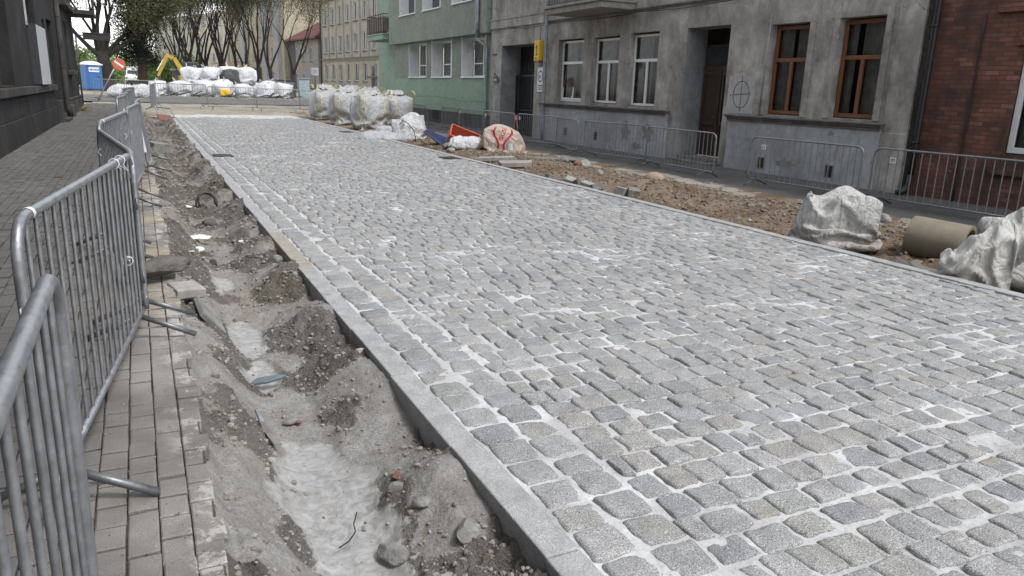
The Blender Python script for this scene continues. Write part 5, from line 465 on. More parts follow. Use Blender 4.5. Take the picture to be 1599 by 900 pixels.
-1,0,98,-73,-2,-4,0,-4,-2,-2,-2,-2,-4,-3,0,-1,-1,1,-1,0,102,-77,1,-1,-9,1,-3,-1,-1,-1,-7,-3,0,0,-1,1,0,0,110,-87,-1,-7,3,-5,-1,0,-1,-1,0,-7,-2,-2,1,-1,0,1,102,-80,1,-4,-8,0,1,-1,0,-2,1,-1,-2,-4,-3,-1,1,-1,96,-72,-2,-14,2,1,3,-1,-1,-5,4,1,0,-1,-2,-7,-1,0,88,-66,-14,0,0,1,3,2,-3,-5,2,2,1,0,-1,2,-6,-3,79,-73,-1,0,0,1,0,5,0,-9,
5,9,-13,2,1,0,0,1,),
)),
'pink': (14, (
(-151,141,22,0,-34,35,-13,11,-32,28,-19,17,-25,25,-22,28,-26,26,-26,26,-25,25,-24,22,-19,17,-12,10,-4,-2,45,-61,13,17,-11,-10,-8,1,10,2,0,3,5,3,-6,41,-61,4,18,0,-1,-19,-1,12,2,2,6,3,1,-7,40,-60,2,23,-3,-10,-11,1,11,3,4,7,2,-4,-5,40,-60,1,18,7,-20,-5,0,14,3,4,7,0,-4,-4,40,-60,-2,9,23,-28,-2,4,13,-2,8,7,-2,-4,-4,37,-55,-3,1,27,-19,-8,6,14,-8,11,8,-3,-3,-6,
33,-52,10,-11,14,1,-13,10,12,-14,12,7,3,-5,-6,28,-48,0,16,6,-21,-2,21,-1,-12,11,9,4,-5,-1,11,-32,2,26,-27,-5,7,14,-7,-7,8,9,8,-2,-2,5,-32,22,-10,-4,-3,1,14,-11,-2,4,9,11,-3,-4,18,-38,22,-16,-6,8,-10,11,-1,-6,7,-1,13,2,-7,37,-41,10,-18,-5,8,-9,7,0,3,2,-2,-1,8,2,52,-47,0,-20,-3,6,-6,1,8,1,0,-1,0,0,0,370,-372,12,-17,8,-9,31,-35,41,-42,24,-11,14,-22,22,
-23,19,-16,24,-32,32,-26,22,-20,12,-6,1,4,-4,3,22,-5,-26,17,-1,-20,10,12,-16,9,-6,-3,-1,-1,5,19,-1,1,-5,-19,5,-4,19,-11,-5,-2,-1,2,-1,-4,29,-2,-3,1,-26,0,19,-1,-9,-3,-1,1,1,-5,-4,35,-6,1,0,-27,-4,23,-4,-8,-1,-1,0,-1,-7,0,40,-10,-2,3,-27,-6,26,-8,-6,-1,-1,-1,-2,-4,-1,41,-14,2,3,-25,-9,16,11,-17,0,-2,0,1,-4,-1,43,-18,-2,1,-27,15,-9,24,-21,-2,-1,0,1,1,-3,
52,-45,20,-12,-16,-4,29,-7,-13,-3,-1,1,0,1,4,51,-57,28,-25,-7,10,18,-9,-8,-4,-4,2,1,0,5,47,-49,16,-25,2,20,-1,-4,-4,-3,-4,-3,3,2,4,41,-30,-19,-4,2,13,9,-3,-6,-1,-5,-4,0,4,3,36,-26,-19,-4,0,13,9,3,-6,-3,-2,-3,-3,0,7,32,-38,-2,0,-8,7,17,1,-4,-3,-2,-1,-1,-1,1,-291,297,15,-13,11,-15,20,-19,19,-19,20,-21,21,-21,19,-23,28,-16,4,-9,14,-15,17,-21,18,-12,-281,283,12,4,
2,0,0,-2,0,-3,0,-6,4,-267,260,-3,14,2,1,0,-1,-1,-11,8,0,1,-286,277,11,-1,1,2,0,-2,0,-1,-2,-1,3,-307,308,1,-2,1,2,0,-2,1,-2,0,-2,2,-312,314,0,-2,1,1,0,0,-1,0,-2,0,0,-309,312,-1,-2,2,1,-1,1,-1,-1,1,-2,-1,-307,311,-2,-1,2,1,0,-1,-1,1,2,-6,2,-308,310,-1,-1,2,1,0,-1,0,1,0,-1,-4,-309,314,-1,-1,0,1,1,-1,0,1,2,-2,-3,-317,321,-1,-1,-1,0,1,
0,0,2,0,0,-3,-321,323,1,0,-3,0,1,-1,1,2,0,0,-3,-322,324,2,-1,-2,0,-1,0,1,1,0,1,-2,-320,319,2,1,-1,-1,1,-2,0,1,1,0,0,-248,217,32,-30,21,-15,20,-19,20,-22,23,-21,19,-16,11,-12,7,-3,3,-15,29,-27,23,-20,18,-14,-264,260,18,5,0,-2,2,-5,2,2,-3,-7,7,-271,269,-1,-7,14,0,-1,0,1,0,-2,-5,0,-283,281,3,1,5,0,-1,-1,3,0,-2,-11,-5,-266,278,-3,8,0,0,-2,0,2,1,
-2,-22,9,-270,280,5,-1,0,-1,0,0,0,0,-2,-7,-4,-284,298,1,0,-2,0,0,-1,2,-3,2,-4,-1,-304,310,0,-1,0,-1,2,0,-1,0,-1,0,-1,-312,314,0,0,-1,0,2,1,-1,-1,-1,0,2,-316,314,0,1,-1,1,0,2,0,-2,0,-1,1,-316,317,-2,1,-1,0,1,2,0,-1,-2,1,1,-319,319,-1,-1,1,-1,0,3,0,-2,1,-1,1,-321,322,-2,-1,1,0,-1,2,0,0,0,0,0,-323,324,-2,0,0,0,0,1,0,0,0,0,0,
-289,269,-3,-1,10,-7,-8,3,-4,-6,19,0,-5,-1,3,-4,0,3,1,-21,21,-3,-35,53,1,-15,-4,-5,6,-7,8,-5,-1,19,-25,0,-5,53,-41,-4,3,4,-4,9,-4,3,1,-10,-13,8,42,-35,0,-4,8,-3,8,0,-3,-4,-4,-11,14,3,14,-17,-10,12,13,-4,-10,1,-2,0,-9,-17,49,-9,-17,-2,27,-19,-1,0,-1,-1,0,-29,43,27,-56,1,9,2,30,-21,-5,1,-2,-2,-1,38,-30,-29,34,-52,47,19,-7,-18,3,-2,-10,2,43,-35,-11,21,-30,18,
43,-37,8,9,-37,18,-17,13,8,-21,15,-18,45,-2,-28,11,-7,6,-6,-21,23,-7,-9,21,-18,21,-2,-5,-2,6,-13,15,-18,5,4,-12,22,-16,12,-5,3,-2,3,-9,7,1,-7,-1,-2,-332,342,1,-2,-2,0,0,-1,2,1,-12,-4,10,19,-16,6,-5,0,0,-3,2,4,-5,-10,9,1,17,-16,1,2,-5,2,1,-4,3,-1,0,0,1,16,-16,-1,1,1,-2,0,1,-2,2,0,-1,1,17,-18,0,1,0,0,0,-1,0,0,1,0,-1,19,-19,1,0,-1,1,
0,-1,0,-1,1,1,-1,21,-21,1,-1,1,0,0,0,-2,0,0,2,-1,20,-19,-1,0,1,0,1,-1,-1,-1,1,1,-1,17,-16,0,-2,2,0,1,-1,0,0,0,0,-2,16,-14,0,-1,0,1,0,1,-1,1,0,-1,-2,15,-12,-1,-1,0,0,1,1,-2,1,1,-1,-1,15,-13,-1,-1,-2,3,1,-2,0,0,2,1,-3,15,-14,0,-2,-1,3,2,-3,1,-1,1,2,-1,),
(-121,133,1,-28,24,-25,43,-44,29,-30,31,-32,34,-34,34,-33,36,-35,35,-36,36,-36,36,-36,37,-37,37,-37,38,-39,45,-23,5,2,-10,-6,2,0,4,1,-1,0,1,-1,3,5,-5,1,0,-2,0,-7,1,4,1,-1,1,-1,0,2,8,-7,0,-1,1,-1,-6,0,5,0,-1,0,-1,1,3,6,-5,-1,-2,2,-2,-5,3,1,1,-1,-1,0,2,1,7,-6,0,-2,3,-6,0,3,-1,0,0,-1,1,1,1,-1,4,-1,1,-1,-6,1,2,-3,3,-1,-1,2,0,2,
-4,1,9,-4,-2,-2,-2,1,-3,4,-1,0,1,0,2,-3,-1,2,12,-16,8,-4,-2,-1,4,-2,-1,2,0,0,1,-3,1,-1,11,-8,3,-8,4,1,-1,-2,1,0,0,3,-4,-11,21,-1,-4,2,-8,4,1,-2,-2,0,0,1,3,-7,-10,23,2,-13,13,-10,1,1,-2,-1,-3,3,-4,11,-17,-3,22,2,-12,12,-7,-2,-1,-1,1,0,-5,2,9,-20,-2,25,0,-9,10,-5,-5,-1,1,-1,2,-2,-2,-246,263,-9,-19,38,-38,16,-12,2,-1,17,-28,34,-30,31,
-30,33,-35,27,-18,13,-22,31,-33,36,-37,38,-38,38,-38,64,-38,2,-25,7,14,-7,-2,9,-8,4,-1,0,0,0,25,-19,-15,3,8,0,-2,-4,4,1,0,0,-1,0,1,22,-26,4,-8,10,-2,-3,1,1,0,2,-1,-1,1,-1,23,-26,2,-5,8,1,-4,-1,2,0,0,2,-1,-1,0,25,-29,-1,3,3,3,-5,0,0,0,2,0,0,0,-2,27,-31,0,4,1,5,-8,4,-1,-1,1,1,0,0,-2,28,-33,2,2,-2,10,-7,4,-4,0,1,1,0,0,-2,
19,-16,-5,1,-3,2,9,-1,-5,-1,1,1,0,-1,0,16,-13,-6,-4,-4,19,-3,0,-4,-1,0,1,0,-1,0,14,-10,-9,-3,-2,19,-3,-2,-2,-1,0,0,0,-1,-1,14,-12,-4,-6,-1,13,7,-3,-4,0,-2,0,0,-2,1,12,-12,-12,6,0,7,8,0,-4,-1,-2,-1,0,-1,-1,12,-17,-4,7,-1,1,13,-1,-3,-2,-1,-1,-1,-2,1,-269,281,-28,33,-37,34,-33,36,-35,35,-35,36,-37,37,-28,24,-29,28,-27,29,-30,31,-27,30,-24,12,-17,-14,18,5,
1,0,1,0,-1,-4,14,10,-3,-29,-10,2,18,1,1,0,0,2,16,-7,-1,3,-29,-6,14,7,0,-1,0,0,-1,11,3,0,2,-21,-3,12,0,-1,-2,0,-1,0,-4,10,7,2,-6,-6,0,-2,-1,-1,-3,8,-2,-1,-7,19,4,5,-23,-1,0,-1,0,0,5,1,-5,1,17,1,0,-17,-3,-1,1,1,1,2,1,-2,1,17,-2,-2,-19,1,3,0,0,1,1,0,0,1,11,5,-4,-19,6,3,-8,1,3,0,1,1,0,5,6,3,-12,4,-8,-5,1,3,
3,0,1,-2,3,5,13,-12,-10,0,-4,0,6,1,-2,2,-1,-2,11,12,-15,-9,0,-2,-1,9,-2,-1,-1,0,-2,9,15,-11,-17,2,2,1,4,-2,-1,-1,2,0,-1,253,-257,18,-23,24,-16,6,-2,3,1,-5,0,4,-12,15,-22,21,-14,11,-10,12,-15,26,-33,30,-23,0,31,-12,-9,8,1,-5,-9,0,2,-1,-9,1,12,6,8,4,-11,-1,-1,-7,-1,0,-6,-3,-2,2,30,-3,0,-9,-4,-3,-1,0,1,-3,-13,-4,22,14,2,-11,-7,-1,0,0,0,4,
5,-30,3,38,-7,-11,-1,-1,1,0,3,1,2,6,-27,-5,28,-9,2,1,2,1,1,2,-7,7,-4,-13,-6,2,17,1,2,1,-1,-1,0,-5,0,-2,-3,-6,-5,22,0,0,0,-2,0,-9,1,1,-1,7,-7,-7,20,-3,-3,0,-1,-1,-2,-3,-2,2,-2,8,0,2,-3,-1,0,5,-3,-1,-4,-3,1,1,-1,14,-7,-5,2,2,2,1,-3,-1,-6,1,2,3,3,-1,-6,3,0,3,2,-4,4,-9,3,1,1,3,-4,-1,0,1,0,-1,5,0,-1,-1,-1,0,
-239,254,4,0,-6,3,0,12,-13,-6,9,0,0,-222,222,-2,5,-10,14,7,-13,-10,7,-4,15,-20,-226,231,1,-4,-7,14,58,-66,14,-7,9,-4,-11,-245,252,-9,3,8,34,-37,8,0,1,9,-24,5,-259,260,-11,9,39,-31,-2,1,4,6,-5,-8,-9,-255,261,-6,24,-2,-9,-2,0,0,8,7,-17,-10,-251,254,-4,38,-22,-2,0,-1,3,20,-17,-16,-7,-251,257,25,-6,-7,0,-1,0,3,15,-2,-22,-25,-227,246,2,28,-11,-6,-1,1,7,11,-14,-12,-9,-238,231,11,
25,-10,5,-14,24,13,-35,3,-11,2,-234,230,13,-16,22,6,5,-8,4,-18,-16,7,20,-229,218,1,9,-6,10,-2,2,-29,23,-8,3,-4,-214,214,6,1,0,7,-3,-6,1,-7,-5,12,0,-223,223,0,0,0,1,1,-1,0,-1,-1,-2,5,-230,217,10,2,1,-1,1,-1,-1,1,-3,4,-4,-233,229,5,3,1,-1,-1,-1,0,1,-1,-3,2,-234,232,3,2,1,-2,-1,0,0,0,-1,2,-4,-232,236,-2,2,1,-2,-1,1,1,-2,3,-1,-2,-238,241,-1,-2,1,-1,
1,1,0,1,0,-2,-3,-235,239,-1,0,-1,0,2,1,0,-1,-1,0,-2,-236,237,1,0,1,-1,2,0,-1,-1,0,-1,1,-240,239,1,1,0,0,2,-1,-2,0,-2,2,-1,-238,238,1,1,-1,3,-1,0,-2,0,0,-1,1,-240,239,1,0,1,0,2,-2,0,-1,1,0,-1,-242,241,1,1,-2,2,1,0,-1,0,0,2,-3,-246,246,1,0,-1,0,2,-1,1,-2,2,0,-1,),
(27,-35,7,2,12,-11,0,3,4,-12,22,-23,1,0,16,-10,11,-11,12,-13,14,-14,14,-14,15,-16,16,-16,15,-14,-190,193,11,-9,11,-3,-21,11,11,2,0,1,-1,-1,1,-204,188,9,7,-1,1,-24,7,16,0,2,-1,-1,-1,2,-200,181,10,7,2,-2,-12,-7,20,1,0,-1,-2,2,1,-195,175,6,14,-2,-3,-12,4,13,0,0,-3,0,2,1,-193,179,-2,12,-3,-3,-3,6,8,-1,0,-6,4,0,1,-179,169,-5,-2,13,2,-20,20,3,1,-2,-5,2,2,1,
-185,171,11,-17,19,1,-25,25,2,-2,0,-3,-3,4,2,-183,165,7,6,4,-13,-1,17,0,-3,1,-2,-6,6,1,-176,154,17,-5,2,-7,13,4,1,-4,2,-1,-7,4,2,-178,164,10,4,-28,26,1,4,0,-3,1,1,-6,3,3,-184,176,-10,15,-20,23,-10,12,-2,-2,1,2,-2,0,1,-190,185,-18,18,-10,14,-12,12,1,0,0,1,0,0,0,-189,175,-6,10,-1,9,-14,11,5,-1,1,-1,0,2,0,-192,164,26,-13,-3,-4,19,-14,-5,0,21,-21,21,-19,19,
-20,18,-16,17,-17,18,-20,23,-24,23,-22,21,-21,21,-20,-185,182,17,-10,11,-3,7,-4,2,1,1,-1,0,0,1,-199,170,10,13,3,2,-1,-2,4,-1,0,0,0,0,-3,-194,186,-18,20,4,2,3,1,1,-1,-2,1,0,-3,-3,-187,185,-16,11,10,-5,8,1,1,-1,0,-2,0,-8,1,-176,171,5,-15,21,-7,7,4,-1,1,-2,-1,-2,-3,-2,-174,174,-17,13,12,-10,10,-3,4,0,-1,-1,-1,-2,-1,-183,181,-24,29,-4,6,-3,-4,7,0,-1,0,-1,0,-1,
-199,202,-25,26,-5,-3,-1,7,1,-1,-1,0,0,0,2,-205,203,-11,12,-18,18,-5,5,2,-2,-2,1,0,0,3,-209,209,-4,-8,-14,22,2,1,1,0,-3,-2,2,2,1,-207,205,-2,-12,-9,25,-5,3,2,0,-1,-2,0,2,1,-207,206,-20,6,1,14,-2,-2,4,-1,1,-1,0,0,2,-206,203,-27,25,-16,18,-2,1,2,1,-1,1,1,-1,1,-205,173,15,1,0,8,-16,10,-8,6,-5,2,0,-4,5,-1,4,-5,-5,1,6,-8,19,-13,11,-26,29,-18,-8,13,
1,0,-1,3,-2,9,-4,-7,0,16,-23,-5,14,-1,-1,1,2,1,5,-2,0,-6,-6,1,8,-2,-1,0,0,1,1,-8,5,2,0,12,-11,-5,1,1,1,-1,3,0,2,-7,4,0,14,-22,5,3,1,-1,0,1,-2,0,1,0,0,4,-5,1,1,0,0,0,-1,0,-1,0,0,0,7,-7,0,2,0,0,1,-1,-1,-1,0,-2,2,8,-9,1,3,-1,0,1,-1,0,-2,0,-2,1,9,-9,2,-1,3,0,-1,0,0,-1,-1,-2,0,9,-7,-2,5,1,-1,-2,
0,1,-2,1,-1,-1,5,-7,5,1,1,-1,-2,-1,0,0,1,2,-5,5,-6,6,1,-1,1,-4,0,-1,1,2,1,-3,3,-7,7,1,-1,1,-3,-2,0,1,2,1,-3,-183,167,19,8,-2,-25,32,-34,38,-37,36,-36,33,-32,24,-16,4,19,-21,-10,31,-29,18,-8,20,-29,23,-3,-19,12,5,4,-10,-12,21,-9,-9,24,-12,0,9,-19,-5,13,0,0,1,-1,1,0,4,3,0,-14,3,3,0,1,0,0,1,-2,-1,6,-11,23,-18,-2,6,-5,1,0,1,1,2,
-1,-6,2,7,4,-7,-5,-1,5,1,0,1,0,-3,-4,4,5,-6,2,0,1,1,-1,-1,2,-2,1,-5,0,7,-3,1,0,-1,1,0,0,0,1,-2,-2,-1,4,-2,1,1,0,1,-1,-1,-2,1,1,4,-5,1,-2,2,2,0,0,-1,-1,-1,0,1,0,2,-5,3,1,1,-2,2,0,-1,-2,1,-1,1,0,0,0,-1,1,1,0,1,0,-1,-2,1,0,0,1,-2,0,-1,2,0,3,-1,1,-3,-1,1,1,1,-3,-1,0,1,1,0,4,-1,-2,-1,0,1,
-195,205,-17,3,-8,9,2,-4,3,1,2,-3,5,3,-12,-7,12,-2,1,-6,8,-2,2,-2,5,-7,14,-23,13,-7,8,-9,3,5,-5,6,1,-3,-1,4,-3,-4,0,-1,-3,13,-2,-7,2,3,-1,3,-1,-7,3,-5,19,-20,14,-7,-5,-8,21,-3,-4,-3,2,-4,6,10,-17,2,3,6,-15,5,10,-5,-3,1,0,18,-23,2,2,2,5,-20,20,-2,0,-6,4,-7,10,-2,1,-4,2,8,-30,24,3,-2,-1,-14,2,16,-7,8,-1,-11,10,-28,26,4,-4,3,-17,1,
9,0,1,11,-25,21,-16,18,-5,-11,4,3,-3,-3,3,8,-6,-1,2,0,3,-9,3,5,0,-4,0,3,-6,4,2,7,-13,-1,6,9,-8,-16,14,0,1,-1,-3,8,2,-17,25,-13,-3,187,-189,-2,2,1,-1,2,3,-3,-2,7,4,-10,7,12,-23,5,-1,-1,4,0,-3,2,6,-10,-8,19,8,-6,-15,9,-4,-2,7,-3,0,-7,-8,3,22,1,-3,-2,-11,7,-2,-5,6,-7,-6,6,-10,27,-5,4,-2,-5,-5,0,0,-1,-8,5,-2,-6,25,-5,0,2,-4,-2,
-3,-2,-5,1,-1,-2,-3,25,-6,0,-1,0,-3,-3,0,-5,-3,-1,1,-2,19,-1,-1,-2,-1,0,-4,1,-4,-4,-2,1,-1,14,1,0,-1,0,1,-6,0,-2,-3,-4,-1,0,13,4,-1,0,2,-5,-3,-1,0,-1,-5,-4,1,11,5,1,2,-5,-5,0,1,-2,1,1,-9,-2,10,8,1,-5,-8,6,-1,-2,2,-1,3,-1,-10,5,12,-6,-8,1,4,3,-2,0,0,1,1,1,),
)),
}
def cloth(name):
    name, flip = ('full', -1) if name == 'full2' else (name, 1)
    n, d = CLOTH[name]; ax = [np.cumsum(np.cumsum(c))/250. for c in d]
    V = [(float(ax[0][k])*flip, float(ax[1][k]), float(ax[2][k])) for k in range(len(ax[0]))]; ids = {}; F = []
    def vid(c): k = tuple(round(q, 4) for q in c); return ids.setdefault(k, len(ids))
    for a_ in range(3):
        for sg in (-1, 1):
            for i in range(n):
                for j in range(n):
                    cs = []
                    for di, dj in ((0, 0), (1, 0), (1, 1), (0, 1)):
                        c = [0, 0, 0]; c[a_] = sg; c[(a_+1) % 3] = -1+2*(i+di)/n; c[(a_+2) % 3] = -1+2*(j+dj)/n; cs.append(vid(c))
                    F.append(cs if sg*flip > 0 else cs[::-1])
    return V, F
# ------------------------------------------------------------------ terrain profiles
def sm(a, b, x):
    t = min(1, max(0, (x-a)/(b-a))); return t*t*(3-2*t)
def zs(y): return .25+.08*sm(5, 10, y)                      # left pavement
def zfar(y): return -.06+.36*sm(41, 47, y)+.3*sm(47, 64, y)   # beyond the end of the setts
def zroad(y): return .0
KX0, KX1 = 1.272, 1.427
RX0, RX1 = 7.40, 7.555
def edge_x(y): return .15+.025*N3(y*2.1, 3.3)+.02*N3(y*7., 8.)
def tmask(x, y): return .08+.92*sm(-.08, .16, N3(x*2.2+3, y*1.5, 2.)+.2*N3(x*7, y*7)+.05)
PUD = [(.68, 3.25, .27, .72), (.69, 2.6, .17, .25), (.60, 4.95, .13, .30), (.60, 5.85, .15, .45), (.60, 7.6, .10, .25)]
def pud(x, y): return max(sm(1.25, .7, math.hypot((x-a)/c, (y-b_)/d)+.35*N3(x*4, y*4, 6.)) for a, b_, c, d in PUD)
def zt(x, y):                                               # left trench
    xe = edge_x(y); fine = sm(xe, xe+.1, x)
    mound = .5+.5*math.sin(y*2*math.pi/1.45+1.3*N3(y*.7, 1.)+.9); mound = mound**.8
    zk = -.155+.13*mound+.035*N3(x*3, y*2.2, 5)
    zb = -.20+.05*N3(y*.8, 4.4)+(.03*N3(x*3, y*2.5))-.06*sm(8, 14, y)
    zl = .06+.05*N3(y*1.4, 9.1)
    if x < xe+.05: z = (zs(y)-.07)*(1-sm(xe-.02, xe+.05, x))+(zs(y)-.15)*sm(xe-.02, xe+.05, x)
    elif x < .62: 
        t = sm(xe+.05, .6, x); z = (zs(y)-.15)*(1-t)+zb*t+.03*t*(1-t)*4*N3(x*5, y*4)
    elif x < .80: z = zb
    else: t = sm(.78, 1.2, x); z = zb*(1-t)+zk*t
    msk = tmask(x, y)
    rid = 1-abs(N3(x*9, y*7, 1.))*2
    cl = max(0, 1-2.2*abs(N3(x*15, y*13, 4.)+.4*N3(x*31, y*29, 2.)))
    d = fine*(.03*fbm(x*3, y*3, 1.)+msk*(.06*fbm(x*8, y*8, 3., 7)+.018*rid*rid+.022*cl+.014*abs(N3(x*34, y*34, 3.)))+(1-msk)*(.006*fbm(x*12, y*12, 7.)+.004*abs(N3(x*40, y*40, 1.))+.03*abs(N3(x*2.6, y*2.1, 8.))))
    p = pud(x, y); z += d*(1-.86*p)-.012*p
    far = sm(8, 16, y); z += far*fine*(.13*fbm(x*2.2, y*1.1, 9.)+.06*(1-abs(N3(x*6+y*2.5, y*1.3))*2))
    if y > 38: z = z*(1-sm(38, 43, y))+(zfar(y)+.01)*sm(38, 43, y)
    return z
def zr(x, y):                                               # right verge
    z = -.14+.05*N3(x*.8, y*.5, 2)
    z += .20*math.exp(-((x-9.35-.5*N3(y*.25, 1.))/.75)**2)*sm(7.6, 9.4, y)*(1-sm(33, 38, y))*(.75+.5*N3(y*.45, 6))
    z += .1*math.exp(-((x-9.9)/.5)**2)*(1-sm(7.6, 9.4, y))
    z -= .30*math.exp(-((x-8.15)/.55)**2-((y-5.2)/1.5)**2)
    z += .02*sm(10.3, 10.9, x)
    msk = sm(-.1, .3, N3(x*.9, y*.6, 12.))*(1-.75*sm(10.3, 10.8, x))
    z += .02*fbm(x*3, y*3, 2.)+msk*.05*fbm(x*7, y*6, 4., 5)
    z += .035*(msk)*(1-abs(N3(x*4, y*3, 7))*2)
    z -= .05*(1-sm(RX1, RX1+.15, x))
    if y > 38: z = z*(1-sm(38, 44, y))+(zfar(y)+.01)*sm(38, 44, y)
    return z
def zpr(x, y): return -.13+.09*sm(11.2, 14., x)+.12*sm(16, 24, y)*0+(zfar(max(y, 41))+.06)*sm(40, 48, y)   # right pavement
def grid(name, xs, ys, fn, mat, parent=None, kind='structure', attrs=None):
    nx, ny = len(xs), len(ys); vs = [(x, y, fn(x, y)) for y in ys for x in xs]
    fs = [(j*nx+i, j*nx+i+1, (j+1)*nx+i+1, (j+1)*nx+i) for j in range(ny-1) for i in range(nx-1)]
    b = MB(); b.v = vs; b.f = fs; o = b.build(name, mat, parent, True)
    for an, af in (attrs or {}).items():
        a_ = o.data.attributes.new(an, 'FLOAT', 'POINT'); a_.data.foreach_set('value', [af(x, y) for y in ys for x in xs])
    if kind: o['kind'] = kind
    return o
def ysteps(y0, y1, k, mn_=.02):
    ys = [y0]
    while ys[-1] < y1: ys.append(ys[-1]+max(mn_, k*max(0, ys[-1])))
    return ys
# big ground sheet to the horizon
def zground(x, y):
    if y < 40: return -1.2
    return (zfar(y)-.04)*sm(40, 43, y)-1.2*(1-sm(40, 43, y))
grid('ground', [-900, -300, -100, -40, -20, -10, -5, 0, 5, 10, 15, 25, 40, 100, 300, 900], [-200, 0, 39, 40, 41, 42, 43, 44, 46, 48, 52, 56, 60, 64, 80, 120, 300, 1500], zground, SANDY)
# sandy apron where the setts end
grid('sand_apron', np.linspace(-2.3, 15, 90), np.linspace(40.5, 50.6, 56), lambda x, y: zfar(y)+.012+.03*fbm(x*.9, y*.9, 3)+.012*fbm(x*4, y*4) - .12*math.exp(-((x-9.2)/1.2)**2-((y-41.5)/1.)**2) + .10*math.exp(-((x-1.6)/.8)**2-((y-43)/1.2)**2), SANDY)
# cross street: asphalt sheet with kerb
grid('cross_street', [-60, -20, -2, 0, 5, 10, 14, 40, 80], np.linspace(49.8, 56.8, 8), lambda x, y: zfar(y)+.05, ASPH)
b = MB()
for k in range(90): b.box(-40+k*1., -39.01+k*1., 56.8, 56.95, zfar(57)-.1, zfar(57)+.13)
tag(b.build('far_kerb', CONC), kind='structure')
# ------------------------------------------------------------------ setts
def setts():
    rnd = random.Random(3); V = []; F = []
    def stone(c, w, l, n, drop=.03):
        # w across x, l along y; corner jitter
        j = .017; cx, cy = c
        co = [(cx+sx*(w/2)+rnd.uniform(-j, j)*.8, cy+sy*(l/2)+rnd.uniform(-j, j)) for sx, sy in ((-1, -1), (1, -1), (1, 1), (-1, 1))]
        h0 = rnd.gauss(0, .0035)+.004*N3(cx*.9, cy*.9); tx, ty = rnd.gauss(0, .02), rnd.gauss(0, .02); dome = rnd.uniform(.0005, .004)
        base = len(V); sd = rnd.uniform(0, 100); rr = rnd.uniform(6.5, 16)
        for b_ in range(n+1):
            for a_ in range(n+1):
                u, v = -1+2*a_/n, -1+2*b_/n
                u = math.copysign(np.interp(abs(u), *UM[n]), u); v = math.copysign(np.interp(abs(v), *UM[n]), v)
                q = (abs(u)**rr+abs(v)**rr)**(1/rr) if (u or v) else 0; mx = max(abs(u), abs(v), 1e-6)
                k = mx/q if q > 0 else 1; uu, vv = u*(1-(1-k)*mx), v*(1-(1-k)*mx)
                if n >= 8: e1, e2 = N3(sd, v*1.5)*.6+N3(sd, v*4.5)*.5, N3(sd+9, u*1.5)*.6+N3(sd+9, u*4.5)*.5; uu *= 1+.085*e1*abs(u); vv *= 1+.085*e2*abs(v)
                s, t = (uu+1)/2, (vv+1)/2
                x = (co[0][0]*(1-s)+co[1][0]*s)*(1-t)+(co[3][0]*(1-s)+co[2][0]*s)*t
                y = (co[0][1]*(1-s)+co[1][1]*s)*(1-t)+(co[3][1]*(1-s)+co[2][1]*s)*t
                z = h0+tx*(x-cx)+ty*(y-cy)-dome*mx**3-drop*max(0, (mx-.91)/.09)**1.8
                if n >= 8: z += .0065*fbm(x*13, y*13, sd)*1.2
                V.append((x, y, z))
        for b_ in range(n):
            for a_ in range(n):
                i = base+b_*(n+1)+a_; F.append((i, i+1, i+n+2, i+n+1))
    UM = {3: ((0, 1/3, 1), (0, .9, 1)), 5: ((0, .2, .6, 1), (0, .4, .91, 1)), 8: ((0, .25, .5, .75, 1), (0, .36, .68, .91, 1)), 12: ((0, 1/6, 1/3, .5, 4/6, 5/6, 1), (0, .25, .5, .72, .86, .95, 1))}
    def res(y): return 12 if y < 5 else (8 if y < 10 else (5 if y < 20 else 3))
    # three channel courses along the left kerb
    cw = .232
    for c in range(2):
        x = KX1+.012+cw*(c+.5); y = -2.5+rnd.uniform(0, .2)
        while y < 42.3:
            l = rnd.uniform(.17, .235); stone((x+rnd.uniform(-.006, .006), y+l/2), cw-.016, l-.004, res(y)); y += l+rnd.uniform(.004, .014)
    x0, x1 = KX1+.012+cw*2+.02, RX0-.012
    y = -2.5
    while y < 42.2:
        ln = rnd.uniform(.165, .205); x = x0+rnd.uniform(-.03, .02)
        first = True
        while x < x1-.04:
            wd = rnd.uniform(.15, .235)
            if first: wd *= rnd.uniform(.5, 1.1); first = False
            if x+wd > x1-.06: wd = x1-x
            g = rnd.choice((.004, .007, .010, .016, .026))
            wv = .05*N3(x*.55, y*.35, 3.)+.012*N3(x*3, y*3)
            stone((x+wd/2, y+ln/2+wv), wd-g*.9, ln-rnd.uniform(.002, .024), res(y)); x += wd
        y += ln
    me = bpy.data.meshes.new('road_setts'); me.from_pydata(V, [], F); me.materials.append(G_ST)
    me.polygons.foreach_set('use_smooth', [True]*len(me.polygons)); me.update()
    o = bpy.data.objects.new('road_setts', me); COL.objects.link(o); tag(o, 'road of grey granite setts', kind='structure')
setts()
def zj(x, y):
    return -.0135+.0095*fbm(x*1.0, y*1.0, 4.)+.011*fbm(x*6, y*6, 2.)+.004*N3(x*30, y*30)
def joint_z(x, y):
    z = zj(x, y)+(.006 if abs(x-(KX1+.012+.232)) < .03 else 0)
    return min(z, -.002)+ (0.03*sm(38.5, 41.5, y+1.2*N3(x*.8, 2.)))
grid('road_bed', np.linspace(KX1-.01, RX0+.01, 260), ysteps(-2.6, 9, .0035, .022), joint_z, SAND)
grid('road_bed', np.linspace(KX1-.01, RX0+.01, 110), ysteps(8.9, 42.6, .006, .06), joint_z, SAND)
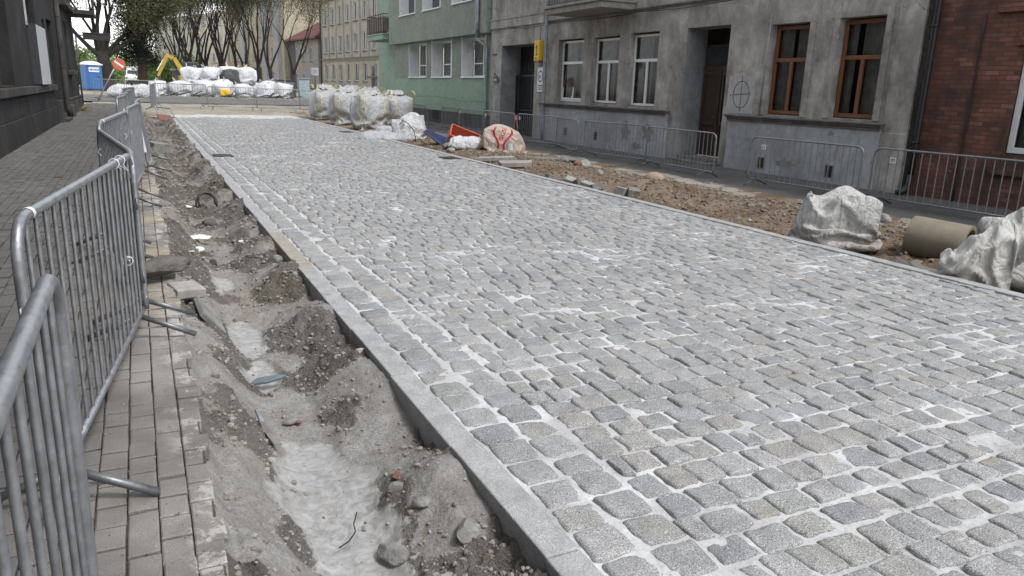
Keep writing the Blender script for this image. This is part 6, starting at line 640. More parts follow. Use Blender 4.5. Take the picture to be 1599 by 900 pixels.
# kerbs
def kerb(name, x0, x1, y0, y1, depth, seed, tan=None):
    rnd = random.Random(seed); b = MB(); tb = MB(); y = y0
    while y < y1:
        l = rnd.uniform(.96, 1.04); dx = rnd.uniform(-.004, .004); dz = rnd.uniform(-.003, .003)
        tgt = tb if (tan and tan[0] <= y+.5 < tan[1]) else b
        Mx = Matrix.Translation((dx, 0, dz))
        tgt.box(x0, x1, y, y+l-.006, -depth, .012, Mx); y += l
    o = b.build(name, G_KB, None, False, .008); tag(o, kind='structure')
    if tan: tag(tb.build(name, TANK, None, False, .008), kind='structure')
TANK = simple('tan_kerb_stone', (.27, .25, .215), .85, .15, 9, .003, 90)
kerb('kerb', KX0, KX1, -2.75, 42.3, .32, 1, (7.3, 9.3))
kerb('kerb', RX0, RX1, -2.4, 39.0, .32, 2)
# ------------------------------------------------------------------ trench and verge
TA = {'rough_mask': tmask, 'slurry_mask': pud}
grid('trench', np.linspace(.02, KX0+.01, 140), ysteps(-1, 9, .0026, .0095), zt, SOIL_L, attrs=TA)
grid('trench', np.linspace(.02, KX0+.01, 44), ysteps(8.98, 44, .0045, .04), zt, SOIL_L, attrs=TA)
grid('verge', np.linspace(RX1-.01, 11.4, 120), ysteps(-2.5, 14, .003, .035), zr, SOIL_R)
grid('verge', np.linspace(RX1-.01, 11.4, 80), ysteps(13.95, 44.2, .006, .06), zr, SOIL_R)
SANDG = m_soil('grey_sandy_edge', (.27, .225, .17), (.34, .30, .25), (.42, .395, .35), (.38, .36, .32))
grid('sandy_strip', np.linspace(10.15, 11.42, 40), ysteps(-2.5, 44, .004, .05), lambda x, y: zr(10.9, y)*.0-.115+.035*fbm(x*1.2, y*1.0, 3)+.01*fbm(x*6, y*6, 1)-.10*(1-sm(10.15, 10.6, x+.25*N3(y*.9, 2)))+(zfar(y)+.14)*sm(38, 44, y), SANDG)
# right pavement slab with a broken edge
grid('side_pavement', np.linspace(11.38, 14.2, 12), ysteps(-3, 60, .01, .3), zpr, ASPH)
b = MB(); y = -3.
rnd = random.Random(5)
while y < 44:
    l = rnd.uniform(.9, 1.02); z = zpr(11.35, y); b.box(11.28, 11.385, y, y+l-.01, z-.25, z+rnd.uniform(.0, .02)); y += l
tag(b.build('old_kerb', CONCD, None, False, .012), kind='structure')
# ------------------------------------------------------------------ left pavement of brick pavers
def pavers():
    rnd = random.Random(11); V = []; F = []
    cw, l = .102, .145; ncol = 24
    for c in range(ncol):
        x = .15-cw*(c+1)
        y = -1.2+(l/2 if c % 2 else 0)
        while y < 47.5:
            dz = rnd.gauss(0, .003)+.006*fbm(x*1.3, y*1.3); tx, ty = rnd.gauss(0, .018), rnd.gauss(0, .022); dx = rnd.gauss(0, .0013)
            sh = .005; x0, x1, y0, y1 = x+.003+dx, x+cw-.003+dx, y+.005, y+l-.005
            if c == 0:
                br = rnd.random(); x1 += rnd.uniform(-.03, .012)
            n = len(V); cx, cy = (x0+x1)/2, (y0+y1)/2
            for (ox, zz) in ((0, -.06), (0, -.004), (sh, 0)):
                for (px, py) in ((x0+ox, y0+ox), (x1-ox, y0+ox), (x1-ox, y1-ox), (x0+ox, y1-ox)):
                    jx = rnd.uniform(-.006, .006) if c == 0 and px > cx else 0
                    V.append((px+jx, py, zs(py)+zz+dz+tx*(px-cx)+ty*(py-cy)))
            for k in range(2):
                for q in range(4): F.append((n+k*4+q, n+k*4+(q+1) % 4, n+k*4+4+(q+1) % 4, n+k*4+4+q))
            F.append((n+8, n+9, n+10, n+11)); y += l
    me = bpy.data.meshes.new('pavement'); me.from_pydata(V, [], F); me.materials.append(PAVER); me.update()
    o = bpy.data.objects.new('pavement', me); COL.objects.link(o); o['kind'] = 'structure'
pavers()
grid('paver_bed', np.linspace(-2.5, .13, 60), ysteps(-1.5, 47.6, .008, .08), lambda x, y: zs(y)-.019+.003*fbm(x*3, y*3), PJOINT)
# ------------------------------------------------------------------ crowd barriers
PL, PH = 2.35, 1.08
def make_barrier():
    root = empty('crowd_barrier')
    b = MB(); r = .0185; Rc = .13; pts = [(0, 0, .13)]+[(0, 0, z) for z in np.linspace(.2, PH-Rc-r, 4)]
    for k in range(1, 8): t = math.pi/2*k/8; pts.append((Rc-Rc*math.cos(t), 0, PH-r-Rc+Rc*math.sin(t)))
    pts += [(x, 0, PH-r) for x in np.linspace(Rc, PL-Rc, 6)]
    for k in range(1, 8): t = math.pi/2*k/8; pts.append((PL-Rc+Rc*math.sin(t), 0, PH-r-Rc+Rc*math.cos(t)))
    pts += [(PL, 0, z) for z in np.linspace(PH-Rc-r, .2, 4)]+[(PL, 0, .13)]
    b.tube(pts, r, 12); b.tube([(0, 0, .14), (PL, 0, .14)], .0165, 10)
    b.build('frame', GALV, root, True)
    b = MB(); n = 18
    for i in range(n):
        x = PL*(i+1)/(n+1); top = PH-r
        if x < Rc: top = PH-r-Rc+math.sqrt(Rc*Rc-(Rc-x)**2)
        if x > PL-Rc: top = PH-r-Rc+math.sqrt(Rc*Rc-(Rc-(PL-x))**2)
        b.tube([(x, 0, .14), (x, 0, top)], .008, 8, False)
    b.build('bars', GALV, root, True)
    for x in (.2, PL-.2):
        b = MB()
        for s in (-1, 1): b.tube([(x, s*.012, .135), (x+.02*s, s*.30, .012)], .0165, 10)
        b.tube([(x-.004, -.17, .066), (x+.004, .17, .066)], .004, 6)
        b.build('foot', GALV_D, root, True)
    for z in (.3, .8): b = MB(); b.tube([(-.018, 0, z), (-.045, 0, z), (-.045, 0, z+(.06 if z < .5 else -.06))], .006, 6); b.build('hook', GALV_D, root, True)
    return root
BAR0 = make_barrier(); bar_used = [False]
def place_barrier(p, q, z, zsc=1., label=None, group=None, tilt=0., plate=None):
    if bar_used[0]: o = copy_tree(BAR0)
    else: o = BAR0; bar_used[0] = True
    p, q = Vector(p), Vector(q); d = q-p; L = d.length
    o.location = (p.x, p.y, z); o.rotation_euler = (tilt, 0, math.atan2(d.y, d.x)); o.scale = (L/PL, 1, zsc)
    tag(o, label, 'barrier', group)
    return o
GL, GR, GF = 'crowd barriers along the left pavement', 'crowd barriers along the right pavement', 'crowd barriers across the end of the road'
def zl(y): return zs(y)
bl = [((-.20, -.55), (-.21, 1.97), 'nearest steel barrier, its top rail cut off by the left edge of the photo'),
      ((-.37, 2.66), (-.07, 4.93), 'steel barrier with white tape round its near top corner, second from the front left'),
      ((-.06, 4.90), (-.31, 7.05), 'steel barrier slanting away towards the dark house, third from the front left'),
      ((-.31, 7.12), (-.13, 9.7), 'long steel barrier with a white strap at its corner, fourth from the front left'),
      ((-.13, 9.85), (-.0, 12.2), 'steel barrier beside the grey concrete block in the trench'),
      ((.08, 12.5), (.14, 14.6), 'leaning steel barrier with a white panel on its near end'),
      ((-.33, 15.0), (-.22, 17.3), 'steel barrier standing further into the left pavement, nearer one of the far pair'),
      ((-.34, 17.6), (-.2, 19.9), 'steel barrier standing further into the left pavement, farther one of the far pair'),
      ((-.25, 22.5), (-.16, 24.8), 'small far steel barrier on the left pavement before the last two'),
      ((-.42, 27.), (-.3, 29.4), 'last but one steel barrier on the left pavement'),
      ((-.3, 29.6), (-.1, 32.), 'last steel barrier on the left pavement')]
BARL = []
for i, (p, q, lab) in enumerate(bl):
    BARL.append(place_barrier(p, q, zl((p[1]+q[1])/2)+.004, 1., lab, GL, R(-7) if i == 5 else 0))
br = [((12.3, 9.79), (12.4, 6.8), 'steel barrier with a number plate in front of the brick wall'),
      ((12.1, 12.8), (12.15, 9.92), 'steel barrier with a number plate below the two brown windows'),
      ((12.2, 16.83), (12.0, 13.85), 'steel barrier in front of the brown house door'),
      ((12.0, 19.68), (12.3, 16.94), 'steel barrier below the third white window, left of the door one'),
      ((12.55, 22.4), (11.85, 19.85), 'steel barrier set aslant below the first white windows'),
      ((12.35, 25.0), (12.6, 22.5), 'steel barrier in front of the dark gateway with red tape on its end'),
      ((12.3, 27.9), (12.3, 25.1), 'steel barrier by the downpipe at the near end of the green house'),
      ((12.4, 30.8), (12.3, 28.0), 'steel barrier below the right ground floor window of the green house'),
      ((12.6, 33.4), (12.5, 31.0), 'steel barrier below the middle window of the green house'),
      ((12.9, 38.2), (12.7, 35.4), 'steel barrier behind the row of full white sacks'),
      ((12.5, 6.5), (12.55, 3.6), 'steel barrier nearest the camera on the right, mostly out of the frame')]
BARR = []
for i, (p, q, lab) in enumerate(br[:-1]):
    y = (p[1]+q[1])/2; BARR.append(place_barrier(p, q, zpr(12.3, y)+.004, .97, lab, GR, R(10) if i == 9 else 0))
YF = 44.3
bf = [((.75, YF+1.4), (3.35, YF+.5), 'barrier across the road end, leftmost of its row'),
      ((3.4, YF+.3), (5.85, YF), 'barrier across the road end, second of its row from the left'),
      ((5.9, YF), (8.1, YF-.3), 'barrier across the road end, third of its row from the left'),
      ((8.15, YF-.3), (10.2, YF-.6), 'barrier across the road end, next to the row of full white sacks')]
for p, q, lab in bf: place_barrier(p, q, zfar(p[1])+.04, 1.12, lab, GF)
place_barrier((.55, 40.4), (.80, 42.6), .28, 1.1, 'barrier standing end-on at the far left corner of the road', GF)
place_barrier((-2.2, 50.), (-.6, 49.0), zfar(50)+.1, 1.1, 'barrier in front of the blue portable toilet', GF)
place_barrier((-.5, 48.9), (1.0, 49.6), zfar(50)+.1, 1.1, 'barrier under the tilted round sign', GF)
# number plates, tapes and ties
def plate(bar, x, z, text):
    b = MB(); b.box(x-.05, x+.05, -.026, -.018, z-.055, z+.055); o = b.build('number_plate', WHITE, bar)
    b = MB()
    if text == 'm':
        for dx in (-.025, 0, .025): b.box(x+dx-.004, x+dx+.004, -.029, -.0265, z-.03, z+.02)
        b.box(x-.029, x+.029, -.029, -.0265, z+.02, z+.028)
    else:
        for dx in (-.02, .02): b.box(x+dx-.004, x+dx+.004, -.029, -.0265, z-.03, z+.03)
        b.box(x-.024, x+.024, -.029, -.0265, z-.034, z-.026)
    b.build('lettering', BLACKP, o)
# the right-hand barriers run from far to near: local -y faces the road
plate(BARR[0], .32, .86, 'm'); plate(BARR[1], .32, .86, 'u')
for bi in (5, 6, 7): plate(BARR[bi], .16, .9, 'u')
REDW = simple('red_white_tape', (.55, .18, .18), .6, .5, 30, 0)
b = MB(); b.tube([(.0, -.02, 1.0), (-.03, -.05, .9), (.02, -.06, .84), (-.01, -.05, .78)], [.03, .05, .05, .02], 6); b.tube([(-.01, -.06, .84), (.12, -.08, .62), (.22, -.08, .5)], [.012, .016, .004], 4)
b.build('barrier_tape', REDW, BARR[5])
def tie(bar, x, z, tails, name='cable_tie', r=.0021, rr=.026):
    b = MB(); pts = [(x+.003*math.sin(t*3), rr*math.cos(t), z+rr*math.sin(t)) for t in np.linspace(0, 2*math.pi, 15)]
    b.tube(pts, r, 5, False)
    for tl in tails: b.tube([(x, rr*.7, z+rr*.6)]+[(x+a, b_, z+c) for a, b_, c in tl], r*.8, 5)
    b.build(name, WHITE, bar, True)
tz = PH-.0185
tie(BARL[1], PL-.55, tz, [[(.05, -.03, -.02), (.12, -.05, -.05), (.2, -.03, -.10)], [(.02, -.03, -.03), (.06, -.03, -.06)]])
tie(BARL[1], PL-.36, tz, [[(.03, -.03, -.05), (.05, -.04, -.10)]])
tie(BARL[1], PL-.42, .52, [[(-.05, -.02, .01)], [(.04, -.02, .012)]])
tie(BARL[1], PL-.04, .22, [[(-.05, .0, .02)]])
tie(BARL[2], .25, .5, [[(.08, -.02, .03)]]); tie(BARL[3], 1.9, .82, [[(.08, -.02, -.06)]]); tie(BARL[4], .12, .8, [])
tie(BARL[2], 2.2, .9, [[(-.1, -.04, .03), (-.15, -.04, -.05)]])
def wrap(bar, x0, x1, r=.0205, z=tz, name='tape_wrap'):
    b = MB(); b.tube([(x0, 0, z), (x1, 0, z)], r, 12, False); b.build(name, WHITE, bar, True)
wrap(BARL[1], .155, .185); wrap(BARL[3], .2, .26)
b = MB(); b.box(-.03, -.024, -.02, .16, .35, 1.0); b.build('white_panel', WHITE, BARL[5])
# ------------------------------------------------------------------ sacks
CR = {}
def sack_mesh(wx, wy, h, seed, boxy=.5, n=22, fold=.05, slump=.15, ears=.0, flat=False, skirt=.0, top=None):
    """a bulging cube of cloth: smooth swell with sharp valley folds"""
    if seed not in CR:
        rr_ = random.Random(seed); CR[seed] = []
        for k_ in range(11):
            d_ = Vector((rr_.gauss(0, 1), rr_.gauss(0, 1), rr_.gauss(0, .8))).normalized(); f_ = 1.1*1.24**k_
            CR[seed].append((d_, f_, .62/1.17**k_, rr_.random()))
    vs = {}; V = []; F = []
    def vid(a, b_, c):
        k = (round(a, 4), round(b_, 4), round(c, 4))
        if k in vs: return vs[k]
        d = Vector((a, b_, c)); sp = d.normalized()*1.25
        p = d*boxy+sp*(1-boxy)
        zt_ = (p.z+1)/2; x, y = p.x*wx/2, p.y*wy/2; z = zt_*h
        bul = 1+slump*(1-zt_)*math.sin(min(1, max(0, zt_*1.5))*math.pi*.5+.5); x *= bul; y *= bul
        if skirt: g = 1+skirt*max(0, 1-zt_*3)**2; x *= g; y *= g
        q = Vector((x*1.0, y*1.0, z*.75))+Vector((seed*7.1, seed*3.3, 0))
        big = mn.noise(q*1.3+Vector((3, 3, 3))); wq = q+Vector((mn.noise(q*1.7), mn.noise(q*1.7+Vector((9, 0, 0))), mn.noise(q*1.7+Vector((0, 9, 0)))))*.22
        cr = 0
        for (d_, f_, a_, ph) in CR[seed]: t_ = (wq.dot(d_)*f_+ph) % 1.; cr += a_*(abs(t_-.5)*4-1)
        gate = .45+.9*abs(mn.noise(q*1.9+Vector((0, 4, 4))))
        disp = fold*(1.5*big+cr*gate)
        nn = Vector((sp.x/wx, sp.y/wy, sp.z/h)).normalized(); x += nn.x*disp; y += nn.y*disp; z += nn.z*disp*.9
        if ears and c > .98:
            e = max(0, (abs(a)-.55)/.45)*max(0, (abs(b_)-.55)/.45); z += ears*e*(1+mn.noise(q*3)); x += .5*ears*e*math.copysign(1, a)*.4
        if top and c > .98: z += top*(mn.noise(q*4.5)+.6*abs(mn.noise(q*9)))
        z = max(z, -.02)
        vs[k] = len(V); V.append((x, y, z)); return vs[k]
    for ax in range(3):
        for sg in (-1, 1):
            for i in range(n):
                for j in range(n):
                    cs = []
                    for di, dj in ((0, 0), (1, 0), (1, 1), (0, 1)):
                        a, b_ = -1+2*(i+di)/n, -1+2*(j+dj)/n; c = [0, 0, 0]; c[ax] = sg; c[(ax+1) % 3] = a; c[(ax+2) % 3] = b_
                        cs.append(vid(*c))
                    F.append(cs if sg > 0 else cs[::-1])
    return V, F
def mk(name, V, F, mat, parent=None, smooth=True):
    b = MB(); b.v = V; b.f = F; return b.build(name, mat, parent, smooth)
def surf_pts(o, pts, off):
    """drop a polyline onto the surface of a mesh, coming from the given direction"""
    pass
def sub1(o): m_ = o.modifiers.new('smooth', 'SUBSURF'); m_.levels = 1; m_.render_levels = 1; return o
def bvh_of(V, F): return BVHTree.FromPolygons([Vector(v) for v in V], F)
def ribbon(name, bv, path, wdt, off, mat, parent, thick=.004):
    """path: (origin, direction) rays onto the cloth, joined into a flat strip with thickness"""
    hits = []
    for o_, d_ in path:
        h = bv.ray_cast(Vector(o_), Vector(d_).normalized())
        if h[0] is not None: hits.append((h[0], h[1]))
    if len(hits) < 2: return None
    vs = []
    for i, (p, nm) in enumerate(hits):
        t = (hits[min(i+1, len(hits)-1)][0]-hits[max(i-1, 0)][0]).normalized(); s = t.cross(nm).normalized()*wdt/2
        nm = nm*(-1 if nm.dot(-Vector(path[min(i, len(path)-1)][1])) < 0 else 1)
        for q in (p-s+nm*off, p+s+nm*off, p+s+nm*(off-thick), p-s+nm*(off-thick)): vs.append(q)
    fs = [(4*i+k, 4*i+(k+1) % 4, 4*i+4+(k+1) % 4, 4*i+4+k) for i in range(len(hits)-1) for k in range(4)]
    b = MB(); b.add(vs, fs); return b.build(name, mat, parent, True)
def big_sack(seed, wx, wy, h, mat, straps=True, n=26, fold=.05, cl='full'):
    root = empty('bulk_sack'); V, F = cloth(cl); zm = max(v[2] for v in V); V = [(x*.80, y*.80, z*h/zm) for x, y, z in V]
    bd = sub1(mk('sack_body', V, F, mat, root)); bv = bvh_of(V, F); rnd = random.Random(seed)
    if straps:
        for sx in (-.28, .28):
            for ax in (0, 1):
                for sg in (-1, 1):
                    path = []
                    for z in np.linspace(.04, h*.93, 14):
                        o_ = [sx*wx+.02*math.sin(z*9+seed), sg*2] if ax == 0 else [sg*2, sx*wy+.02*math.sin(z*8+seed)]
                        d_ = (0, -sg, 0) if ax == 0 else (-sg, 0, 0); path.append(((o_[0], o_[1], z), d_))
                    ribbon('strap', bv, path, .03, .006, YSTR, root)
        for sx in (-1, 1):
            for sy in (-1, 1):
                b = MB(); x, y, z = sx*wx*.36, sy*wy*.36, h*.94; pts = []
                for t in np.linspace(0, math.pi, 9): pts.append((x+.13*math.cos(t)*sx+rnd.uniform(-.012, .012), y+.05*math.cos(t)*sy+rnd.uniform(-.012, .012), z+.15*math.sin(t)+rnd.uniform(-.01, .01)))
                vs = []
                for p in pts: vs += [(p[0], p[1]-.022, p[2]), (p[0], p[1]+.022, p[2]), (p[0], p[1]+.022, p[2]+.008), (p[0], p[1]-.022, p[2]+.008)]
                b.add(vs, [(4*i+k, 4*i+(k+1) % 4, 4*i+4+(k+1) % 4, 4*i+4+k) for i in range(8) for k in range(4)]); b.build('lifting_loop', YSTR, root, True)
    # gathered collar of cloth on top
    b = MB(); n_ = 40; vs = []
    for ring, (rr, zz) in enumerate(((.30, .93), (.24, 1.0), (.16, 1.045), (.12, 1.0))):
        for k in range(n_):
            t = 2*math.pi*k/n_; q = rr*(1+.22*mn.noise(Vector((math.cos(t)*3, math.sin(t)*3, ring*.4+seed))))
            vs.append((q*wx*math.cos(t), q*wy*math.sin(t), zz*h+.10*mn.noise(Vector((math.cos(t)*4+seed, math.sin(t)*4, ring*.5)))))
    b.add(vs, [(r_*n_+k, r_*n_+(k+1) % n_, (r_+1)*n_+(k+1) % n_, (r_+1)*n_+k) for r_ in range(3) for k in range(n_)])
    b.build('collar', mat, root, True)
    return root
# the row of full sacks standing at the right kerb
g = 'full white sacks in a row by the kerb'
specs = [(8.95, 32.6, .1, 'rightmost full white sack at the kerb, two yellow straps down its side'),
         (8.95, 36.6, -.1, 'full white sack second from the right of the kerb row'),
         (8.95, 41.2, .12, 'far left full white sack at the kerb with yellow loops'),
         (10.7, 34.6, .3, 'full sack behind the rightmost one of the kerb row'),
         (10.7, 38.6, -.2, 'full sack in the second line, behind the middle of the kerb row'),
         (10.7, 42.4, .2, 'full sack in the second line, behind the far end of the kerb row')]
s0 = big_sack(1.3, 1.3, 1.3, 1.42, BAGG, n=34, fold=.06); s1 = big_sack(4.7, 1.3, 1.35, 1.42, BAGG, n=34, fold=.06, cl='full2')
for i, (x, y, rz, lab) in enumerate(specs):
    o = (s0, s1)[i] if i < 2 else copy_tree((s0, s1)[i % 2])
    o.location = (x, y, -.17+(.02 if i > 3 else 0)); o.rotation_euler = (0, 0, rz+(i//2)*math.pi/2); tag(o, lab, 'sack', g)
    o.scale = (1.2, 1.2, 1.16+.05*(i % 3))
def rest(o, x, y, z, rz, lab, cat='sack', grp=None): o.location = (x, y, z); o.rotation_euler = (0, 0, rz); return tag(o, lab, cat, grp)
# white sack leaning over at the near end of that row
root = empty('bulk_sack'); V, F = cloth('collapsed'); V = [(x*.85, y*.85, z*1.05) for x, y, z in V]
sub1(mk('sack_body', V, F, BAG, root)); bv = bvh_of(V, F)
V2, F2 = sack_mesh(1.7, 1.0, .36, 12.2, .4, 26, .06, .3); V2 = [(x-.75, y-.35, z) for x, y, z in V2]; mk('empty_skirt', V2, F2, BAGG, root)
b = MB(); b.tube([(-.25, -.75, .62), (-.12, -.72, .78), (.08, -.74, .68), (.28, -.72, .46), (.34, -.74, .2), (.33, -.74, .02)], .014, 7); b.build('lifting_loop', DARK, root, True)
root.scale = (.95, .95, 1.0); rest(root, 8.4, 25.8, -.15, -.32, 'half empty white sack with a dark strap, right of the full sacks')
# pink sack with red writing
root = empty('bulk_sack'); V, F = cloth('pink'); V = [(x*.92*(1-.12*z), y*.85, z*1.06*(1-.12*(x+.3))) for x, y, z in V]
bdp = sub1(mk('sack_body', V, F, BAGP, root)); bv = bvh_of(V, F)
D = (0, 1, .0)
def stroke(pts, wd, mat=REDP, name='red_line'): ribbon(name, bv, [((x, -3, z), D) for x, z in pts], wd, .012, mat, root, .01)
def cat_(p, k=8):
    out = []
    for i in range(len(p)-1):
        for t in range(k): out.append((p[i][0]*(1-t/k)+p[i+1][0]*t/k, p[i][1]*(1-t/k)+p[i+1][1]*t/k))
    return out+[p[-1]]
stroke(cat_([(-.28, .93), (-.34, .82), (-.31, .70), (-.22, .56), (-.18, .42), (-.20, .30)]), .06)
stroke(cat_([(.22, .86), (.24, .76), (.16, .66), (.04, .54), (-.02, .42), (.0, .28)]), .06)
def glyphs(ch, x, z, s):
    P = {'S': [(1, 1), (.2, 1), (0, .8), (.2, .55), (.8, .45), (1, .2), (.8, 0), (0, 0)], 'B': [(0, 0), (0, 1), (.7, 1), (.9, .8), (.7, .55), (0, .55), (.8, .5), (1, .25), (.8, 0), (0, 0)],
         'G': [(1, .9), (.3, 1), (0, .7), (0, .25), (.3, 0), (.9, 0), (1, .4), (.55, .4)]}[ch]
    # written at a slant, climbing to the upper right
    a = R(70); out = []
    for u, v in P: dx, dz = (u-.5)*s*.8, (v-.5)*s; out.append((x+dx*math.cos(a)-dz*math.sin(a), z+dx*math.sin(a)+dz*math.cos(a)))
    stroke(cat_(out, 4), .022, REDP, 'red_letter')
glyphs('S', -.10, .62, .11); glyphs('G', -.055, .74, .11); glyphs('S', -.01, .86, .11)
LBL = simple('paper_label', (.55, .58, .6), .7, .25, 40, 0)
ribbon('paper_label', bv, [((.16, -3, z), D) for z in np.linspace(.24, .46, 6)], .2, .012, LBL, root, .01)
root.scale = (.93, .93, .93); rest(root, 9.7, 20.5, -.18, -.40, 'bulging pinkish sack with red lines and red letters')
# near right slumped sack
root = empty('bulk_sack'); V, F = cloth('slump'); V = [(x, y, z*(1+.62*sm(-.32, .25, x)*(1-sm(.5, .8, x)*.4))) for x, y, z in V]
sub1(mk('sack_body', V, F, BAGD, root)); bv = bvh_of(V, F)
b = MB(); 
for k in range(3):
    b.tube([(-.45+.02*k, -.12+.05*k, .78), (-.42+.02*k, -.14+.05*k, .88+.02*k), (-.36, -.12+.05*k, .87), (-.30, -.1, .76)], [.012, .016, .016, .01], 6)
b.build('lifting_loop', BAG, root, True)
root.scale = (.8, .84, .80); rest(root, 8.3, 7.12, -.17, -.83, 'slumped dusty white sack standing alone left of the concrete pipe')
# far right collapsed sack with a folded flap
root = empty('bulk_sack'); V, F = cloth('collapsed'); sub1(mk('sack_body', V, F, BAGD, root))
def sheet(name, fn, nu, nv, mat, parent, th=.012):
    P_ = [[Vector(fn(i/nu, j/nv)) for i in range(nu+1)] for j in range(nv+1)]
    vs = [p for r_ in P_ for p in r_]; n_ = nu+1
    fs = [(j*n_+i, j*n_+i+1, (j+1)*n_+i+1, (j+1)*n_+i) for j in range(nv) for i in range(nu)]
    b = MB(); b.add(vs, fs); o = b.build(name, mat, parent, True); so_ = o.modifiers.new('thickness', 'SOLIDIFY'); so_.thickness = th; return o
def flapfn(u, v):
    # u: from the body (0) out to the tip (1); v: across, low to high
    x = -.30-.62*u; y = -.50-.22*math.sin(u*2.4)+.10*v; wv = .50*(1-u*.62)
    z = .10+.02*u+v*wv+.30*(1-u)*v+.10*u
    f = 1-abs(mn.noise(Vector((u*3.5, v*2.2, 4.))))*2.4; y -= .08*max(0, f)**2; y -= .10*math.sin(v*math.pi); z += .03*mn.noise(Vector((u*7, v*5, 1)))
    return (x, y, z)
sheet('flap', flapfn, 44, 26, BAGD, root)
sheet('side_flap', lambda u, v: (-.1+.5*u, -.70-.10*math.sin(u*3)+.05*N3(u*4, v*3), -.05+.42*v*(1-.3*u)), 20, 14, BAGD, root)
root.scale = (1.08, 1.08, 1.22); rest(root, 8.75, 4.6, -.32, -1.0, 'collapsed dirty white sack with a folded flap at the right edge of the photo')
# ------------------------------------------------------------------ concrete pipe on its base ring
root = empty('concrete_pipe', (0, 0, 0))
b = MB(); n_ = 40; L = .68; ro, ri = .29, .235; prof = [(0, ro), (L-.1, ro), (L, ro), (L, ri), (0, ri)]
vs = [(x, r_*math.cos(2*math.pi*k/n_), r_*math.sin(2*math.pi*k/n_)) for x, r_ in prof for k in range(n_)]
b.add(vs, [((i % 5)*n_+k, (i % 5)*n_+(k+1) % n_, ((i+1) % 5)*n_+(k+1) % n_, ((i+1) % 5)*n_+k) for i in range(5) for k in range(n_)])
o = b.build('pipe_wall', TANC, root, True, .006)
root.location = (9.0, 6.42, .05); root.rotation_euler = (0, R(3), R(-72)); tag(root, 'tan concrete pipe lying on its side between the two near sacks', 'pipe')
root = empty('concrete_ring')
b = MB(); n_ = 48; prof = [(.0, .50), (.14, .52), (.17, .50), (.17, .36), (0, .36)]
vs = [(r_*math.cos(2*math.pi*k/n_), r_*math.sin(2*math.pi*k/n_)*.8, z) for z, r_ in prof for k in range(n_)]
b.add(vs, [((i % 5)*n_+k, (i % 5)*n_+(k+1) % n_, ((i+1) % 5)*n_+(k+1) % n_, ((i+1) % 5)*n_+k) for i in range(5) for k in range(n_)])
b.build('ring_body', CONCD, root, True, .01); b = MB(); b.box(-.3, .3, -.2, .2, .0, .06); b.build('ring_floor', CONCD, root)
root.location = (8.85, 5.75, -.34); root.rotation_euler = (0, 0, .2); tag(root, 'flat dirty concrete ring half sunk below the tan pipe', 'concrete ring')
# ------------------------------------------------------------------ buildings
def facade(b, L, zb, H, ops, yf=0., rev=.28):
    """front wall in the local plane y = yf with openings (u0,u1,z0,z1) and their reveals"""
    us = sorted({0, L, *[o[0] for o in ops], *[o[1] for o in ops]}); zz = sorted({zb, H, *[o[2] for o in ops], *[o[3] for o in ops]})
    us = [u for u in us if 0 <= u <= L]; zz = [z for z in zz if zb <= z <= H]
    for i in range(len(us)-1):
        for j in range(len(zz)-1):
            u, z = (us[i]+us[i+1])/2, (zz[j]+zz[j+1])/2
            if any(o[0] < u < o[1] and o[2] < z < o[3] for o in ops): continue
            b.quad((us[i], yf, zz[j]), (us[i+1], yf, zz[j]), (us[i+1], yf, zz[j+1]), (us[i], yf, zz[j+1]))
    if rev:
        for u0, u1, z0, z1 in ops: reveal(b, u0, u1, z0, z1, yf, yf+rev)
def reveal(b, u0, u1, z0, z1, ya, yb):
    b.quad((u0, ya, z0), (u0, ya, z1), (u0, yb, z1), (u0, yb, z0)); b.quad((u1, ya, z0), (u1, yb, z0), (u1, yb, z1), (u1, ya, z1))
    b.quad((u0, ya, z0), (u0, yb, z0), (u1, yb, z0), (u1, ya, z0)); b.quad((u0, ya, z1), (u1, ya, z1), (u1, yb, z1), (u0, yb, z1))
def shell(b, L, zb, H, D, yf=0.):
    b.quad((0, yf, zb), (0, yf, H), (0, D, H), (0, D, zb)); b.quad((L, yf, zb), (L, D, zb), (L, D, H), (L, yf, H))
    b.quad((0, yf, H), (L, yf, H), (L, D, H), (0, D, H)); b.quad((0, D, zb), (0, D, H), (L, D, H), (L, D, zb))
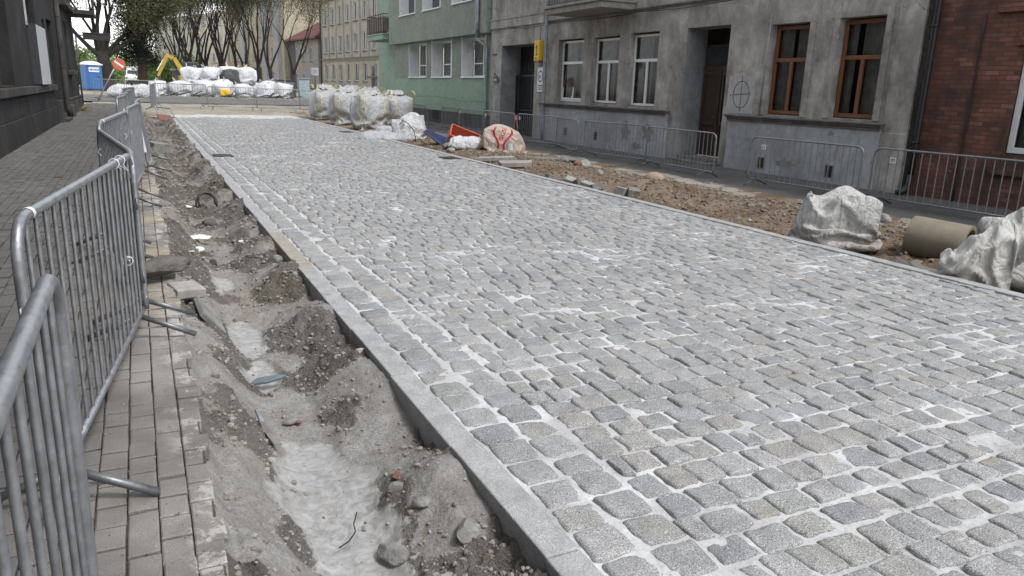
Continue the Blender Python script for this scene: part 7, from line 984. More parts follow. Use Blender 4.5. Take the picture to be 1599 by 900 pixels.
def window(root, u0, u1, z0, z1, y, mat=WHITE, style='T', fw=.065, tr=.70, curtain=True, label=None, tilt=False, glass=None):
    """frame > panes, curtain. y is the outer face of the frame"""
    b = MB(); d = .07
    def fr(a, c, e, f, dy=0., dd=d): b.box(a, c, y+dy, y+dy+dd, e, f)
    fr(u0, u0+fw, z0, z1); fr(u1-fw, u1, z0, z1); fr(u0+fw, u1-fw, z0, z0+fw); fr(u0+fw, u1-fw, z1-fw, z1)
    zt_ = z0+(z1-z0)*tr; um = (u0+u1)/2
    if style in ('T', 'H'): fr(u0+fw, u1-fw, zt_-.045, zt_+.045, -.008, d+.01)
    if style == 'T' and not tilt: fr(um-.045, um+.045, z0+fw, zt_-.045, -.004)
    if style == 'V': fr(um-.04, um+.04, z0+fw, z1-fw, -.004)
    if style == 'K':   # mullion with a low transom on one half
        fr(um-.04, um+.04, z0+fw, z1-fw, -.004); fr(u0+fw, um-.04, z0+(z1-z0)*.34, z0+(z1-z0)*.34+.06, -.002)
    o = b.build('window', mat, root, False, .004 if (z1-z0) > 1 and curtain else 0)
    if label: o['label'] = label
    b = MB(); b.quad((u0+fw*.6, y+.038, z0+fw*.6), (u1-fw*.6, y+.038, z0+fw*.6), (u1-fw*.6, y+.038, z1-fw*.6), (u0+fw*.6, y+.038, z1-fw*.6)); b.build('pane', glass or (GLASS if curtain else DGLASS), o)
    if tilt:
        b = MB(); t0 = .18
        for a in (u0+fw+.01, um-.03, u1-fw-.07): b.bar((a+.03, y+.0, z0+fw+.02), (a+.03, y+t0, zt_-.08), .055, .05)
        b.bar((u0+fw, y+.0, z0+fw+.03), (u1-fw, y, z0+fw+.03), .05, .06); b.bar((u0+fw, y+t0, zt_-.09), (u1-fw, y+t0, zt_-.09), .05, .06)
        b.build('tilted_sash', mat, o)
    if curtain:
        b = MB(); n = 26; vs = []
        for i in range(n+1):
            u = u0+(u1-u0)*i/n; w_ = .02*math.sin(i*1.9+u0*7)+.012*math.sin(i*.8)
            for z in (z0, z1): vs.append((u, y+.13+w_, z))
        gc = .3+.5*((u0*7.3) % 1.); fs = [(2*i, 2*i+2, 2*i+3, 2*i+1) for i in range(n) if not (abs((i+.5)/n-gc) < .05)]
        b.add(vs, fs); b.build('curtain', CURT, o, True)
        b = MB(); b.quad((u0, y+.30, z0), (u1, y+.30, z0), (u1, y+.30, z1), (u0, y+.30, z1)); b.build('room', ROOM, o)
    return o
def sill(root, u0, u1, z, y0, y1, t=.045, mat=None, name='sill'):
    b = MB(); b.box(u0, u1, y0, y1, z-t, z); return b.build(name, mat or CONCD, root, False, .004)
def pipe(root, pts, r, mat, name='downpipe', coll=()):
    b = MB(); b.tube(pts, r, 12); o = b.build(name, mat, root, True)
    for z in coll:
        p = min(pts, key=lambda q: abs(q[2]-z)); b = MB(); b.tube([(p[0], p[1], z-.02), (p[0], p[1], z+.02)], r+.008, 12); b.build('pipe_clip', mat, o, True)
    return o
# ===== grey plaster house (right): local u runs from far (y=30.9) to near (y=10.36); u = 30.9 - y, local y = x - 13.9
Y1 = 30.9
A = empty('plaster_house', (13.9, Y1, 0), R(-90)); tag(A, 'weathered grey plaster tenement with brown door, white and brown windows', 'house')
def U(y): return Y1-y
L = Y1-10.36; ZB = -.25
W3 = [(23.2, 24.95, 1.40, 3.56), (21.0, 22.6, 1.42, 3.54), (18.93, 20.42, 1.39, 3.57)]; WB = [(13.25, 14.43, 1.38, 3.47), (11.25, 12.42, 1.39, 3.49)]
UP = [(23.6, 25.0, 5.6, 7.7), (20.9, 22.3, 4.55, 7.7), (18.2, 19.6, 5.6, 7.7), (15.4, 16.8, 5.6, 7.7), (12.4, 13.8, 5.6, 7.7), (28.2, 29.4, 5.6, 7.6)]
ops = [(U(b_), U(a), c, d) for a, b_, c, d in W3+WB+UP]+[(U(17.65), U(15.9), -.1, 3.57), (U(29.85), U(26.8), ZB, 3.52)]
b = MB(); facade(b, L, ZB, 8.6, ops, 0, .0); 
for o_ in ops[:11]: reveal(b, *o_, 0, .24)
shell(b, L, ZB, 8.6, 11.); b.build('wall', PLAST, A)
for q_ in ((U(17.65), U(15.9), -.1, 3.57, 0, .72), (U(29.85), U(26.8), ZB, 3.52, 0, .9)): b = MB(); reveal(b, *q_); b.build('deep_reveal', GREYP, A)
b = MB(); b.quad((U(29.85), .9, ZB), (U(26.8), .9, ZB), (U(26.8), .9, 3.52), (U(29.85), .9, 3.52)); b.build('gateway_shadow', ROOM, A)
for i, (a, b_, c, d) in enumerate(W3): window(A, U(b_)+.02, U(a)-.02, c+.02, d-.05, .16, WHITE, 'T', .07, .64, tilt=(i == 0), label='white window with a tilted sash' if i == 0 else None)
for a, b_, c, d in WB: window(A, U(b_)+.02, U(a)-.02, c+.02, d-.04, .14, WOOD, 'T', .085, .62)
for a, b_, c, d in UP[:]: window(A, U(b_)+.02, U(a)-.02, c+.02, d-.04, .16, WHITE, 'T', .07, .7, False)
# plinths, set 12 cm proud, each with its sill moulding
def plinth(y0, y1, zt_=1.24):
    b = MB(); b.box(U(y1), U(y0), -.10, .0, ZB, zt_); o = b.build('plinth', PLINTH, A, False, .01)
    b = MB(); b.box(U(y1)-.05, U(y0)+.05, -.17, -.001, zt_+.002, zt_+.05); b.box(U(y1)-.02, U(y0)+.02, -.135, -.102, zt_-.06, zt_-.001); b.box(U(y1)-.08, U(y0)+.08, -.21, -.002, zt_+.052, zt_+.09); b.build('plinth_moulding', CONCD, A, False, .006)
    return o
plinth(18.2, 25.95); pl2 = plinth(10.95, 15.55)
for y, z in ((24.0, .37), (21.95, .35), (14.2, .21), (12.1, .22)):
    b = MB(); b.box(U(y)-.085, U(y)+.085, -.108, -.101, z-.12, z+.12); v = b.build('vent_hole', ROOM, A)
    b = MB(); b.box(U(y)-.11, U(y)-.088, -.112, -.1, z-.14, z+.14); b.box(U(y)+.088, U(y)+.11, -.112, -.1, z-.14, z+.14); b.box(U(y)-.088, U(y)+.088, -.112, -.1, z+.122, z+.14); b.box(U(y)-.088, U(y)+.088, -.112, -.1, z-.14, z-.122)
    b.box(U(y)-.006, U(y)+.006, -.112, -.1085, z-.12, z+.12); b.build('vent_frame', CONCD, v)
b = MB(); b.box(U(10.95), U(10.36), -.05, 0, ZB, 8.6); b.box(U(10.95), U(10.36), -.075, -.052, ZB, 1.15); b.build('corner_pier', PLAST, A, False, .015)
# plaster surrounds of the brown windows, raised patches
for a, b_, c, d in WB:
    b = MB(); b.box(U(b_)-.16, U(b_)-.002, -.03, 0, c-.02, d+.14); b.box(U(a)+.002, U(a)+.16, -.03, 0, c-.02, d+.14); b.box(U(b_)-.002, U(a)+.002, -.03, 0, d+.002, d+.14); b.build('window_surround', PLAST, A, False, .006)
# string course and hanging cable
b = MB(); b.box(0, U(26.1), -.06, 0, 4.22, 4.62); b.box(0, U(26.1), -.085, -.062, 4.55, 4.62); b.build('band', PLAST, A, False, .008)
b = MB(); b.box(U(26.0), U(15.5), -.05, 0, 4.20, 4.27); b.box(U(26.), U(15.5), -.08, -.052, 4.235, 4.27); b.build('string_course', CONCD, A, False, .005)
b = MB(); b.tube([(U(y), -.07-.03*math.sin(y*2), 4.16-.05*abs(math.sin((y-15.5)*.7))) for y in np.linspace(30.5, 15.5, 44)], .011, 6); b.build('cable', DARK, A, True)
b = MB(); b.tube([(U(26.35), -.02, 4.1), (U(26.4), -.02, 3.7), (U(26.5), -.03, 3.4), (U(26.65), -.02, 3.3)], .01, 6); b.build('cable', DARK, A, True)
# balcony
b = MB(); b.box(U(23.8), U(20.25), -1.25, -.001, 4.24, 4.42); b.box(U(23.8)-.06, U(20.25)+.06, -1.31, -.001, 4.422, 4.50); sl = b.build('balcony', CONC, A, False, .012)
b = MB(); rl = (U(23.8)+.03, U(20.25)-.03)
for z in (4.56, 5.42): b.bar((rl[0], -1.2, z), (rl[1], -1.2, z), .035); b.bar((rl[0], -1.2, z), (rl[0], -.02, z), .035); b.bar((rl[1], -1.2, z), (rl[1], -.02, z), .035)
for k in range(37): u = rl[0]+(rl[1]-rl[0])*k/36; b.bar((u, -1.2, 4.5), (u, -1.2, 5.42), .014)
for u in rl:
    for k in range(1, 12): b.bar((u, -1.2+k*.1, 4.5), (u, -1.2+k*.1, 5.42), .014)
b.build('railing', DMET, sl)
# brown front door in its deep recess, with steps
b = MB(); u0, u1 = U(17.6)+.06, U(15.95)-.06; b.box(u0, u1, .64, .70, .12, 3.15); dr = b.build('door', DWOOD, A, False, .004)
b = MB(); um = (u0+u1)/2
for a, c, z0, z1 in ((u0, um, .12, 2.45), (um, u1, .12, 2.45)):
    b.box(a+.02, a+.1, .61, .638, z0, z1); b.box(c-.1, c-.02, .61, .638, z0, z1); b.box(a+.1, c-.1, .61, .638, z0, z0+.14); b.box(a+.1, c-.1, .61, .638, z0+.85, z0+.97); b.box(a+.1, c-.1, .61, .638, z1-.12, z1)
b.box(u0, u1, .60, .638, 2.46, 2.56); b.build('door_mouldings', DWOOD, dr)
b = MB(); b.box(um+.2, um+.42, .62, .637, 1.15, 2.25); b.build('door_glass', DGLASS, dr); b = MB(); b.box(u0+.1, u1-.1, .62, .637, 2.62, 3.08); b.build('fanlight', DGLASS, dr)
b = MB(); b.tube([(um-.06, .60, 1.2), (um-.06, .55, 1.2), (um-.16, .55, 1.2)], .012, 8); b.build('handle', GALV_D, dr, True)
b = MB(); b.box(U(17.7), U(15.85), -.32, .60, -.12, .02); b.box(U(17.6), U(15.95), -.02, .62, .021, .11); b.build('steps', CONCD, A, False, .012)
# gate in the gateway: steel grille
b = MB(); u0, u1 = U(29.8), U(26.85)
for z in (.0, .95, 2.35): b.bar((u0, .72, z), (u1, .72, z), .05)
for k in range(31): u = u0+(u1-u0)*k/30; b.bar((u, .72, -.05), (u, .72, 2.35), .018 if k % 15 else .05)
for k in range(15): u = u0+(u1-u0)*k/15+.1; b.bar((u, .72, 2.35), (u, .72, 2.75 if u % .3 < .15 else 2.6), .014)
b.build('gate', DMET, A)
# downpipe and small fittings
pipe(A, [(U(25.72), -.13, z) for z in np.linspace(-.15, 8.4, 16)], .065, ZINC, 'downpipe', (.9, 2.3, 3.7, 5.2))
b = MB(); b.box(U(30.45), U(30.0), -.09, -.07, 2.05, 2.28); v = b.build('house_plate', DMET, A); b = MB()
for k in range(3): b.box(U(30.38)+k*.1, U(30.38)+k*.1+.05, -.094, -.0905, 2.11, 2.2)
b.build('lettering', CREAM, v)
b = MB(); b.tube([(U(30.3), -.0, 2.28), (U(30.3), -.09, 2.42), (U(30.3), -.12, 2.36)], .02, 8); b.build('plate_lamp', DMET, v, True)
b = MB(); b.box(U(30.75), U(30.3), -.05, .0, 3.18, 3.22); b.build('iron_bracket', DMET, A)
for pts in ([(14.46, -.04, 3.6), (14.5, -.045, 2.4), (14.52, -.04, 1.4)],):
    b = MB(); b.tube([(U(a), c, d) for a, c, d in pts], .012, 6); b.build('cable', ZINC, A, True)
# patch with a circle-and-cross graffito
PATCH = m_plaster('pale_plaster_patch', (.36, .36, .36), (.42, .42, .42), (.47, .47, .47), (.3, .29, .28), .4, None, 7.)
pl = [(15.78, 1.36), (15.75, 2.28), (15.45, 2.36), (15.1, 2.3), (14.85, 2.22), (14.78, 1.9), (14.85, 1.5), (14.8, 1.36)]
b = MB(); n = len(pl); vs = [(U(y), yy, z) for yy in (-.004, 0.0005) for y, z in pl]; b.add(vs, [tuple(range(n))]+[(i, (i+1) % n, n+(i+1) % n, n+i) for i in range(n)]); pt = b.build('plaster_patch', PATCH, A)
GRAF = simple('grey_spray_paint', (.13, .13, .135), .8, .3, 12, 0)
b = MB(); cyg, czg = 15.27, 1.83; n = 36
def gl(pts, w_):
    for i in range(len(pts)-1): b.bar((U(pts[i][0]), -.0065, pts[i][1]), (U(pts[i+1][0]), -.0065, pts[i+1][1]), w_, .003, up=(0, 1, 0))
gl([(cyg+.29*math.cos(t), czg+.33*math.sin(t)) for t in np.linspace(.2, 2*math.pi+.5, 30)], .022)
gl([(cyg+.42, czg-.02), (cyg-.34, czg+.03)], .02); gl([(cyg+.01, czg+.46), (cyg-.01, czg-.42)], .02); b.build('graffito', GRAF, pt)
# peeled spots on the plinth
PEEL = m_plaster('bare_plinth_spot', (.22, .21, .20), (.27, .262, .25), (.32, .315, .30), (.16, .155, .15), .4)
def blot(y, z, ry, rz_, seed, root=A, yy=-.1025, mat=PEEL):
    b = MB(); n = 26; P_ = [(U(y)+ry*(1+.9*N3(math.cos(t)*2.6+seed, math.sin(t)*2.6))*math.cos(t), z+rz_*(1+.9*N3(math.cos(t)*2.6+seed, math.sin(t)*2.6))*math.sin(t)) for t in np.linspace(0, 2*math.pi, n, False)]
    vs = [(u, yy, z_) for u, z_ in P_]+[(u, yy+.004, z_) for u, z_ in P_]; b.add(vs, [tuple(range(n))]+[(i, (i+1) % n, n+(i+1) % n, n+i) for i in range(n)]); b.build('bare_patch', mat, root)
for a in ((20.2, .62, .22, .26, 1), (19.0, .58, .30, .25, 2), (21.2, .3, .18, .12, 3), (12.2, .8+.25, .10, .05, 4), (13.4, .25, .3, .1, 5), (19.6, .2, .3, .12, 7)): blot(*a)
# drain elbow at the foot of the corner
# --- signs on this house (things of their own: they hang on the wall)
sg = empty('light_box_sign', (13.9-.13, 26.25, 0), R(-90)); tag(sg, 'yellow light box with a black number 1 beside the gateway', 'sign')
b = MB(); b.box(-.2, .2, -.1, .1, 2.86, 3.58); sb = b.build('box', YELP, sg, False, .015); b = MB(); b.box(-.19, .19, -.09, .09, 2.78, 2.858); b.build('lamp_base', WOOD, sg)
b = MB()
b.box(.005, .055, -.106, -.101, 3.08, 3.42); b.bar((.03, -.1035, 3.40), (-.06, -.1035, 3.32), .045, .004, up=(0, 1, 0)); b.box(-.045, .105, -.106, -.101, 3.045, 3.085); b.build('number_one', BLACKP, sb)
b = MB()
for k in range(7): b.box(-.12+k*.035, -.12+k*.035+.022, -.106, -.101, 2.93, 2.955)
b.build('small_lettering', BLACKP, sb)
sg = empty('wall_notice', (13.9-.015, 26.22, 0), R(-90)); tag(sg, 'white notice with a ring emblem under the yellow number box', 'sign')
b = MB(); b.box(-.25, .25, -.02, .0, 1.72, 2.62); nb = b.build('board', WHITE, sg, False, .004)
PUR = simple('violet_print', (.12, .09, .2), .6, .2, 5, 0); b = MB(); n = 40; vs = []
for r_ in (.20, .155): vs += [(r_*math.cos(2*math.pi*k/n), -.023, 2.29+r_*1.1*math.sin(2*math.pi*k/n)) for k in range(n)]
b.add(vs, [(k, (k+1) % n, n+(k+1) % n, n+k) for k in range(n)]); b.build('ring_emblem', PUR, nb)
b = MB(); 
for r_, w_, z in ((4, .045, 2.31), (5, .03, 2.24)):
    for k in range(r_): b.box(-.09+k*w_, -.09+k*w_+w_*.6, -.0245, -.0215, z-.025, z+.02)
b.build('ring_lettering', PUR, nb)
b = MB(); rn = random.Random(4)
for z, h_ in ((1.93, .05), (1.85, .035), (1.79, .03)):
    u = -.17
    while u < .16: w_ = rn.uniform(.02, .05); b.box(u, u+w_, -.0245, -.0215, z, z+h_); u += w_+.016
b.build('lettering', BLACKP, nb)
# ===== brick house
Bk = empty('brick_house', (13.95, 10.22, 0), R(-90)); tag(Bk, 'sooty red brick house with a white window at the right edge of the photo', 'house')
def V_(y): return 10.22-y
LB = 14.; ops = [(V_(8.45), V_(6.9), .93, 2.78), (V_(4.4), V_(2.9), .93, 2.78)]
b = MB(); facade(b, LB, -.3, 7.4, ops, 0, .2); shell(b, LB, -.3, 7.4, 10.); b.build('wall', BRICK, Bk)
for a in ops:
    window(Bk, a[0]+.02, a[1]-.02, a[2]+.02, a[3]-.02, .06, WHITE, 'T', .1, .66)
    b = MB(); b.box(a[0]-.16, a[1]+.16, -.07, -.001, .55, .66); b.build('brick_ledge', BRICK, Bk, False, .01)
    b = MB(); n = 8
    for k in range(n):
        t0, t1 = k/n, (k+1)/n; z0 = a[3]+.0+.10*math.sin(math.pi*t0); z1 = a[3]+.10*math.sin(math.pi*t1); u0 = a[0]-.1+(a[1]-a[0]+.2)*t0; u1 = a[0]-.1+(a[1]-a[0]+.2)*t1
        b.add([(u0, -.05, z0), (u1, -.05, z1), (u1, -.05, z1+.26), (u0, -.05, z0+.26), (u0, .0, z0), (u1, .0, z1), (u1, .0, z1+.26), (u0, .0, z0+.26)], [(0, 1, 2, 3), (0, 4, 5, 1), (3, 2, 6, 7), (0, 3, 7, 4), (1, 5, 6, 2)])
    b.build('brick_arch', BRICK, Bk)
b = MB(); b.box(V_(9.0), LB, -.06, -.001, 3.36, 3.46); b.build('brick_course', BRICK, Bk, False, .008)
pipe(Bk, [(.10, -.10, z) for z in np.linspace(.35, 7.3, 12)]+[(.10, -.10, .2), (.08, -.13, .06), (.06, -.24, .0)][0:0], .06, DARK, 'downpipe', (1.0, 3.2))
b = MB(); b.tube([(.10, -.10, .36), (.10, -.11, .16), (.05, -.18, .03), (.0, -.30, -.0)], .062, 12); b.build('pipe_shoe', DARK, Bk, True)
b = MB(); b.tube([(V_(9.22), -.015, z) for z in np.linspace(-.1, 3.36, 10)], .02, 6); b.build('cable', DARK, Bk, True)
# rough torn plaster edge between both houses
b = MB(); n = 60
for k in range(n):
    z = -.2+k*.09; w_ = .05+.05*random.random(); b.box(-.14, -.14+w_+.05, -.03-.02*random.random(), .08, z, z+.10)
b.build('torn_joint', DARKP2, Bk)
# ===== green house
Y2 = 45.55; G = empty('green_house', (14.15, Y2, 0), R(-90)); tag(G, 'two-tone green rendered house with deep white windows and an overhanging upper floor', 'house')
def Ug(y): return Y2-y
LG = Y2-30.93; f = 14.15/13.9
lw = [(39.95, 42.8, 2.3, 4.06), (36.2, 39.0, 2.3, 4.06), (32.05, 34.8, 2.3, 4.02)]
ops = [(Ug(b_), Ug(a), c, d) for a, b_, c, d in lw]
b = MB(); facade(b, LG, 2.22, 4.12, ops, 0, 0); facade(b, LG, 4.12, 4.2, [], 0, 0); b.build('lower_wall', GREEN, G)
b = MB(); facade(b, LG, .60, 2.22, [], 0, 0); b.quad((LG, 0, .6), (LG, 8, .6), (LG, 8, 2.2), (LG, 0, 2.2)); b.build('lower_band', GREEN2, G)
DPL = simple('dark_stone_plinth', (.06, .05, .05), .85, .3, 6, .004, 40)
b = MB(); b.box(0, LG, .05, 8, -.3, .60); b.build('plinth', DPL, G)
b = MB(); b.tube([(u, -.006, 1.37+.05*math.sin(u*.9+1.2)-.012*u) for u in np.linspace(.0, LG-.9, 50)], .012, 5); b.build('cable', ZINC, G, True)
for a in ops:
    b = MB(); reveal(b, a[0], a[1], a[2], a[3], .0, .55); b.build('white_reveal', WHITE, G)
    b = MB()
    b.box(a[0]-.05, a[0]+.01, -.03, -.002, a[2], a[3]+.05); b.box(a[1]-.01, a[1]+.05, -.03, -.002, a[2], a[3]+.05); b.box(a[0]-.06, a[1]+.06, -.08, .5, a[2]-.06, a[2]-.001); b.build('window_trim', WHITE, G)
    window(G, a[0], a[1], a[2], a[3], .5, WHITE, 'K', .07, .7)
for y in (38.6, 34.2): b = MB(); b.box(Ug(y)-.5, Ug(y)+.5, .035, .049, .15, .62); b.build('cellar_window', ROOM, G)
up = [(40.7, 43.3, 5.6, 7.4), (36.85, 39.4, 5.6, 7.4), (32.6, 35.2, 5.6, 7.4)]; opu = [(Ug(b_), Ug(a), c, d) for a, b_, c, d in up]; dx = -.38
b = MB(); LU = Ug(31.2); facade(b, LU, 4.12, 10.5, opu, dx, 0); b.quad((0, dx, 4.12), (LU, dx, 4.12), (LU, .0, 4.12), (0, .0, 4.12)); b.quad((LU, dx, 4.12), (LU, .3, 4.12), (LU, .3, 10.5), (LU, dx, 10.5)); b.quad((0, dx, 4.12), (0, dx, 10.5), (0, 8, 10.5), (0, 8, 4.12)); b.quad((0, dx, 10.5), (LU, dx, 10.5), (LU, 8, 10.5), (0, 8, 10.5)); b.build('upper_wall', GREEN, G)
for a in opu:
    b = MB(); reveal(b, a[0], a[1], a[2], a[3], dx, dx+.5); b.build('white_reveal', WHITE, G)
    b = MB(); b.box(a[0]-.05, a[0]+.01, dx-.03, dx-.002, a[2], a[3]+.05); b.box(a[1]-.01, a[1]+.05, dx-.03, dx-.002, a[2], a[3]+.05); b.box(a[0]-.06, a[1]+.06, dx-.08, dx+.45, a[2]-.06, a[2]-.001); b.build('window_trim', WHITE, G)
    window(G, a[0], a[1], a[2], a[3], dx+.45, WHITE, 'V', .07, .7, False)
pipe(G, [(Ug(32.0), dx-.09, z) for z in np.linspace(3.95, 10.4, 10)], .085, ZINC, 'downpipe', (5., 7.))
pipe(G, [(Ug(32.0), dx-.09, 3.95), (Ug(31.95), dx-.0, 3.78), (Ug(31.8), -.1, 3.6)]+[(Ug(31.75), -.1, z) for z in np.linspace(3.4, -.05, 8)], .07, ZINC, 'downpipe', (2.6, 1.2))
# recessed far wing with a balcony
b = MB(); b.quad((-6, .75, -.2), (0, .75, -.2), (0, .75, 10), (-6, .75, 10)); b.quad((-6, .75, 10), (0, .75, 10), (0, 8, 10), (-6, 8, 10)); b.build('wing_wall', GREEN2, G)
b = MB(); b.box(-3.9, -.3, -.65, .749, 4.45, 4.72); b.box(-3.95, -.25, -.70, .748, 4.722, 4.80); b.box(-.5, -.25, .1, .748, 3.9, 4.449); sl = b.build('balcony', GREEN2, G, False, .01)
b = MB()
for z in (4.9, 5.72, 5.9): b.bar((-3.85, -.62, z), (-.35, -.62, z), .04); b.bar((-3.85, -.62, z), (-3.85, .7, z), .04); b.bar((-.35, -.62, z), (-.35, .7, z), .04)
for k in range(8): u = -3.85+.5*k; b.bar((u, -.62, 4.8), (u, -.62, 5.9), .035)
for y in (-.2, .25): b.bar((-3.85, y, 4.8), (-3.85, y, 5.9), .03); b.bar((-.35, y, 4.8), (-.35, y, 5.9), .03)
b.build('railing', simple('rusty_rail', (.06, .04, .035), .7, .3, 8, 0), sl); b = MB(); b.box(-3.8, -.4, -.60, -.58, 4.95, 5.68); b.box(-.38, -.36, -.58, .65, 4.95, 5.68); b.box(-3.84, -3.82, -.58, .65, 4.95, 5.68); b.build('railing_panel', simple('brown_panel', (.13, .11, .1), .7, .2, 5, 0), sl)
# ===== dark house on the left: facade x = -2.3, u = y - 14
Dk = empty('dark_house', (-2.3, -8., 0), R(90)); tag(Dk, 'soot-black plaster house along the left pavement with boarded window', 'house')
def Ud(y): return y+8.
LD = Ud(39.3)
ops = [(Ud(14.4), Ud(16.4), 1.5, 4.6), (Ud(17.5), Ud(19.3), 1.5, 4.6), (Ud(22.6), Ud(24.7), 1.5, 3.9), (Ud(26.4), Ud(27.1), 1.75, 3.3), (Ud(27.7), Ud(29.3), .33, 3.4), (Ud(31.1), Ud(33.0), 1.15, 3.9), (Ud(34.4), Ud(35.3), 1.95, 3.75)]
b = MB(); facade(b, LD, .2, 13., ops, 0, .32); shell(b, LD, .2, 13., 9.); b.build('wall', DARKP, Dk)  # unseen near end and top extended to darken reflections in the windows opposite
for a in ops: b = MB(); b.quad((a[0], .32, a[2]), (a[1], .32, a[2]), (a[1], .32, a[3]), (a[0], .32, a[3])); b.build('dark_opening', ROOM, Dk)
for a in (ops[0], ops[1], ops[5]): window(Dk, a[0], a[1], a[2], a[3], .24, DMET, 'T', .06, .7, False)
b = MB(); b.box(0, Ud(27.2), -.14, -.001, 1.30, 1.47); b.build('sill_belt', DARKP2, Dk, False, .015)
b = MB(); b.box(Ud(8)*0, Ud(27.2), -.10, -.001, .2, .84); b.box(0, Ud(27.2), -.06, -.002, .842, 1.29); b.build('plinth', DARKP, Dk, False, .012)
b = MB(); b.box(Ud(30.8), LD, -.08, -.001, .2, .88); b.box(Ud(30.8), LD, -.10, -.0005, .882, .93); b.build('plinth', DARKP2, Dk, False, .012)
b = MB(); b.box(Ud(33.9), Ud(35.8), -.22, -.001, 1.75, 1.93); b.build('sill', DARKP2, Dk, False, .03)
BRD = m_wood('whitish_board', (.33, .35, .37), (.46, .48, .5))
b = MB(); b.box(Ud(22.65), Ud(24.75), -.20, -.17, 1.50, 2.93); bo = b.build('window_board', BRD, Dk, False, .004); b = MB(); b.box(Ud(22.63), Ud(22.7), -.19, -.0, 1.5, 2.95); b.build('board_batten', DMET, bo)
b = MB(); b.box(Ud(22.5), Ud(22.62), -.03, .2, 2.9, 4.0); b.build('pale_reveal_strip', PATCH, Dk)
# rendered piers and steps
b = MB(); b.box(Ud(27.15), Ud(27.6), -.2, -.001, .2, 1.0); b.box(Ud(27.7), Ud(29.3), -.30, .3, .2, .42); b.box(Ud(27.75), Ud(29.2), -.15, .3, .421, .55); b.build('doorstep', DARKP2, Dk, False, .012)
b = MB(); b.box(Ud(30.9), Ud(31.7), -.26, -.0005, .2, .75); b.build('buttress', DARKP2, Dk, False, .03)
pipe(Dk, [(Ud(29.75), -.16, z) for z in np.linspace(8.8, .95, 12)]+[(Ud(29.7), -.18, .7), (Ud(29.75), -.24, .42)], .085, DARKP2, 'downpipe', (2., 3.6))
b = MB(); b.box(Ud(36.6), Ud(38.9), -.95, -.001, 4.15, 4.32); b.box(Ud(33.), Ud(36.59), -.25, -.001, 4.2, 4.4); sl = b.build('balcony', DARKP2, Dk, False, .015)
b = MB()
for z in (4.4, 5.25): b.bar((Ud(36.65), -.92, z), (Ud(38.85), -.92, z), .03); b.bar((Ud(36.65), -.92, z), (Ud(36.65), 0, z), .03)
for k in range(24): b.bar((Ud(36.65)+k*.0956, -.92, 4.3), (Ud(36.65)+k*.0956, -.92, 5.25), .016)
for k in range(10): b.bar((Ud(36.65), -.92+k*.1, 4.3), (Ud(36.65), -.92+k*.1, 5.25), .016)
b.build('railing', DMET, sl)
# ===== far houses beyond the cross street
def block(name, label, p, q, H, zb, mat, floors, cols, ww=1.0, wh=1.55, D=9., extra=None, frame=WHITE, margin=.8, first=1.3, fh=3.2, skip=()):
    """plain row house from near corner p to far corner q (facade to the left of p->q seen from the street)"""
    p, q = Vector(p), Vector(q); d = p-q; root = empty(name, (q.x, q.y, 0), math.atan2(d.y, d.x)); tag(root, label, 'house'); L = d.length
    ops = []
    for f_ in range(floors):
        for c in range(cols):
            if (f_, c) in skip: continue
            u = margin+(L-2*margin)*(c+.5)/cols; z = zb+first+fh*f_; ops.append((u-ww/2, u+ww/2, z, z+wh))
    b = MB(); facade(b, L, zb-.5, H, ops, 0, .18); shell(b, L, zb-.5, H, D); b.build('wall', mat, root)
    for a in ops:
        window(root, a[0], a[1], a[2], a[3], .1, frame, 'V', .09, .7, False)
        b = MB(); b.box(a[0]-.08, a[1]+.08, -.12, -.001, a[2]-.1, a[2]-.002); b.build('sill', CONCD, root)
    return root, L, ops
# three-storey yellowish house right behind the cross street
rt, L, ops = block('row_house', 'cream and grey three-storey row house left of the green house', (22.7, 71), (20.9, 97.5), 12., .3, YEL, 3, 9, 1.25, 1.9, first=1.85, fh=3.15, margin=.5, skip=((0, 6),))
b = MB(); b.box(0, L, -.12, -.001, 4.35, 4.6); b.box(0, L, -.2, -.002, 4.6, 4.68); b.box(0, L, -.25, -.001, 11.2, 11.5); b.build('string_course', CONC, rt)
b = MB()
for k in range(10): u = .5+(L-1.)*k/9; b.box(u-.18, u+.18, -.07, -.001, 4.7, 11.19)
b.build('pilasters', GRYW, rt)
b = MB(); b.box(0, L*.42, -.035, -.0015, -.1, 1.2); b.box(L*.22, L*.5, -.03, -.001, 1.21, 1.9); b.build('lower_render', GRYW, rt)
u = .5+(L-1.)*6.5/9; 
b = MB(); b.box(u-8.2*0-.0-.75, u+.75, -.1, -.001, .2, 3.9); dpt = b.build('door_surround', GRYW, rt); b = MB(); b.box(u-.5, u+.5, -.115, -.102, .3, 2.4); b.build('door', DWOOD, rt); b = MB(); b.box(u-.95, u+.95, -.45, -.102, 2.45, 2.65); b.build('door_canopy', CONCD, rt); b = MB(); b.box(u-.35, u+.35, -.115, -.102, 2.75, 3.7); b.build('fanlight', DGLASS, rt)
pipe(rt, [(.25, -.15, z) for z in np.linspace(.2, 11, 6)], .09, DMET)
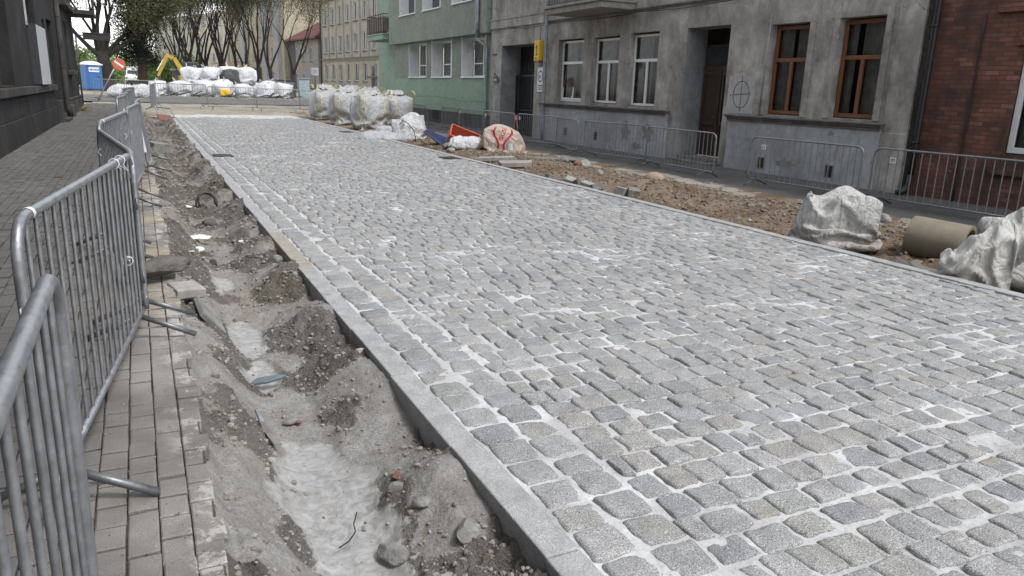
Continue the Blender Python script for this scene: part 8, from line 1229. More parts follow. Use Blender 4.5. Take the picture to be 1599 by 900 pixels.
# small grey house with a dark red roof
rt, L, ops = block('small_grey_house', 'small grey house with a dark red hipped roof', (20.7, 98.5), (19.3, 110.), 7.3, .3, GRYB, 2, 3, .95, 1.7, first=.9, fh=3.3, margin=1.2)
b = MB(); e = .6; b.add([(-e, -e, 7.3), (L+e, -e, 7.3), (L+e, 9+e, 7.3), (-e, 9+e, 7.3), (L*.2+2, 4.5, 10.6), (L-.2, 4.5, 10.6), (-e, -e, 7.1), (L+e, -e, 7.1), (L+e, 9+e, 7.1), (-e, 9+e, 7.1)], [(0, 1, 5, 4), (1, 2, 5), (2, 3, 4, 5), (3, 0, 4), (6, 7, 1, 0), (7, 8, 2, 1), (8, 9, 3, 2), (9, 6, 0, 3), (9, 8, 7, 6)])
b.build('roof', simple('dark_red_roof', (.10, .03, .03), .7, .2, 2, .01, 8), rt)
b = MB(); b.box(0, 2.2, -.05, -.001, 0, 7.1); b.build('dark_bay', simple('dark_violet_render', (.09, .08, .09), .8, .2, 3, 0), rt)
b = MB(); b.tube([(L*.55, -.15, 6.0), (L*.55, -.4, 6.0)], [.42, .5], 16); b.build('satellite_dish', WHITE, rt)
# tall blind gable wall behind it
rt = empty('tall_gable_house', (23.5, 112, 0)); tag(rt, 'tall plain grey gable wall rising behind the red roof', 'house')
b = MB(); b.box(-5.5, 8, 0, 10, 0, 17); b.build('wall', GRYW, rt); b = MB(); b.box(-5.8, 8.2, -.3, 10.2, 17, 17.3); b.build('roof_slab', CONCD, rt)
# ochre blocks behind the trees
rt, L, ops = block('ochre_block', 'yellow four-storey block behind the two big trees on the right', (18.6, 110.4), (14.6, 140), 15, .4, YEL2, 4, 9, 1.2, 1.6, first=1.2, fh=3.3)
b = MB(); b.box(L*.45, L*.62, -.5, -.002, 3.6, 3.8); b.box(L*.45, L*.5, -.3, -.001, .3, 3.59); b.box(L*.57, L*.62, -.3, -.001, .3, 3.59); b.build('porch', CONCD, rt)
for q_ in (.3, .7): b = MB(); b.box(L*q_, L*(q_+.05), -.35, -.001, .3, 15); b.build('pale_pilaster', GRYW, rt)
rt, L, ops = block('cream_block', 'pale cream block farther along behind the tree trunks', (14.3, 141), (4., 175), 13, .4, YEL, 4, 10, 1.3, 1.6, first=1.2, fh=3.1)
rt, L, ops = block('orange_house', 'low orange-tinted house seen between the trunks', (14.9, 128), (12.0, 139), 4.6, .4, simple('orange_render', (.30, .21, .13), .9, .2, 3, .003), 1, 4, 1.2, 1.6, D=3)
# ------------------------------------------------------------------ trees
def m_leaf(name, a, b_):
    t = NT(name); i = t.island(); t.fin(t.ramp(i, [(0, a), (1, b_)]), .7)
    t.b.inputs['Subsurface Weight'].default_value = 0
    return t.m
LEAF1 = m_leaf('spring_leaf', (.05, .05, .02), (.10, .105, .045))
LEAF2 = m_leaf('brownish_leaf', (.055, .05, .026), (.10, .095, .045))
LEAFW = m_leaf('willow_leaf', (.06, .065, .028), (.11, .115, .05))
LEAFC = m_leaf('conifer_needle', (.006, .010, .007), (.015, .023, .013))
LEAFG = m_leaf('fresh_leaf', (.06, .11, .02), (.12, .2, .045))
BARK = simple('dark_bark', (.022, .019, .016), .95, .35, 5, .02, 14)
BARKR = simple('reddish_bark', (.065, .045, .034), .95, .35, 5, .02, 14)
def leafquad(b, p, s, rnd):
    a = Vector((rnd.gauss(0, 1), rnd.gauss(0, 1), rnd.gauss(0, 1))).normalized(); c = a.cross(Vector((rnd.gauss(0, 1), rnd.gauss(0, 1), rnd.gauss(0, 1)))).normalized()
    a *= s*rnd.uniform(.6, 1.3); c *= s*rnd.uniform(.4, .8); n = len(b.v)
    b.v += [tuple(p-a), tuple(p-c*.6+a*.1), tuple(p+a), tuple(p+c*.6)]; b.f.append((n, n+1, n+2, n+3))
def grow(rnd, b, lv, p, d, L, r, depth, leaf, spread=.5, up=.15, nleaf=7, lsz=.10, kids=(2, 4), droop=0., jit=.2, lsp=.3):
    n = 5; pts = [p]; rs = [r]; q = p.copy(); dd = d.copy()
    for i in range(n):
        dd = (dd+Vector((rnd.gauss(0, jit), rnd.gauss(0, jit), rnd.gauss(0, jit*.6)+up*.4-droop*(.3 if depth < 2 else 0)))*.5).normalized(); q = q+dd*L/n; pts.append(q.copy()); rs.append(r*(1-.5*(i+1)/n))
    b.tube(pts, rs, 7 if r > .1 else (5 if r > .03 else 3), False)
    if depth <= 1:
        for pt in pts[1:]:
            for k in range(nleaf): leafquad(lv, pt+Vector((rnd.gauss(0, lsp), rnd.gauss(0, lsp), rnd.gauss(0, lsp))), lsz, rnd)
    if depth == 0: return
    m_ = rnd.randint(*kids)
    for k in range(m_):
        i = n if k == 0 else rnd.randint(2, n); t = rnd.uniform(0, 6.28); side = Vector((math.cos(t), math.sin(t), 0))
        nd = (dd*(1.0 if k == 0 else .75)+side*spread*rnd.uniform(.6, 1.3)*(.5 if k == 0 else 1)+Vector((0, 0, up-droop))).normalized()
        grow(rnd, b, lv, pts[i].copy(), nd, L*rnd.uniform(.62, .82), rs[i]*rnd.uniform(.6, .8), depth-1, leaf, spread, up, nleaf, lsz, kids, droop, jit, lsp)
def deciduous(seed, name, leafm, H0=2.2, r0=.26, leaders=3, depth=5, **kw):
    rnd = random.Random(seed); root = empty(name); b = MB(); lv = MB()
    top = Vector((rnd.uniform(-.2, .2), rnd.uniform(-.2, .2), H0)); b.tube([(0, 0, -.4), (0, 0, .2), tuple(top*.5), tuple(top)], [r0*1.5, r0*1.12, r0, r0*.95], 10)
    a0 = rnd.uniform(0, 6)
    for k in range(leaders):
        a = a0+k*6.28/leaders; d = Vector((math.cos(a)*.32, math.sin(a)*.32, 1)).normalized()
        grow(rnd, b, lv, top-Vector((0, 0, .3)), d, 4.0, r0*.62, depth, leafm, **kw)
    b.build('trunk', BARK, root, True); lv.build('crown', leafm, root)
    return root
T = [deciduous(2, 'street_tree', LEAF1, 2.6, .19, 3, 4, nleaf=12, lsz=.08, spread=.36, lsp=.55, up=.3),
     deciduous(5, 'street_tree', LEAF2, 1.9, .19, 2, 4, nleaf=13, lsz=.08, spread=.4, lsp=.55, up=.28),
     deciduous(9, 'street_tree', LEAF1, 2.8, .20, 3, 4, nleaf=12, lsz=.08, spread=.38, lsp=.55, up=.3)]
TS = [(11.9, 67, 1, .95, 'forked tree with bare dark limbs, rightmost of the street trees'), (10.7, 70, 0, .9, 'street tree second from the right, before the yellow block'), (9.9, 72.5, 2, .95, 'street tree behind the right end of the sack heap'),
      (9.4, 79, 0, 1., 'street tree fourth from the right'), (8.2, 75, 1, 1.0, 'street tree rising behind the tallest stacked sacks'), (7.1, 76.5, 2, .95, 'street tree left of the tallest stacked sacks'),
      (6.3, 79, 0, 1.05, 'street tree behind the middle of the sack heap'), (5.6, 86, 1, 1.1, 'thin street tree right of the pale site shed'), (4.9, 88, 2, 1.0, 'street tree just behind the pale site shed'), (4.1, 98, 0, 1.1, 'leftmost brownish street tree beside the gap of sky'),
      (8.8, 92, 2, 1.1, 'farther street tree in front of the cream block'), (7.2, 100, 1, 1.2, 'farthest street tree in front of the cream block'),
      (6.3, 108, 2, 1.1, 'faint far tree behind the middle of the row'), (5.0, 115, 0, 1.2, 'faint far tree behind the left part of the row')]
ut = set()
for i, (x, y, k, sc, lab) in enumerate(TS):
    o = copy_tree(T[k]) if k in ut else T[k]; ut.add(k)
    o.location = (x, y, .6); o.rotation_euler = (0, 0, i*1.37+.4); o.scale = (sc*.95, sc*.95, sc); tag(o, lab, 'tree', 'street trees beyond the cross street')
# the huge old tree on the left
rnd = random.Random(21); root = empty('old_willow', (-2.1, 74, .6)); b = MB(); lv = MB()
b.tube([(0, 0, -.4), (0, 0, .4), (-.15, 0, 2.0), (-.3, 0, 3.2)], [.85, .58, .48, .5], 12)
for k, (dx, dz, L_) in enumerate(((-.9, .8, 3.6), (-.4, 1, 3.8), (.0, 1, 4.0), (.5, 1, 3.8), (.95, .9, 4.0), (1.4, .8, 3.4), (.2, 1.1, 4.2))):
    grow(rnd, b, lv, Vector((-.3+dx*.3, rnd.uniform(-.3, .3), 2.9)), Vector((dx, rnd.uniform(-.4, .4), dz)).normalized(), L_, .21, 4, LEAFW, spread=.38, up=.25, nleaf=44, lsz=.10, lsp=.6)
b.build('trunk', BARK, root, True); lv.build('crown', LEAFW, root); tag(root, 'huge old tree with many thick limbs behind the blue toilet', 'tree')
# conifer
rnd = random.Random(8); root = empty('dark_conifer', (.55, 76, .6)); b = MB(); lv = MB()
b.tube([(0, 0, -.3), (0.05, 0, 3), (0, 0, 8), (0, 0, 15)], [.42, .33, .22, .05], 10); b.build('trunk', BARKR, root, True)
b = MB(); z = 3.0
while z < 15:
    Rr = 2.25*(1-(z/16.5)**2.2)*rnd.uniform(.8, 1.15)*(1 if z > 4.6 else .8)
    for k in range(7):
        a = rnd.uniform(0, 6.28); pts = []; n = 6
        for i in range(n+1):
            t = i/n; pts.append(Vector((math.cos(a)*Rr*t, math.sin(a)*Rr*t, z+.25*t-1.0*t*t)))
        b.tube(pts, [.045*(1-t/7.) for t in range(n+1)], 3, False)
        for i in range(1, n+1):
            for q in range(15): p = pts[i]+Vector((rnd.gauss(0, .2), rnd.gauss(0, .2), rnd.gauss(-.18, .28))); leafquad(lv, p, .12, rnd)
    z += .26
b.build('branches', BARK, root); lv.build('crown', LEAFC, root); tag(root, 'tall dark conifer with a reddish trunk behind the white van', 'tree')
# shrubs and the wood beyond
def shrub(x, y, rx, ry, rz_, n, leafm, label, seed, ls=.13, name='shrub'):
    rnd = random.Random(seed); lv = MB(); root = empty(name, (x, y, .55)); b = MB()
    for k in range(9):
        a = rnd.uniform(0, 6.28); tip = (math.cos(a)*rx*.6, math.sin(a)*ry*.6, rz_*rnd.uniform(.7, 1.3)); b.tube([(0, 0, -.2), (tip[0]*.4, tip[1]*.4, tip[2]*.6), tip], [.06, .04, .02], 4, False)
    b.build('stems', BARK, root); cl = [(Vector((rnd.gauss(0, .45)*rx, rnd.gauss(0, .45)*ry, rz_*(.75+rnd.gauss(0, .38)))), rnd.uniform(.25, .6)) for _ in range(max(14, n//120))]
    for k in range(n):
        c, s_ = rnd.choice(cl); p = c+Vector((rnd.gauss(0, s_), rnd.gauss(0, s_), rnd.gauss(0, s_*.8)))*max(.6, rx*.35); p.z = max(p.z, .05); leafquad(lv, p, ls, rnd)
    lv.build('foliage', leafm, root); tag(root, label, 'shrub'); return root
shrub(-5.2, 86, 2.2, 2, 2.6, 5200, LEAFG, 'fresh green bush between the dark house and the old tree', 1)
shrub(2.6, 92, 2.4, 2, 1.9, 5000, LEAFG, 'fresh green bush behind the yellow excavator arm', 2)
shrub(1.9, 84, 1.0, 1.2, .9, 1800, LEAFG, 'low green bush left of the yellow excavator arm', 3)
shrub(3.4, 100, 2.6, 2, 2.6, 4200, LEAFG, 'green bush at the foot of the leftmost brownish tree', 4)
rnd = random.Random(77); lv = MB()
for k in range(150):
    x = rnd.uniform(-46, 14); y = rnd.uniform(150, 190); h = rnd.uniform(3, 8)*(1-.35*sm(-3, 10, x)); rr = rnd.uniform(2, 3.6)
    for q in range(150):
        d = Vector((rnd.gauss(0, 1), rnd.gauss(0, 1), rnd.gauss(0, 1))).normalized()*rnd.uniform(.6, 1.1); leafquad(lv, Vector((x, y, h*.5+.4))+Vector((d.x*rr, d.y*rr, d.z*h*.6)), .42, rnd)
tag(lv.build('distant_wood', LEAFG), 'distant green wood on the skyline', kind='stuff')
# ------------------------------------------------------------------ the site beyond the cross street
BAGW = m_bag('clean_white_bag', (.58, .59, .61), (.42, .4, .38), .35)
def small_sack(seed, mat, w_=1.25, h=1.2, cl='full'):
    root = empty('bulk_sack'); V, F = cloth(cl); zm = max(v[2] for v in V); k_ = w_/1.75; V = [(x*k_, y*k_, z*h/zm) for x, y, z in V]; mk('sack_body', V, F, mat, root)
    for a in (.25, .75):
        b = MB(); b.tube([(w_*.3*math.cos(a*6.28), w_*.3*math.sin(a*6.28), h*.92), (w_*.36*math.cos(a*6.28), w_*.36*math.sin(a*6.28), h+.16), (w_*.2*math.cos(a*6.28+.6), w_*.2*math.sin(a*6.28+.6), h*.94)], .022, 5); b.build('lifting_loop', BAGW, root)
    return root
HP = [small_sack(21, BAGW), small_sack(22.5, BAGW, 1.3, 1.15, 'full2'), small_sack(23.7, BAGW, 1.25, 1.2, 'pink')]
gh = 'white sacks heaped beyond the cross street'
hp = [(1.35, 58.6, 0), (2.75, 58.5, 0), (4.15, 58.6, 0), (5.55, 58.4, 0), (6.9, 58.7, 0), (8.35, 58.5, 0), (9.55, 58.8, 0), (3.4, 60.1, 0), (4.8, 60.2, 0), (6.2, 60.1, 0), (7.6, 60.2, 0), (9.0, 60.2, 0),
      (3.55, 60.0, 1.0), (4.9, 59.9, 1.02), (7.25, 59.8, 1.0), (6.3, 61.2, .95), (4.3, 61.5, 1.0)]
for i, (x, y, z) in enumerate(hp):
    k = i % 3; o = HP[k] if i < 3 else copy_tree(HP[k]); o.location = (x, y, .5+z); o.rotation_euler = (.06*((i*7) % 5-2), .05*((i*3) % 5-2), i*1.1); sc = 1.2+.07*((i*5) % 4-1.5); o.scale = (sc, sc, sc*.86)
    row = 'front row' if i < 7 else ('second row' if i < 12 else 'top layer'); xs_ = sorted(q[0] for q in (hp[:7] if i < 7 else hp[7:12] if i < 12 else hp[12:]))
    tag(o, 'crumpled white sack in the %s of the far heap, %s from the left' % (row, ('leftmost', 'second', 'third', 'fourth', 'fifth', 'sixth', 'seventh')[xs_.index(x)]), 'sack', gh)
NETD = simple('dark_net', (.06, .065, .06), .9, .6, 7, .03, 18)
V, F = sack_mesh(1.05, 1.0, 1.05, 31., .5, 14, .06, .1); o = mk('dark_bag', V, F, NETD); o.location = (6.15, 59.4, 1.45); tag(o, 'dark rubble bag squeezed between the top white sacks of the heap', 'bag')
V, F = sack_mesh(.6, .4, .5, 33., .4, 12, .06, .2); o = mk('yellow_bag', V, F, YELP); o.location = (5.55, 57.4, .66); tag(o, 'small bright yellow bag in front of the white sack heap', 'bag')
V, F = sack_mesh(1.5, 1.1, .7, 35., .35, 14, .09, .3); o = mk('plastic_sheet_heap', V, F, BAGW); o.location = (-.75, 55., .5); tag(o, 'crumpled white sheet heaped under the tilted round sign', 'plastic sheet')
V, F = sack_mesh(.8, .7, .75, 36., .45, 12, .07, .2); o = mk('bulk_sack', V, F, BAGW); o.location = (.25, 56., .5); tag(o, 'small lone white sack between the sheet heap and the big sack heap', 'sack')
V, F = sack_mesh(.6, .6, .72, 37., .45, 12, .07, .2); o = mk('bulk_sack', V, F, BAGW); o.location = (.95, 56.4, .5); tag(o, 'small white sack next to the left end of the sack heap', 'sack')
# scrap timber and plastic lying in front of the heap
rnd = random.Random(14)
for i in range(26):
    x = rnd.uniform(1.2, 10.3); y = rnd.uniform(56.9, 57.7); L_ = rnd.uniform(.4, 1.3); b = MB(); a = rnd.uniform(-.5, .5); w_ = rnd.uniform(.05, .16)
    b.bar((-L_/2, -a*L_/2, 0), (L_/2, a*L_/2, rnd.uniform(0, .35)), w_, w_*.5); o = b.build('scrap_timber', rnd.choice((DMET, CONCD, BARK, DARK)), None, False, .005); o.location = (x, y, .62+w_*.3); tag(o, 'dark piece of scrap timber or plastic lying in front of the white sack heap', 'scrap', 'scrap before the sack heap')
# excavator
YELX = simple('dull_yellow_metal', (.36, .245, .03), .5, .3, 4, 0)
ex = empty('excavator', (3.9, 65.5, .55), R(180)); tag(ex, 'yellow excavator with its bent arm raised behind the white sacks', 'excavator')
b = MB(); b.box(-1.2, .9, -.8, .8, .75, 1.45); b.box(-1.3, -.7, -.7, .7, 1.45, 1.8); b.build('body', YELX, ex, False, .06)
cb = MB(); cb.box(-.55, .55, -.75, .1, 1.46, 2.5); c_ = cb.build('cab', DMET, ex, False, .06); cb = MB(); cb.box(-.45, .45, -.757, -.752, 1.7, 2.4); cb.box(.553, .558, -.65, 0, 1.6, 2.4); cb.build('cab_glass', DGLASS, c_)
for s_ in (-1, 1):
    b = MB(); b.prism([(-1.3, .05), (-1.1, -.2+.2), (1.1, 0), (1.35, .25), (1.3, .6), (1.1, .7), (-1.1, .7), (-1.4, .45)], s_*.85-.22, s_*.85+.22, Matrix(((1, 0, 0, 0), (0, 0, 1, 0), (0, 1, 0, 0), (0, 0, 0, 1)))); b.build('track', DARK, ex, False, .02)
def thick(b, pts, ws, th):
    for i in range(len(pts)-1):
        p, q = Vector((pts[i][0], 0, pts[i][1])), Vector((pts[i+1][0], 0, pts[i+1][1])); d = (q-p).normalized(); n_ = Vector((-d.z, 0, d.x)); a, c = n_*ws[i]/2, n_*ws[i+1]/2; y = Vector((0, th/2, 0))
        b.add([p-a-y, p+a-y, p+a+y, p-a+y, q-c-y, q+c-y, q+c+y, q-c+y], [(0, 3, 2, 1), (4, 5, 6, 7), (0, 1, 5, 4), (1, 2, 6, 5), (2, 3, 7, 6), (3, 0, 4, 7)])
b = MB(); thick(b, [(.3, .8), (.75, 2.0), (1.15, 2.75), (1.62, 2.85)], [.32, .34, .30, .2], .26); bm_ = b.build('boom', YELX, ex, False, .02)
b = MB(); b.tube([(.95, .0, 1.6), (1.25, 0, 2.6)], .05, 8); b.tube([(.95, 0, 2.85), (1.6, 0, 3.05)], .06, 8); b.build('hydraulic_ram', DMET, bm_)
b = MB(); thick(b, [(1.55, 3.02), (1.75, 2.6), (2.35, 1.35)], [.22, .30, .18], .2); st = b.build('stick', YELX, ex, False, .015)
b = MB(); b.tube([(1.65, 0, 2.98), (2.4, 0, 1.75)], .045, 8); b.build('hydraulic_ram', WHITE, st)
b = MB(); b.prism([(2.2, 1.4), (2.5, 1.3), (2.55, .8), (2.25, .55), (1.95, .6), (2.1, .95)], -.3, .3, Matrix(((1, 0, 0, 0), (0, 0, 1, 0), (0, 1, 0, 0), (0, 0, 0, 1)))); b.build('bucket', BARKR, st, False, .02)
# site shed
sh = empty('site_shed', (4.9, 80, .55)); tag(sh, 'low pale-roofed shed behind the sacks and the excavator', 'shed')
b = MB(); b.box(-1.7, 1.5, 0, 2, 0, 1.95); b.build('wall', CONCD, sh); b = MB(); b.box(-1.9, 1.7, -.3, 2.3, 1.952, 2.12); b.build('roof', GRYW, sh); b = MB(); b.box(-1.2, .3, -.03, -.002, .7, 1.6); b.build('opening', ROOM, sh)
# portable toilet
pt = empty('portable_toilet', (-3.25, 72, .62), R(24)); tag(pt, 'blue portable toilet with a white domed roof', 'portable toilet')
b = MB(); b.box(-.62, .62, -.62, .62, .08, 2.05); bd = b.build('cabin', BLUEP, pt, False, .03)
b = MB(); 
for u in (-.45, .45): b.box(u-.03, u+.03, -.65, -.621, .15, 1.98)
b.box(-.42, .42, -.64, -.6215, .15, 1.98); d_ = b.build('door', BLUEP, bd, False, .01); b = MB(); b.box(.28, .36, -.68, -.641, 1.0, 1.12); b.build('latch', DMET, d_)
b = MB(); b.box(-.40, .40, -.662, -.651, 1.45, 1.80); lb = b.build('name_plate', WHITE, bd); b = MB(); rn = random.Random(2)
u = -.34
while u < .32: w_ = rn.uniform(.05, .1); b.box(u, u+w_, -.668, -.6625, 1.55, 1.70); u += w_+.025
b.build('lettering', BLUEP, lb)
b = MB(); b.box(.6215, .632, -.30, .30, 1.45, 1.80); lb = b.build('name_plate', WHITE, bd); b = MB(); u = -.24
while u < .22: w_ = rn.uniform(.05, .1); b.box(.6325, .638, u, u+w_, 1.55, 1.70); u += w_+.025
b.build('lettering', BLUEP, lb)
b = MB()
for k in range(5): b.box(.6215, .63, -.5+.22*k, -.42+.22*k, .2, 1.3)
b.build('side_ribs', BLUEP, bd)
b = MB(); n = 8; vs = []; 
for j in range(n+1):
    for i in range(n+1):
        u, v = -1+2*i/n, -1+2*j/n; vs.append((u*.68, v*.68, 2.06+.24*(1-u**4)*(1-v**4)**.8*(1-.3*u*u)))
fs = [(j*(n+1)+i, j*(n+1)+i+1, (j+1)*(n+1)+i+1, (j+1)*(n+1)+i) for j in range(n) for i in range(n)]; b.add(vs, fs); b.box(-.69, .69, -.69, .69, 1.98, 2.075); b.build('roof', WHITE, pt, False, .01)
b = MB(); b.box(-.6, .6, -.6, .6, 0, .079); b.build('skid', DARK, pt)
# tilted no-entry sign
REDSGN = simple('faded_red_sign', (.50, .12, .07), .55, .15, 8, 0)
sg = empty('no_entry_sign', (-2.05, 50, .4)); tag(sg, 'round red sign with a white bar on a leaning grey post', 'sign')
b = MB(); P0, P1 = Vector((0, 0, 0)), Vector((1.15, 0, 2.1)); b.tube([P0, P1], .035, 10); b.build('post', GALV, sg, True)
Md = Matrix.Translation((1.25, -.05, 2.05)) @ Matrix.Rotation(R(90), 4, 'X'); b = MB(); n = 40
b.prism([(.335*math.cos(2*math.pi*k/n), .335*math.sin(2*math.pi*k/n)) for k in range(n)], 0, .018, Md); dc = b.build('disc', REDSGN, sg)
b = MB(); Mb = Md @ Matrix.Rotation(R(-36), 4, 'Z'); b.prism([(-.27, -.055), (.27, -.055), (.27, .055), (-.27, .055)], .0185, .022, Mb); b.build('white_bar', WHITE, dc)
# white van
vn = empty('white_van', (-.35, 98, .8), R(-8)); tag(vn, 'small white van parked far off between the two big trees', 'van')
Myz = Matrix(((0, 0, 1, 0), (1, 0, 0, 0), (0, 1, 0, 0), (0, 0, 0, 1)))
b = MB(); b.prism([(0, .35), (0, .95), (.35, 1.15), (.95, 1.28), (1.5, 2.05), (1.9, 2.2), (4.6, 2.2), (4.8, 1.9), (4.8, .35)], -.78, .78, Myz); bd = b.build('body', WHITE, vn, False, .06)
b = MB(); b.add([(-.66, .97, 1.33), (.66, .97, 1.33), (.6, 1.46, 1.98), (-.6, 1.46, 1.98), (-.66, .99, 1.30), (.66, .99, 1.30), (.6, 1.52, 2.0), (-.6, 1.52, 2.0)], [(0, 1, 2, 3), (7, 6, 5, 4), (0, 4, 5, 1), (3, 2, 6, 7)]); b.build('windscreen', DGLASS, bd)
for s_ in (-1, 1):
    b = MB(); b.box(s_*.6-.13, s_*.6+.13, -.03, .02, .78, .98); b.build('headlight', ZINC, bd, False, .01)
    for y_ in (.85, 3.9):
        b = MB(); n = 20; b.prism([(y_+.33*math.cos(2*math.pi*k/n), .33+.33*math.sin(2*math.pi*k/n)) for k in range(n)], s_*.7-.1, s_*.7+.1, Myz); b.build('wheel', DARK, vn)
b = MB(); b.box(-.72, .72, -.08, -.001, .36, .62); b.build('bumper', DARK, vn, False, .02)
# dumpster, cabinet, square board, hanging board
dp = empty('grey_container', (9.9, 59.0, .5)); tag(dp, 'grey metal waste container right of the sack heap', 'container'); b = MB(); b.prism([(-.5, 0), (.5, 0), (.6, 1.35), (-.6, 1.35)], -.5, .5, Matrix(((1, 0, 0, 0), (0, 0, 1, 0), (0, 1, 0, 0), (0, 0, 0, 1)))); bd = b.build('tub', simple('grey_green_metal', (.15, .17, .17), .6, .25, 3, .002), dp, False, .02); b = MB(); b.box(-.66, .66, -.56, .56, 1.352, 1.44); b.build('lid', DMET, dp, False, .02)
cbx = empty('electric_cabinet', (11.05, 58.0, .48)); tag(cbx, 'pale blue-grey street cabinet with scribbled doors', 'cabinet'); b = MB(); b.box(-.38, .38, -.2, .25, .12, 1.55); bd = b.build('case', simple('pale_blue_metal', (.24, .31, .34), .6, .3, 6, .001), cbx, False, .015); b = MB(); b.box(-.42, .42, -.25, .3, 1.552, 1.63); b.build('lid', ZINC, cbx); b = MB(); b.box(-.36, .36, -.18, .23, -.1, .119); b.build('base', CONCD, cbx)
for s_ in (0, 1): b = MB(); b.box(-.35+s_*.36, -.01+s_*.36, -.215, -.201, .2, 1.48); b.build('door', simple('cabinet_door', (.27, .34, .36), .6, .5, 16, 0), bd)
bp = empty('square_notice_board', (12.4, 60.5, .5)); tag(bp, 'square pale board on a dark post before the small grey house', 'sign'); b = MB(); b.tube([(0, 0, -.2), (0, 0, 2.5)], .04, 8); b.build('post', DMET, bp, True); b = MB(); b.box(-.28, .28, -.07, -.045, 1.85, 2.42); bb = b.build('board', GRYW, bp); b = MB(); b.box(-.16, .12, -.0735, -.0705, 1.98, 2.3); b.build('faded_print', ZINC, bb)
hb = empty('hanging_board', (-2.42, 43, .3)); tag(hb, 'thin dark post with a long dark board sticking out over the pavement', 'sign'); b = MB(); b.tube([(0, 0, 0), (0, 0, 3.3)], .04, 8); b.tube([(0, 0, 3.25), (.15, 0, 3.32), (.35, 0, 3.32)], .03, 8); b.build('post', DMET, hb, True); b = MB(); b.box(.30, 1.46, -.1, .1, 3.13, 3.42); b.box(.27, 1.5, -.13, .13, 3.422, 3.46); b.build('board', DMET, hb, False, .01)
# weeds at the wall foot
rnd = random.Random(3); lv = MB()
for k in range(160): leafquad(lv, Vector((rnd.gauss(0, .16), rnd.gauss(0, .3), abs(rnd.gauss(0, .1)))), .05, rnd)
o = lv.build('weed', m_leaf('weed_leaf', (.10, .11, .04), (.22, .21, .09))); o.location = (-2.05, 36.5, .34); tag(o, 'dry yellowish weed at the foot of the dark house wall', 'plant')
# ------------------------------------------------------------------ loose stones and litter
def rock_mesh(seed, sub=3, ang=.5):
    import bmesh
    bm = bmesh.new(); bmesh.ops.create_icosphere(bm, subdivisions=sub, radius=1); rnd = random.Random(seed)
    pl = [(Vector((rnd.gauss(0, 1), rnd.gauss(0, 1), rnd.gauss(0, .8))).normalized(), rnd.uniform(.55, .85)) for _ in range(9)]
    for v in bm.verts:
        p = v.co.copy()
        for n_, d_ in pl:
            k = p.dot(n_)-d_
            if k > 0: p -= n_*k*(.95 if ang else .3)
        v.co = p*(1+.10*mn.noise(p*2+Vector((seed, 0, 0)))+.03*mn.noise(p*7+Vector((seed, 0, 0))))
    V = [tuple(v.co) for v in bm.verts]; F = [tuple(v.index for v in f.verts) for f in bm.faces]; bm.free(); return V, F
def rock(name, x, y, z, sx, sy, sz, rz, mat, label, cat='stone', grp=None, seed=1, ang=1, smooth=False, rx=0.):
    V, F = rock_mesh(seed, 3, ang); o = mk(name, [(a*sx, b_*sy, c*sz) for a, b_, c in V], F, mat, None, smooth); o.location = (x, y, z); o.rotation_euler = (rx, 0, rz); return tag(o, label, cat, grp)
def slab(name, x, y, z, lx, ly, h, rot, mat, label, cat='stone', grp=None, seed=1):
    rnd = random.Random(seed); b = MB(); n = 9; P_ = []
    for (cx, cy) in ((-1, -1), (0, -1), (1, -1), (1, 0), (1, 1), (0, 1), (-1, 1), (-1, 0)): P_.append((cx*lx/2*rnd.uniform(.86, 1.05), cy*ly/2*rnd.uniform(.86, 1.05)))
    b.prism(P_, 0, h); o = b.build(name, mat, None, False, min(.012, h*.2)); o.location = (x, y, z); o.rotation_euler = rot; return tag(o, label, cat, grp)
ROCKG = simple('grey_rubble', (.18, .177, .17), .9, .35, 9, .006, 60); ROCKL = simple('pale_rubble', (.27, .26, .243), .9, .25, 9, .005, 70); ROCKD = simple('dark_rubble', (.10, .09, .08), .95, .35, 9, .012, 40); ROCKT = simple('tan_boulder', (.30, .225, .165), .85, .2, 5, .004, 50); ROCKR = simple('brick_fragment', (.16, .07, .05), .9, .3, 12, .005, 60)
# left trench
rock('asphalt_lump', .03, 6.15, .36, .26, .17, .085, .3, ROCKD, 'flat dark lump of asphalt under the foot of the second barrier', 'rubble', seed=4)
slab('concrete_fragment', .20, 5.95, .18, .22, .2, .08, (.15, .1, .4), ROCKL, 'pale broken kerb piece at the pavement edge beside the asphalt lump', 'rubble', seed=2)
slab('concrete_fragment', .33, 5.72, .05, .26, .30, .045, (.3, .9, .3), ROCKG, 'grey slab leaning down into the trench below the asphalt lump', 'rubble', seed=3)
slab('granite_block', .32, 19.2, zt(.32, 19.2)+.02, .42, .36, .22, (.1, .1, .5), ROCKG, 'squared grey block lying at the far pavement edge of the trench', 'stone', seed=7)
b = MB(); b.prism([(0, -.03), (.10, -.045), (.20, -.02), (.24, .0), (.19, .03), (.05, .035)], 0, .022); o = b.build('plastic_shard', simple('blue_grey_plastic', (.09, .115, .13), .5, .3, 8, 0), None, False, .008); o.location = (.50, 4.82, zt(.55, 4.85)+.03); o.rotation_euler = (.1, -.12, -.15); tag(o, 'blue-grey plastic shard lying in the trench', 'plastic piece')
rock('pebble', .40, 4.95, zt(.40, 4.95)+.02, .05, .035, .03, 1., simple('blue_grey_stone', (.12, .14, .16), .8, .2, 8, 0), 'dark bluish stone left of the plastic shard', seed=5)
rock('pebble', .66, 4.22, zt(.66, 4.22)+.02, .055, .032, .022, .2, ROCKG, 'flat grey pebble between the two puddles', seed=6, ang=0, smooth=True)
rock('brick_fragment', .70, 4.20, zt(.70, 4.2)+.02, .02, .016, .014, .2, ROCKR, 'tiny orange fragment beside the flat grey pebble', seed=8)
